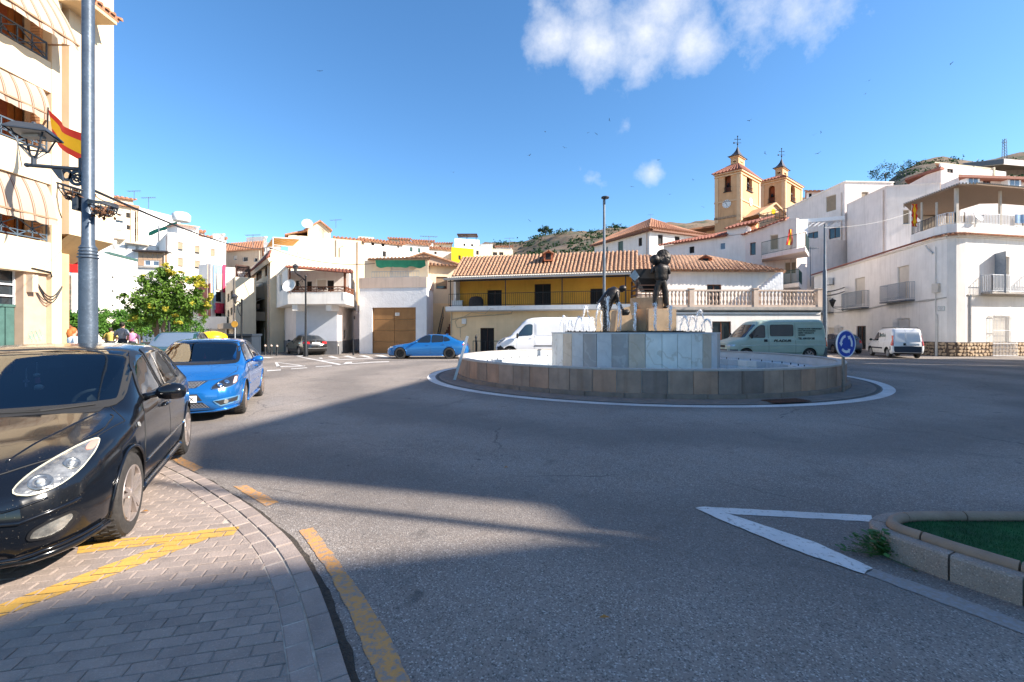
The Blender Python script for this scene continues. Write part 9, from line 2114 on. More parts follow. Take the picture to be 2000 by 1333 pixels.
# headlamps: swept back pods, seen from the front
hl=[(.46,.625),(.55,.595),(.65,.615),(.72,.675),(.752,.76),(.74,.82),(.68,.812),(.59,.762),(.505,.70)]
M['lampdark']=mat('lamp_bowl',(.33,.34,.33),.25,var=.5,scale=40,metal=.8,coat=1)
M['lens_in']=mat('lamp_interior',(.60,.57,.50),.2,col2=(.13,.13,.13),scale=11,metal=.7,bump=.5,bscale=24,coat=1)
for s in(1,-1):
 pl=[(s*y,z)for y,z in hl];o=c['patch']('headlight',chaikin(pl,2),'f',M['lens_in'],off=.006,nu=16,nv=14,skirt=.01);frame_ring(c,pl,'f',(.001,.005),mat('yellowed_lens_rim',(.55,.52,.38),.25,coat=.8),parent=o,off=.010,nm='lens_rim')
 for(yy,zz,rr)in((.575,.655,.056),(.675,.72,.043)):
  p,nr=c['hit'](s*yy,zz,'f');mb=MB();q=nr.to_track_quat('Z','Y').to_matrix().to_4x4();l_=MB();l_.lathe((0,0,0),[(.001,.010),(rr*.42,.012),(rr*.55,.004),(rr*.85,.009),(rr,.014),(rr*1.06,.006)],22);mb.add([q@Vector(v)+p for v in l_.v],l_.f);mb.build('lamp_reflector',M['lampdark'],o,smooth=True)
  mb=MB();mb.ball(p+nr*.008,rr*.40,12);mb.build('bulb_lens',M['clear_lens'],o,smooth=True)
 c['patch']('indicator',chaikin([(s*.70,.775),(s*.74,.765),(s*.745,.815),(s*.705,.81)],1),'f',mat('orange_pink_reflector',(.55,.26,.20),.2,coat=1),off=.011,nu=4,nv=4,parent=o)
 fg_=[(s*.55,.345),(s*.62,.33),(s*.69,.355),(s*.72,.41),(s*.71,.44),(s*.63,.42),(s*.57,.39)]
 o=c['patch']('fog_light',chaikin(fg_,2),'f',M['lens_in'],off=.006,nu=8,nv=8,skirt=.01);frame_ring(c,fg_,'f',(.002,.012),M['blacktrim'],parent=o,off=.012,nm='fog_surround')
 c['line']('bumper_crease',[(s*.30,.475),(s*.52,.455),(s*.74,.505)],'f',M['p_black'],.014,.004)
 c['line']('bumper_crease',[(s*.28,.535),(s*.45,.53),(s*.62,.565)],'f',M['p_black'],.008,.003)
gp_=[(-.33,.575),(.33,.575),(.37,.655),(.20,.64),(-.20,.64),(-.37,.655)]
o=c['patch']('grille',gp_,'f',M['mattblack'],off=.004,nu=14,nv=5);frame_ring(c,gp_,'f',(.0,.012),M['p_black'],parent=o,it=1,off=.010,nm='grille_frame');c['line']('grille_bar',[(-.34,.632),(0,.612),(.34,.632)],'f',M['chrome'],.013,.012,parent=o)
for k in range(8):yy=-.28+.08*k;c['line']('grille_mesh',[(yy,.585),(yy+.02,.63)],'f',M['blacktrim'],.004,.008,parent=o,n=2)
c['patch']('lower_grille',chaikin([(-.40,.26),(.40,.26),(.44,.42),(-.44,.42)],2),'f',M['mattblack'],off=.003,nu=12,nv=6)
c['line']('front_lip',[(-.80,.235),(-.5,.205),(0,.195),(.5,.205),(.80,.235)],'f',M['p_black'],.028,.012);c['line']('lip_shelf',[(-.80,.275),(-.5,.245),(0,.235),(.5,.245),(.80,.275)],'f',M['p_black'],.012,.018)
# dust specks on the nose
rnd=random.Random(12);mb=MB()
for _ in range(650):
 y,z=rnd.uniform(-.75,.75),rnd.uniform(.22,.62)**1.0;p,nr=c['hit'](y,z,'f')
 if p is None or nr.x<.2:continue
 s_=rnd.uniform(.0006,.0019);u=nr.orthogonal().normalized()*s_;v=nr.cross(u);q=p+nr*.0075;mb.add([q-u,q-v,q+u,q+v],[(0,1,2,3)])
for _ in range(500):
 f_,y=rnd.uniform(.2,1.05),rnd.uniform(-.7,.7);p,nr=c['hit'](f_,y,'t');s_=rnd.uniform(.0006,.0020);u=nr.orthogonal().normalized()*s_;v=nr.cross(u);q=p+nr*.009;mb.add([q-u,q-v,q+u,q+v],[(0,1,2,3)])
mb.build('dried_insect_specks',mat('pale_dirt',(.26,.22,.17),.9),t,kind='stuff',fix=False)
interior(c,I30)
# wiper, parking tax tube, mirror, charms hanging from the interior mirror
wbp=[c['hit'](y,z,'f')[0]+Vector((.02,0,.012))for y,z in((.02,.968),(.25,.965),(.56,.985))]
mb=MB();mb.tube(wbp,[.012,.01,.006],6);mb.tube([wbp[0]-Vector((-.03,.12,.03)),wbp[0],wbp[1]+Vector((0,0,.015))],.009,6);mb.build('wiper',M['mattblack'],t)
wbp=[c['hit'](y,z,'f')[0]+Vector((.02,0,.012))for y,z in((-.62,.975),(-.35,.968),(.0,.966))]
mb=MB();mb.tube(wbp,[.012,.01,.006],6);mb.build('wiper',M['mattblack'],t)
c['patch']('cowl',[(-.60,.945),(.60,.945),(.62,.972),(-.62,.972)],'f',M['mattblack'],off=.004,nu=12,nv=3)
mb=MB();mb.box((c['X'](1.98),0,1.30),(.03,.24,.07));mb.tube([(c['X'](1.98),0,1.33),(c['X'](1.9),0,1.38)],.012,6);mb.build('interior_mirror',M['cabin2'],t)
ch=thing('windscreen_charm','small cross on beads hanging behind the windscreen of the black car','charm',(0,0,0));ch2=thing('windscreen_charm','small white and pink doll hanging behind the windscreen of the black car','charm',(0,0,0))
mw=Matrix.Translation(cen)@Matrix.Rotation(math.atan2(hd_.y,hd_.x),4,'Z')
def chpos(px,py,x):
 o=Vector((0,0,CH));d=Vector(((px-CX)/FOC,1,-(py-HY)/FOC));inv=mw.inverted();a=inv@o;b=inv.to_3x3()@d;k=(x-a.x)/b.x;return mw@(a+b*k)
xi=c['X'](1.93)
a,b_=chpos(51,719,xi),chpos(51,742,xi);ch.location=b_;a2=a-b_
mb=MB();mb.tube([(0,0,.01),a2],.004,5);mb.build('beads',M['plastic_w'],ch);mb=MB();mb.box((0,0,-.03),(.014,.008,.07));mb.box((0,0,-.015),(.05,.008,.013));mb.build('cross',mat('pale_mauve',(.5,.42,.55),.5),ch)
a,b_=chpos(72,733,xi),chpos(76,757,xi);ch2.location=b_;a2=a-b_;mb=MB();mb.tube([a2+Vector((0,0,.12)),a2],.002,4);mb.ball(a2,.022,9,sc=(1.3,1,.8));mb.ball((0,0,0),.032,12,sc=(1.1,1,.9));mb.ball((-.02,0,-.012),.018,8);mb.build('doll',M['plastic_w'],ch2,smooth=True);mb=MB();mb.tube([a2*.8,a2*.35],.018,8);mb.build('doll_dress',mat('pink_felt',(.55,.14,.22),.8),ch2)
# blue hatchback behind it
M['p_blue']=paint('bright_blue_metallic',(.010,.135,.42),.22,metal=.4,coat=1)
wf_,wr2_=G(478,809),G(515,771)
hd_=(wf_-wr2_).normalized();lf_=Vector((-hd_.y,hd_.x,0));cen=wf_*.62+wr2_*.38-lf_*.90;cen-=hd_*.32;cen.z=0
wshF=[(-.72,1.005),(-.40,.985),(0,.98),(.40,.985),(.72,1.005),(.635,1.385),(.50,1.42),(0,1.435),(-.50,1.42),(-.635,1.385)]
fA=[(1.62,1.0),(2.45,1.01),(2.40,1.39),(2.10,1.385),(1.88,1.25)];fB=[(2.53,1.015),(3.25,1.05),(3.42,1.12),(3.20,1.33),(2.75,1.40),(2.50,1.395)]
FOCU=dict(I30,L=4.36,W=1.84,wb=2.64,fo=.91,wr=.325,paint=M['p_blue'],n=110,steer=R(4),spokes=5,tin=.115,rim=mat('bronze_grey_alloy',(.40,.32,.27),.35,metal=.6,var=.2,scale=9),frake=.17,top=[(0,.62),(.03,.69),(.10,.74),(.25,.80),(.5,.87),(.8,.93),(1.12,.985),(1.2,1.0),(2.0,1.42),(2.2,1.462),(2.6,1.487),(3.0,1.48),(3.5,1.43),(3.8,1.38),(3.9,1.33),(4.15,1.02),(4.28,.93),(4.36,.72)],belt=[(0,.58),(.15,.67),(.5,.77),(1.0,.87),(1.5,.92),(2.2,.955),(3.0,.985),(3.6,1.02),(4.1,.98),(4.36,.68)],hw=[(0,.56),(.03,.67),(.10,.75),(.22,.82),(.40,.87),(.65,.905),(.95,.92),(1.5,.905),(3.2,.915),(3.7,.90),(4.1,.83),(4.28,.74),(4.36,.62)],cab=(1.2,3.8))
FOCU['holes']=[('f',[(p[0]*.965,1.0+(p[1]-1.0)*.955+.006)for p in chaikin(wshF,1)])]+[('s',[(sum(q[0]for q in s)/len(s)+(p[0]-sum(q[0]for q in s)/len(s))*.93,sum(q[1]for q in s)/len(s)+(p[1]-sum(q[1]for q in s)/len(s))*.93)for p in chaikin(s,1)])for s in(fA,fB)]
t,c=car('blue_hatchback','bright blue three-door hatchback parked behind the black car with a plate ending in X','car',FOCU,cen,math.atan2(hd_.y,hd_.x));CF=c
c['patch']('windscreen',chaikin(wshF,2),'f',M['carglass'],off=.004,nu=18,nv=12,skirt=0);frame_ring(c,wshF,'f',(.05,.012),M['blacktrim'],nm='windscreen_surround',off=.006)
for ax in('l','r'):
 for s in(fA,fB):o=c['patch']('window',chaikin(s,2),ax,M['carglass'],off=.006,nu=10,nv=8,skirt=0);frame_ring(c,s,ax,(.016,.02),M['blacktrim'],parent=o,off=.009)
 door_part(c,[(1.32,.30),(1.26,.62),(1.40,.90),(1.60,.97),(2.50,.985),(2.62,.80),(2.60,.30)],ax,M['p_blue'],(2.30,.86))
 c['line']('side_moulding',[(1.3,.56),(2.6,.57)],ax,M['p_blue'],.012,.006);c['line']('sill_skirt',[(1.22,.24),(2.2,.23),(3.0,.24)],ax,M['p_blue'],.032,.014)
 mirror_(c,1.68,1.0,1 if ax=='l' else-1,M['p_blue'],(.13,.22,.14))
hood_patch(c,[(.20,-.42),(.16,.0),(.20,.42),(.30,.66),(.70,.78),(1.08,.74),(1.14,0),(1.08,-.74),(.70,-.78),(.30,-.66)],M['p_blue'])
hlF=[(.47,.605),(.60,.60),(.77,.63),(.83,.70),(.82,.80),(.76,.80),(.64,.745),(.53,.68)]
M['lens_dark']=mat('dark_lamp_interior',(.10,.10,.105),.15,col2=(.03,.03,.035),scale=22,metal=.7,coat=1)
for s in(1,-1):
 pl=[(s*y,z)for y,z in hlF];o=c['patch']('headlight',chaikin(pl,1),'f',M['lens_dark'],off=.008,nu=14,nv=10,skirt=.01);frame_ring(c,pl,'f',(.0,.012),M['chrome'],parent=o,off=.008,nm='lens_rim',it=1)
 for(yy,zz,rr)in((.60,.655,.042),(.69,.70,.045)):
  p,nr=c['hit'](s*yy,zz,'f');mb=MB();q=nr.to_track_quat('Z','Y').to_matrix().to_4x4();l_=MB();l_.lathe((0,0,0),[(.001,.012),(rr*.5,.015),(rr*.6,.010),(rr,.016)],18);mb.add([q@Vector(v)+p for v in l_.v],l_.f);mb.build('lamp_reflector',M['chrome'],o,smooth=True)
 c['patch']('indicator',chaikin([(s*.775,.66),(s*.82,.69),(s*.815,.78),(s*.78,.78)],1),'f',mat('pale_pink_reflector',(.62,.38,.34),.2,coat=1),off=.013,nu=4,nv=4,parent=o)
 fp=[(s*.52,.385),(s*.62,.30),(s*.84,.345),(s*.85,.43)];o=c['patch']('fog_light_recess',fp,'f',M['mattblack'],off=.004,nu=8,nv=6);frame_ring(c,fp,'f',(.004,.016),mat('pale_blue_metal',(.18,.42,.66),.25,metal=.5,coat=1),parent=o,off=.010,it=0,nm='recess_frame')
 p,nr=c['hit'](s*.70,.365,'f');mb=MB();mb.tube([p,p+Vector((.02,0,0))],.04,16);mb.build('fog_light',M['clear_lens'],o)
def mesh_grille(c,poly,nm,parent=None,st=.05):
 o=c['patch'](nm,poly,'f',M['mattblack'],off=.004,nu=10,nv=6);mb=MB();us=[p[0]for p in poly];vs_=[p[1]for p in poly]
 def inside(u,v):
  r=False;j=len(poly)-1
  for i in range(len(poly)):
   if(poly[i][1]>v)!=(poly[j][1]>v)and u<(poly[j][0]-poly[i][0])*(v-poly[i][1])/(poly[j][1]-poly[i][1])+poly[i][0]:r=not r
   j=i
  return r
 u=min(us)-.3
 while u<max(us)+.3:
  for sg in(1,-1):
   prev=None
   v=min(vs_)
   while v<=max(vs_):
    uu=u+sg*(v-min(vs_));p=None
    if inside(uu,v):p,nr=c['hit'](uu,v,'f')
    if p is not None and prev is not None:mb.bar(prev,p+nr*.008,.006)
    prev=p+nr*.008 if p is not None else None;v+=.02
  u+=st
 mb.build('honeycomb_mesh',mat('silver_mesh',(.35,.37,.42),.3,metal=.6),o);return o
mesh_grille(c,[(-.40,.735),(.40,.735),(.24,.63),(-.24,.63)],'upper_grille');mesh_grille(c,[(-.46,.27),(.46,.27),(.34,.37),(-.34,.37)],'lower_grille')
c['patch']('intake',[(-.34,.40),(.34,.40),(.26,.52),(-.26,.52)],'f',M['mattblack'],off=.003,nu=8,nv=4)
c['line']('front_lip',[(-.84,.245),(-.5,.215),(0,.205),(.5,.215),(.84,.245)],'f',M['p_blue'],.026,.012)
plate_(c,'f',0,.435,('X',.185),.52,.12,.115)
interior(c,FOCU)
mb=MB();mb.box((c['X'](2.03),0,1.325),(.03,.25,.075));mb.build('interior_mirror',M['shutter_w'],t)
mb=MB();mb.tube([(c['X'](2.3),0,1.475),(c['X'](2.42),0,1.72)],.004,5);mb.build('roof_antenna',M['mattblack'],t)
wbp=[c['hit'](y,z,'f')[0]+Vector((.02,0,.012))for y,z in((-.55,.985),(-.1,.99),(.42,.998))];mb=MB();mb.tube(wbp,.009,6);mb.build('wiper',M['mattblack'],t)
mb=MB();dm=c['X'](2.0);mb.add([(dm,-.06,1.22),(dm,.06,1.22),(dm,0,1.11)],[(0,1,2)])
mwf=Matrix.Translation(cen)@Matrix.Rotation(math.atan2(hd_.y,hd_.x),4,'Z');chf=thing('windscreen_charm','red tassel hanging behind the windscreen of the blue hatchback','charm',mwf@Vector((c['X'](1.98),-.02,1.17)))
mb=MB();mb.tube([(0,0,.14),(0,0,0)],.003,4);mb.lathe((0,0,0),[(.008,0),(.012,-.02),(.028,-.12),(.001,-.12)],8);mb.build('tassel',mat('red_tassel',(.6,.03,.06),.7),chf)
# blue saloon side on
def side_glass(c,polys,gm=None,chrome=False):
 for ax in('l','r'):
  for s in polys:o=c['patch']('window',chaikin(s,2),ax,gm or M['darkglass'],off=.004,nu=8,nv=6);frame_ring(c,s,ax,(.0,.016),M['chrome']if chrome else M['blacktrim'],parent=o,off=.008)
M['p_blue2']=paint('deep_blue_metallic',(.012,.14,.40),.25,metal=.35,coat=1)
SAL=dict(L=4.86,W=1.85,wb=2.89,fo=.85,wr=.335,n=80,paint=M['p_blue2'],rim=M['alloy_dark'],tw=.24,tin=.12,arch=1.10,spokes=5,frake=.14,bz=.45,rw=[(0,.6),(1.4,.68),(2.2,.585),(3.2,.585),(3.9,.60),(4.8,.6)],top=[(0,.60),(.03,.66),(.12,.72),(.5,.82),(1.0,.90),(1.38,.96),(1.45,.985),(2.25,1.40),(2.5,1.45),(2.9,1.468),(3.4,1.44),(3.75,1.375),(4.28,1.105),(4.36,1.09),(4.72,1.06),(4.80,1.02),(4.86,.78)],belt=[(0,.56),(.2,.68),(.8,.80),(1.5,.88),(2.5,.93),(3.6,.975),(4.3,1.0),(4.7,.95),(4.86,.70)],hw=[(0,.52),(.04,.64),(.12,.74),(.3,.83),(.6,.89),(1.0,.92),(3.8,.92),(4.3,.89),(4.6,.84),(4.78,.76),(4.86,.64)],low=[(0,.22),(.1,.17),(1,.17),(4,.18),(4.7,.22),(4.86,.32)])
dS=26.9;xw=(X_(781.4,dS)+X_(878,dS))/2
t,c=car('blue_saloon','metallic blue saloon with black wheels standing side-on before the orange garage door','car',SAL,(xw,dS+.82,0),R(180))
side_glass(c,[[(1.78,.975),(2.62,.985),(2.60,1.385),(2.36,1.385),(2.06,1.22)],[(2.69,.985),(3.38,1.02),(3.36,1.36),(2.70,1.40)],[(3.43,1.03),(3.80,1.10),(3.62,1.25),(3.42,1.33)]],chrome=False)
for ax in('l','r'):
 door_part(c,[(1.42,.28),(1.38,.6),(1.46,.92),(2.64,.965),(2.64,.28)],ax,M['p_blue2'],(2.38,.82));door_part(c,[(2.67,.28),(2.67,.965),(3.55,.99),(3.66,.8),(3.42,.6),(3.38,.28)],ax,M['p_blue2'],(3.32,.86));mirror_(c,1.86,.98,1 if ax=='l' else-1,M['p_blue2'])
 s=1 if ax=='l' else-1
 c['patch']('headlight',chaikin([(.06,.58),(.42,.68),(.40,.74),(.10,.70)],1),ax,M['clear_lens'],off=.006,nu=6,nv=5);c['patch']('tail_light',chaikin([(4.50,.82),(4.84,.78),(4.82,.96),(4.56,.93)],1),ax,M['red_lens'],off=.006,nu=6,nv=5)
 c['line']('sill_skirt',[(1.42,.22),(3.4,.22)],ax,M['p_blue2'],.03,.008)
c['patch']('windscreen',chaikin([(-.66,1.0),(.66,1.0),(.56,1.40),(-.56,1.40)],2),'f',M['darkglass'],off=.004);c['patch']('rear_window',chaikin([(-.62,1.12),(.62,1.12),(.52,1.37),(-.52,1.37)],2),'b',M['darkglass'],off=.004)
mb=MB();mb.box((c['X'](3.5),0,1.455),(.16,.05,.05));mb.build('roof_antenna',M['p_blue2'],t)
# black saloon, rear three quarters
M['p_black2']=paint('black_saloon_paint',(.012,.012,.012),.2,coat=1)
SB=dict(SAL,L=4.47,W=1.74,wb=2.73,fo=.76,wr=.31,paint=M['p_black2'],rim=M['alloy'],tw=.20,spokes=7,dbl=False)
for k in('top','belt','hw','low','rw'):SB[k]=[(f*4.47/4.86,v*(.965 if k=='top' or k=='belt' else(.945 if k in('hw','rw')else 1)))for f,v in SAL[k]]
rl,fl_=Vector((*XY(586,30.9),0)),Vector((*XY(556.6,32.9),0));hd_=(fl_-rl).normalized();hd_=Vector((-.66,.75,0)).normalized();lf_=Vector((-hd_.y,hd_.x,0));cen=rl+hd_*1.365-lf_*.76
t,c=car('black_saloon','black saloon seen from behind parked before the white corner house','car',SB,cen,math.atan2(hd_.y,hd_.x))
k_=4.47/4.86
side_glass(c,[[(f*k_,z*.965)for f,z in s]for s in([(1.78,.975),(2.62,.985),(2.60,1.385),(2.36,1.385),(2.06,1.22)],[(2.69,.985),(3.38,1.02),(3.36,1.36),(2.70,1.40)],[(3.43,1.03),(3.80,1.10),(3.62,1.25),(3.42,1.33)])])
for ax in('l','r'):door_part(c,[(1.30,.28),(1.27,.6),(1.34,.88),(2.43,.92),(2.43,.28)],ax,M['p_black2'],(2.2,.8));door_part(c,[(2.46,.28),(2.46,.92),(3.26,.95),(3.34,.8),(3.15,.6),(3.1,.28)],ax,M['p_black2'],(3.02,.83));mirror_(c,1.70,.94,1 if ax=='l' else-1,M['p_black2'])
c['patch']('rear_window',chaikin([(-.60,1.08),(.60,1.08),(.50,1.33),(-.50,1.33)],2),'b',M['darkglass'],off=.004);c['patch']('windscreen',chaikin([(-.62,.98),(.62,.98),(.54,1.34),(-.54,1.34)],2),'f',M['darkglass'],off=.004)
for s in(1,-1):c['patch']('tail_light',chaikin([(s*.40,.78),(s*.80,.78),(s*.78,.92),(s*.42,.93)],1),'b',M['red_lens'],off=.008,nu=8,nv=5)
c['line']('boot_gap',[(-.42,1.0),(-.42,.68),(.42,.68),(.42,1.0)],'b',M['ink'],.005,.002);c['line']('bumper_strip',[(-.78,.50),(0,.47),(.78,.50)],'b',mat('dull_strip',(.22,.22,.22),.4),.014,.004)
plate_(c,'b',0,.83,None,.52,.13);p,nr=c['hit'](0,.955,'b');mb=MB();mb.tube([p,p+Vector((-.012,0,0))],.04,16);mb.build('badge',M['glassblue'],t)
# vans
M['p_van']=paint('white_van_paint',(.72,.73,.75),.35,coat=.6,var=.04)
VAN=dict(L=6.1,W=2.07,wb=3.95,fo=.86,wr=.35,n=90,paint=M['p_van'],rim=mat('grey_wheel_cap',(.35,.35,.36),.5),tw=.21,tin=.14,spokes=7,dbl=False,frake=.12,rrake=.02,bz=.6,sm=.12,lip=.02,lipmat=M['mattblack'],arch=1.16,top=[(0,.95),(.05,1.05),(.25,1.17),(.6,1.27),(.8,1.33),(1.65,2.20),(1.85,2.36),(2.2,2.45),(2.8,2.49),(5.6,2.50),(6.0,2.48),(6.07,2.40),(6.1,2.2)],belt=[(0,.85),(.2,1.0),(.6,1.12),(1.0,1.2),(2,1.25),(5.9,1.25),(6.1,1.2)],hw=[(0,.72),(.06,.82),(.2,.93),(.5,1.0),(1.0,1.03),(6.0,1.03),(6.08,1.0),(6.1,.95)],rw=[(0,.8),(1.0,.85),(1.7,.84),(2.3,.90),(5.9,.90),(6.1,.85)],low=[(0,.32),(.1,.24),(5.9,.26),(6.1,.36)])
dV=26.9
t,c=car('white_van','large white panel van parked in front of the yellow house','van',VAN,(X_(968,dV+.4)+VAN['wb']/2+.86,dV+1.03,0),R(180))
side_glass(c,[[(1.32,1.34),(2.18,1.42),(2.20,2.02),(2.02,2.05),(1.80,2.0),(1.42,1.55)]])
for ax in('l','r'):
 door_part(c,[(1.26,.42),(1.26,1.25),(1.34,1.36),(2.26,1.36),(2.26,.42)],ax,M['p_van'],(2.02,1.22));mirror_(c,1.34,1.32,1 if ax=='l' else-1,M['mattblack'],(.14,.20,.34))
 s=1 if ax=='l' else-1
 for q in([(2.42,1.40),(4.0,1.40),(4.0,2.08),(2.42,2.08)],[(4.15,1.40),(5.85,1.40),(5.85,2.08),(4.15,2.08)]):o=c['patch']('side_panel',chaikin(q,1),ax,M['p_van'],off=.012,nu=6,nv=5,skirt=.012)
 c['line']('panel_gap',[(2.34,.4),(2.34,2.3)],ax,M['ink'],.006,.001);c['line']('panel_gap',[(4.05,.4),(4.05,2.3)],ax,M['ink'],.006,.001);c['line']('side_moulding',[(2.3,.78),(5.4,.78)],ax,M['mattblack'],.025,.006);c['line']('sill_line',[(1.3,.42),(4.9,.42)],ax,M['mattblack'],.03,.002)
 c['patch']('headlight',[(.14,.86),(.42,1.02),(.62,1.20),(.55,1.22),(.30,1.10),(.12,.95)],ax,M['lens_in'],off=.008,nu=6,nv=6);c['patch']('bumper_corner',[(.02,.30),(.60,.32),(.50,.62),(.30,.80),(.03,.72)],ax,M['mattblack'],off=.008,nu=6,nv=6)
c['patch']('windscreen',chaikin([(-.86,1.36),(.86,1.36),(.74,2.08),(-.74,2.08)],2),'f',M['darkglass'],off=.006);c['patch']('bumper',[(-.8,.34),(.8,.34),(.78,.70),(-.78,.70)],'f',M['mattblack'],off=.008)
c['patch']('grille',[(-.5,.84),(.5,.84),(.5,.96),(-.5,.96)],'f',M['mattblack'],off=.006,nu=6,nv=3)
# pale green van with lettering
M['p_green']=paint('pale_green_van_paint',(.35,.44,.365),.4,coat=.3,var=.08)
DUC=dict(VAN,L=5.05,W=2.0,wb=3.2,fo=.88,wr=.33,paint=M['p_green'],rim=mat('dusty_steel_wheel',(.45,.36,.32),.6),lip=.016,lipmat=M['p_green'],frake=.06,rrake=.02,top=[(0,.80),(.04,.95),(.15,1.02),(.5,1.12),(.78,1.19),(1.50,1.92),(1.66,2.06),(2.0,2.13),(2.8,2.16),(4.8,2.17),(4.98,2.12),(5.03,2.0),(5.05,1.85)],belt=[(0,.75),(.2,.92),(.6,1.06),(1.0,1.14),(2,1.18),(4.9,1.18),(5.05,1.1)],hw=[(0,.78),(.05,.87),(.2,.94),(.5,.98),(1.0,1.0),(4.95,1.0),(5.03,.97),(5.05,.92)],rw=[(0,.8),(1.0,.88),(1.7,.85),(2.3,.90),(5.0,.90),(5.05,.85)],low=[(0,.30),(.1,.24),(4.9,.26),(5.05,.36)])
dD=23.0;xn=X_(1424,dD)
t,c=car('green_van','pale green panel van lettered PLADUR parked beyond the fountain','van',DUC,(xn+.88+1.6,dD+1.0,.1),R(180))
side_glass(c,[[(1.04,1.30),(1.30,1.22),(1.86,1.22),(1.86,1.83),(1.62,1.83),(1.46,1.72)],[(2.13,1.30),(3.28,1.30),(3.28,1.86),(2.13,1.86)]])
for ax in('l','r'):
 mirror_(c,1.12,1.26,1 if ax=='l' else-1,M['mattblack'],(.12,.20,.28))
 for x in(2.02,3.38):c['line']('panel_gap',[(x,.40),(x,2.0)],ax,M['ink'],.006,.001)
 c['line']('side_moulding',[(.62,.80),(1.5,.83),(3.2,.84),(4.86,.84)],ax,mat('pale_trim',(.55,.62,.60),.5),.014,.006);c['line']('sill_line',[(1.3,.44),(4.0,.44)],ax,M['ink'],.012,.001)
 q=c['patch']('handle_recess',[(1.78,1.00),(1.96,1.00),(1.96,1.13),(1.78,1.13)],ax,M['mattblack'],off=.006,nu=3,nv=3)
 c['line']('panel_groove',[(2.10,.98),(3.30,.98),(3.30,1.12),(2.10,1.12)],ax,mat('pale_trim',(.55,.62,.60),.5),.005,.003,closed=True);c['line']('panel_groove',[(3.46,1.02),(4.80,1.02),(4.80,1.96),(3.46,1.96)],ax,M['p_green'],.010,.003,closed=True);c['line']('drip_rail',[(1.8,2.02),(4.9,2.04)],ax,mat('pale_trim',(.55,.62,.60),.5),.016,.008)
 c['patch']('headlight',[(.04,.74),(.34,.78),(.34,.88),(.04,.86)],ax,M['clear_lens'],off=.01,nu=5,nv=4);c['patch']('bumper_corner',[(.02,.30),(.50,.30),(.46,.62),(.02,.62)],ax,mat('grey_bumper',(.10,.11,.12),.7),off=.012,nu=5,nv=5)
 c['patch']('tail_light',[(4.90,.76),(5.04,.76),(5.04,1.22),(4.90,1.22)],ax,M['red_lens'],off=.010,nu=3,nv=5);c['patch']('rear_bumper',[(4.78,.32),(5.04,.32),(5.04,.72),(4.86,.72)],ax,mat('grey_bumper',(.10,.11,.12),.7),off=.014,nu=4,nv=5)
c['patch']('windscreen',chaikin([(-.82,1.22),(.82,1.22),(.72,1.88),(-.72,1.88)],2),'f',M['glass'],off=.006);c['patch']('bumper',[(-.85,.32),(.85,.32),(.85,.62),(-.85,.62)],'f',mat('grey_bumper',(.10,.11,.12),.7),off=.012);c['patch']('grille',[(-.5,.70),(.5,.70),(.5,.88),(-.5,.88)],'f',M['mattblack'],off=.006,nu=6,nv=3)
def on_side(f,z,off=.016):p,nr=c['hit'](f,z,'l');return Vector((p.x,1.0*p.y+off,z))
p=on_side(2.70,1.05);text_obj('PLADUR',.175,M['ink'],t,p,(-1,0,0),(0,0,1),.004,sx=1.35,shear=.25,bold=.006)
p=on_side(3.52,1.16);text_obj('TEL. 630 529 285',.135,M['ink'],t,(p.x,p.y,1.17),(-1,0,0),(0,0,1),.004,align='LEFT',sx=.86,bold=.005)
for k,s_ in enumerate(('· TRABAJOS PLADUR Y DESMONTABLES','· TODO TIPO DE MOLDURAS','· DISEÑO Y DECORACIÓN','· REFORMAS')):
 z=1.66-.105*k;p=on_side(3.50,z);text_obj(s_,.080,M['ink'],t,(p.x,p.y+.012,z),(-1,0,0),(0,.10,1),.004,align='LEFT',sx=.86,bold=.004)
 # small white van at the right, from behind
KAN=dict(VAN,L=4.03,W=1.66,wb=2.6,fo=.75,wr=.30,paint=M['p_van'],tw=.18,rrake=.03,n=80,top=[(0,.72),(.04,.80),(.2,.90),(.6,1.02),(.9,1.08),(1.55,1.62),(1.75,1.75),(2.1,1.80),(3.0,1.83),(3.85,1.80),(3.97,1.72),(4.03,1.5)],belt=[(0,.66),(.3,.80),(.9,.95),(1.6,1.0),(3.9,1.05),(4.03,.95)],hw=[(0,.60),(.05,.68),(.2,.76),(.5,.81),(3.8,.83),(3.98,.80),(4.03,.74)],rw=[(0,.6),(1.0,.7),(1.7,.68),(2.3,.71),(3.9,.70),(4.03,.64)],low=[(0,.28),(.1,.20),(3.8,.24),(4.03,.34)])
def rear_place(pxRL,d,ang_,S,sidew):
 h=Vector((math.sin(R(ang_)),math.cos(R(ang_)),0));l=Vector((-h.y,h.x,0));rl=Vector((*XY(pxRL,d),0));ro=S['L']-S['fo']-S['wb'];return rl+h*(ro+S['wb']/2)-l*sidew,math.atan2(h.y,h.x)
loc,rz=rear_place(1742,27.6,20,KAN,.8)
t,c=car('white_van','small white delivery van lettered MEDINA seen from behind below the white corner house','van',KAN,loc,rz)
side_glass(c,[[(1.22,1.05),(1.95,1.06),(1.95,1.55),(1.72,1.55),(1.42,1.30)]])
for ax in('l','r'):
 door_part(c,[(1.10,.36),(1.08,.95),(2.05,1.0),(2.05,.36)],ax,M['p_van'],(1.85,.92));mirror_(c,1.26,1.05,1 if ax=='l' else-1,M['mattblack'],(.10,.16,.16))
 c['line']('side_moulding',[(1.05,.58),(2.7,.58)],ax,mat('blue_grey_bumper',(.025,.035,.055),.6),.045,.004);c['line']('panel_gap',[(2.95,.4),(2.95,1.7)],ax,M['ink'],.004,.001)
 c['patch']('tail_light',[(3.86,.78),(4.02,.74),(4.02,1.40),(3.90,1.42)],ax,M['red_lens'],off=.008,nu=3,nv=6)
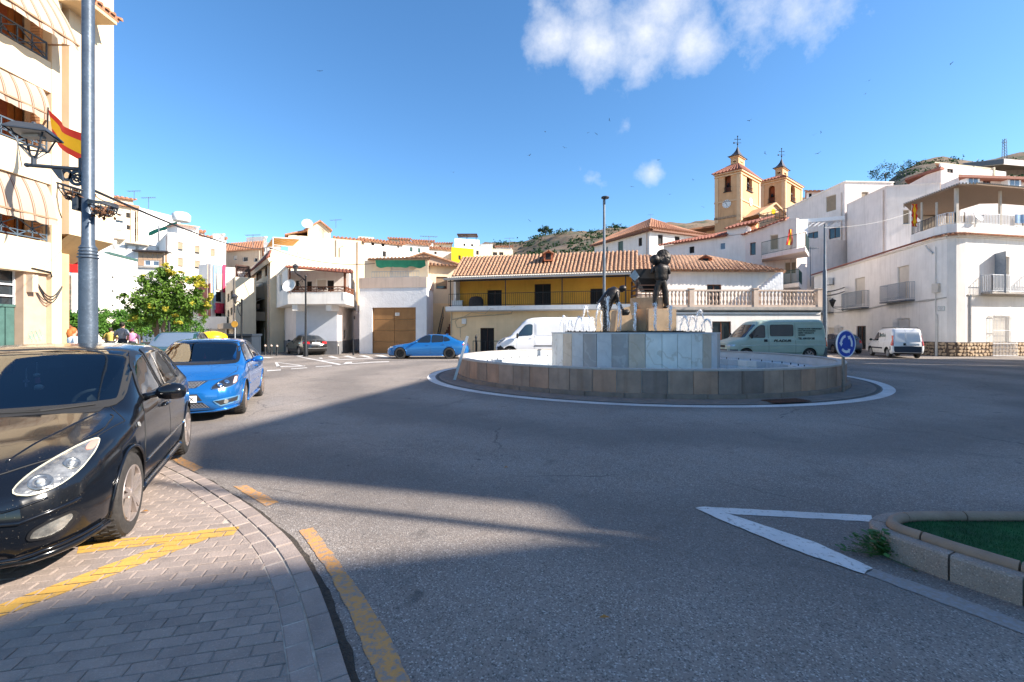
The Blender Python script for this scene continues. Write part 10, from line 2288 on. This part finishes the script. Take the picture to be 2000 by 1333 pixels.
for s in(1,-1):c['patch']('tail_light',[(s*.70,.76),(s*.80,.76),(s*.745,1.42),(s*.69,1.38)],'b',M['red_lens'],off=.010,nu=3,nv=6)
c['patch']('rear_bumper',[(-.82,.36),(.82,.36),(.82,.72),(-.82,.72)],'b',mat('blue_grey_bumper',(.025,.035,.055),.6),off=.03,skirt=.04);c['line']('panel_gap',[(.08,.74),(.08,1.74)],'b',M['ink'],.005,.001)
for q in([(-.62,.98),(.04,.98),(.04,1.62),(-.58,1.62)],[(.12,.98),(.62,.98),(.58,1.62),(.12,1.62)]):c['patch']('rear_door_panel',chaikin(q,1),'b',M['p_van'],off=.008,nu=5,nv=5,skirt=.008)
plate_(c,'b',-.30,.83,None,.5,.12);c['patch']('handle_recess',[(.10,.78),(.22,.78),(.22,.92),(.10,.92)],'b',M['mattblack'],off=.008,nu=3,nv=3)
c['patch']('windscreen',chaikin([(-.66,1.12),(.66,1.12),(.58,1.62),(-.58,1.62)],2),'f',M['darkglass'],off=.006)
p,nr=c['hit'](2.62,1.36,'l');dirx=Vector((-1,0,0));upv=Vector((0,-.18,1));text_obj('MEDINA',.25,mat('green_grey_ink',(.06,.13,.12),.6),t,p+Vector((0,.03,0)),dirx,upv,.004,sx=.95,bold=.002);text_obj('GRUPO',.07,M['ink'],t,p+Vector((0,.01,.13)),dirx,upv,.004)
p,nr=c['hit'](2.22,1.38,'l');mb=MB();mb.bar(p+Vector((0,.02,-.14)),p+Vector((0,-.02,.16)),.11,.01,up=(1,0,0));mb.build('emblem',mat('brown_grey_ink',(.16,.12,.10),.6),t)
mb=MB()
for y in(-.55,.55):mb.tube([(c['X'](1.9),y,1.84),(c['X'](2.1),y,1.88),(c['X'](3.7),y,1.88),(c['X'](3.85),y,1.83)],.014,5)
mb.build('roof_rail',M['mattblack'],t)
# blue-grey hatchback in front of it
M['p_bg']=paint('blue_grey_car_paint',(.06,.095,.14),.3,metal=.3,coat=.8)
HB=dict(I30,paint=M['p_bg'],n=70,lip=.01,steer=0,rim=M['alloy']);HB.pop('holes')
loc,rz=rear_place(1636,33.0,14,HB,.85)
t,c=car('grey_estate_car','blue-grey hatchback half hidden behind the roundabout sign','car',HB,loc,rz)
side_glass(c,[sA,sB,sC]);c['patch']('rear_window',chaikin([(-.60,1.02),(.60,1.02),(.50,1.36),(-.50,1.36)],2),'b',M['darkglass'],off=.006)
for s in(1,-1):c['patch']('tail_light',chaikin([(s*.56,.78),(s*.76,.78),(s*.74,.98),(s*.60,.98)],1),'b',M['red_lens'],off=.008,nu=5,nv=5)
plate_(c,'b',0,.70,None);c['patch']('windscreen',chaikin(wsh,2),'f',M['darkglass'],off=.006)
# dark green people carrier behind the blue hatchback
M['p_dg']=paint('dark_green_car_paint',(.02,.06,.045),.3,metal=.2,coat=1)
GC=dict(I30,paint=M['p_dg'],n=70,steer=0,rim=M['alloy']);GC.pop('holes');
for k in('top','belt'):GC[k]=[(f,v*1.115)for f,v in I30[k]]
hd_=Vector((.42,-1,0)).normalized()
t,c=car('green_people_carrier','dark green tall car mostly hidden behind the blue hatchback','car',GC,(*XY(350,17.6),0),math.atan2(hd_.y,hd_.x))
side_glass(c,[[(f,z*1.115)for f,z in s]for s in(sA,sB,sC)]);c['patch']('windscreen',chaikin([(y,z*1.115)for y,z in wsh],2),'f',M['glassblue'],off=.006)
for s in(1,-1):c['patch']('headlight',chaikin([(s*y,z*1.1)for y,z in hl],1),'f',M['clear_lens'],off=.006,nu=6,nv=6)
for s in(1,-1):mirror_(c,1.62,1.1,s,M['p_dg'])
SX=24.0;oa=R(SUN_AZ-90);ta=math.tan(oa);te=math.tan(R(SUN_EL))/math.cos(oa)
def roofpt(Xg,Yg,x0=SX):return(Yg-(x0-Xg)*ta,(x0-Xg)*te)
def shade_house(lab,x0,x1,prof,m_):  # unseen block; its roofline profile is shaped to cast the wanted shade edge
 y0,y1=prof[0][0],prof[-1][0];o=Vector((x0,(y0+y1)/2,0));t=thing('shade_building',lab,'building',o);h=min(p[1]for p in prof);w=Wall((x0,y1),(x0,y0),0,h-.1);n_=max(1,int((y1-y0)/3))
 for fl_ in range(int(h/3.1)):
  for i in range(n_):u=(i+.5)*(y1-y0)/n_;window(w,t,o,(u-.55,u+.55,.9+fl_*3.1,2.3+fl_*3.1),'shutter',small=True)
 mb=MB(o);w.mesh(mb)
 for(a,ha),(b,hb)in zip(prof,prof[1:]):mb.add([(x0,a,h-.1),(x0,b,h-.1),(x0,b,hb),(x0,a,ha),(x1,a,0),(x1,b,0),(x1,b,hb),(x1,a,ha)],[(0,1,2,3),(4,5,6,7),(3,2,6,7)])
 for y,hh in(prof[0],prof[-1]):mb.add([(x0,y,0),(x1,y,0),(x1,y,hh),(x0,y,hh)],[(0,1,2,3)])
 mb.build('wall',M[m_],t,fix=False)
P1=[roofpt(-3.1,2.5),roofpt(-2.9,2.75),roofpt(-1.67,3.17),roofpt(.3,3.6)]
P2=[roofpt(.5,3.75),roofpt(.1,4.6),roofpt(-.4,5.1),roofpt(-2.0,5.15),roofpt(-3.9,5.4)]
P3=[roofpt(-3.95,5.42),roofpt(-4.9,6.9),roofpt(-2.84,15.8)]
P4=[(P3[-1][0]+.01,P3[-1][1]-.1),roofpt(-2.2,16.8),(roofpt(-2.2,16.8)[0]+.6,13.7),(14,13.0),(20.4,9.2)]
shade_house('unseen rosy block on the right nearest the camera, roofline shaped for its shade',SX,SX+10,[(-26,P1[0][1])]+P1,'pinkwhite')
shade_house('unseen low-roofed block on the right, roofline dipped to let sun through',SX+.01,SX+8,P2,'white')
shade_house('unseen long white block on the right, roofline shaped for its shade',SX,SX+10,P3,'white')
shade_house('unseen cream block farther along on the right, stepped to shape its shade',SX+.01,SX+4.2,P4,'cream')
shade_house('unseen low cream block on the far right, placed for its shade',28.5,37,[(20.5,10.5),roofpt(12.5,24.6,28.5),(24.2,6.9)],'cream')
yp=4.06-13.5*ta-.25  # unseen pole, set so its thin shadow crosses the sunlit strip
pp=thing('street_lamp','tall plain unseen pole on the right, placed to cast a thin shadow','street lamp',(13.5,yp,0));mb=MB();mb.lathe((0,0,0),[(.12,0),(.09,4),(.06,11.2),(.04,11.3)],12);mb.build('post',M['dull_galv'],pp)
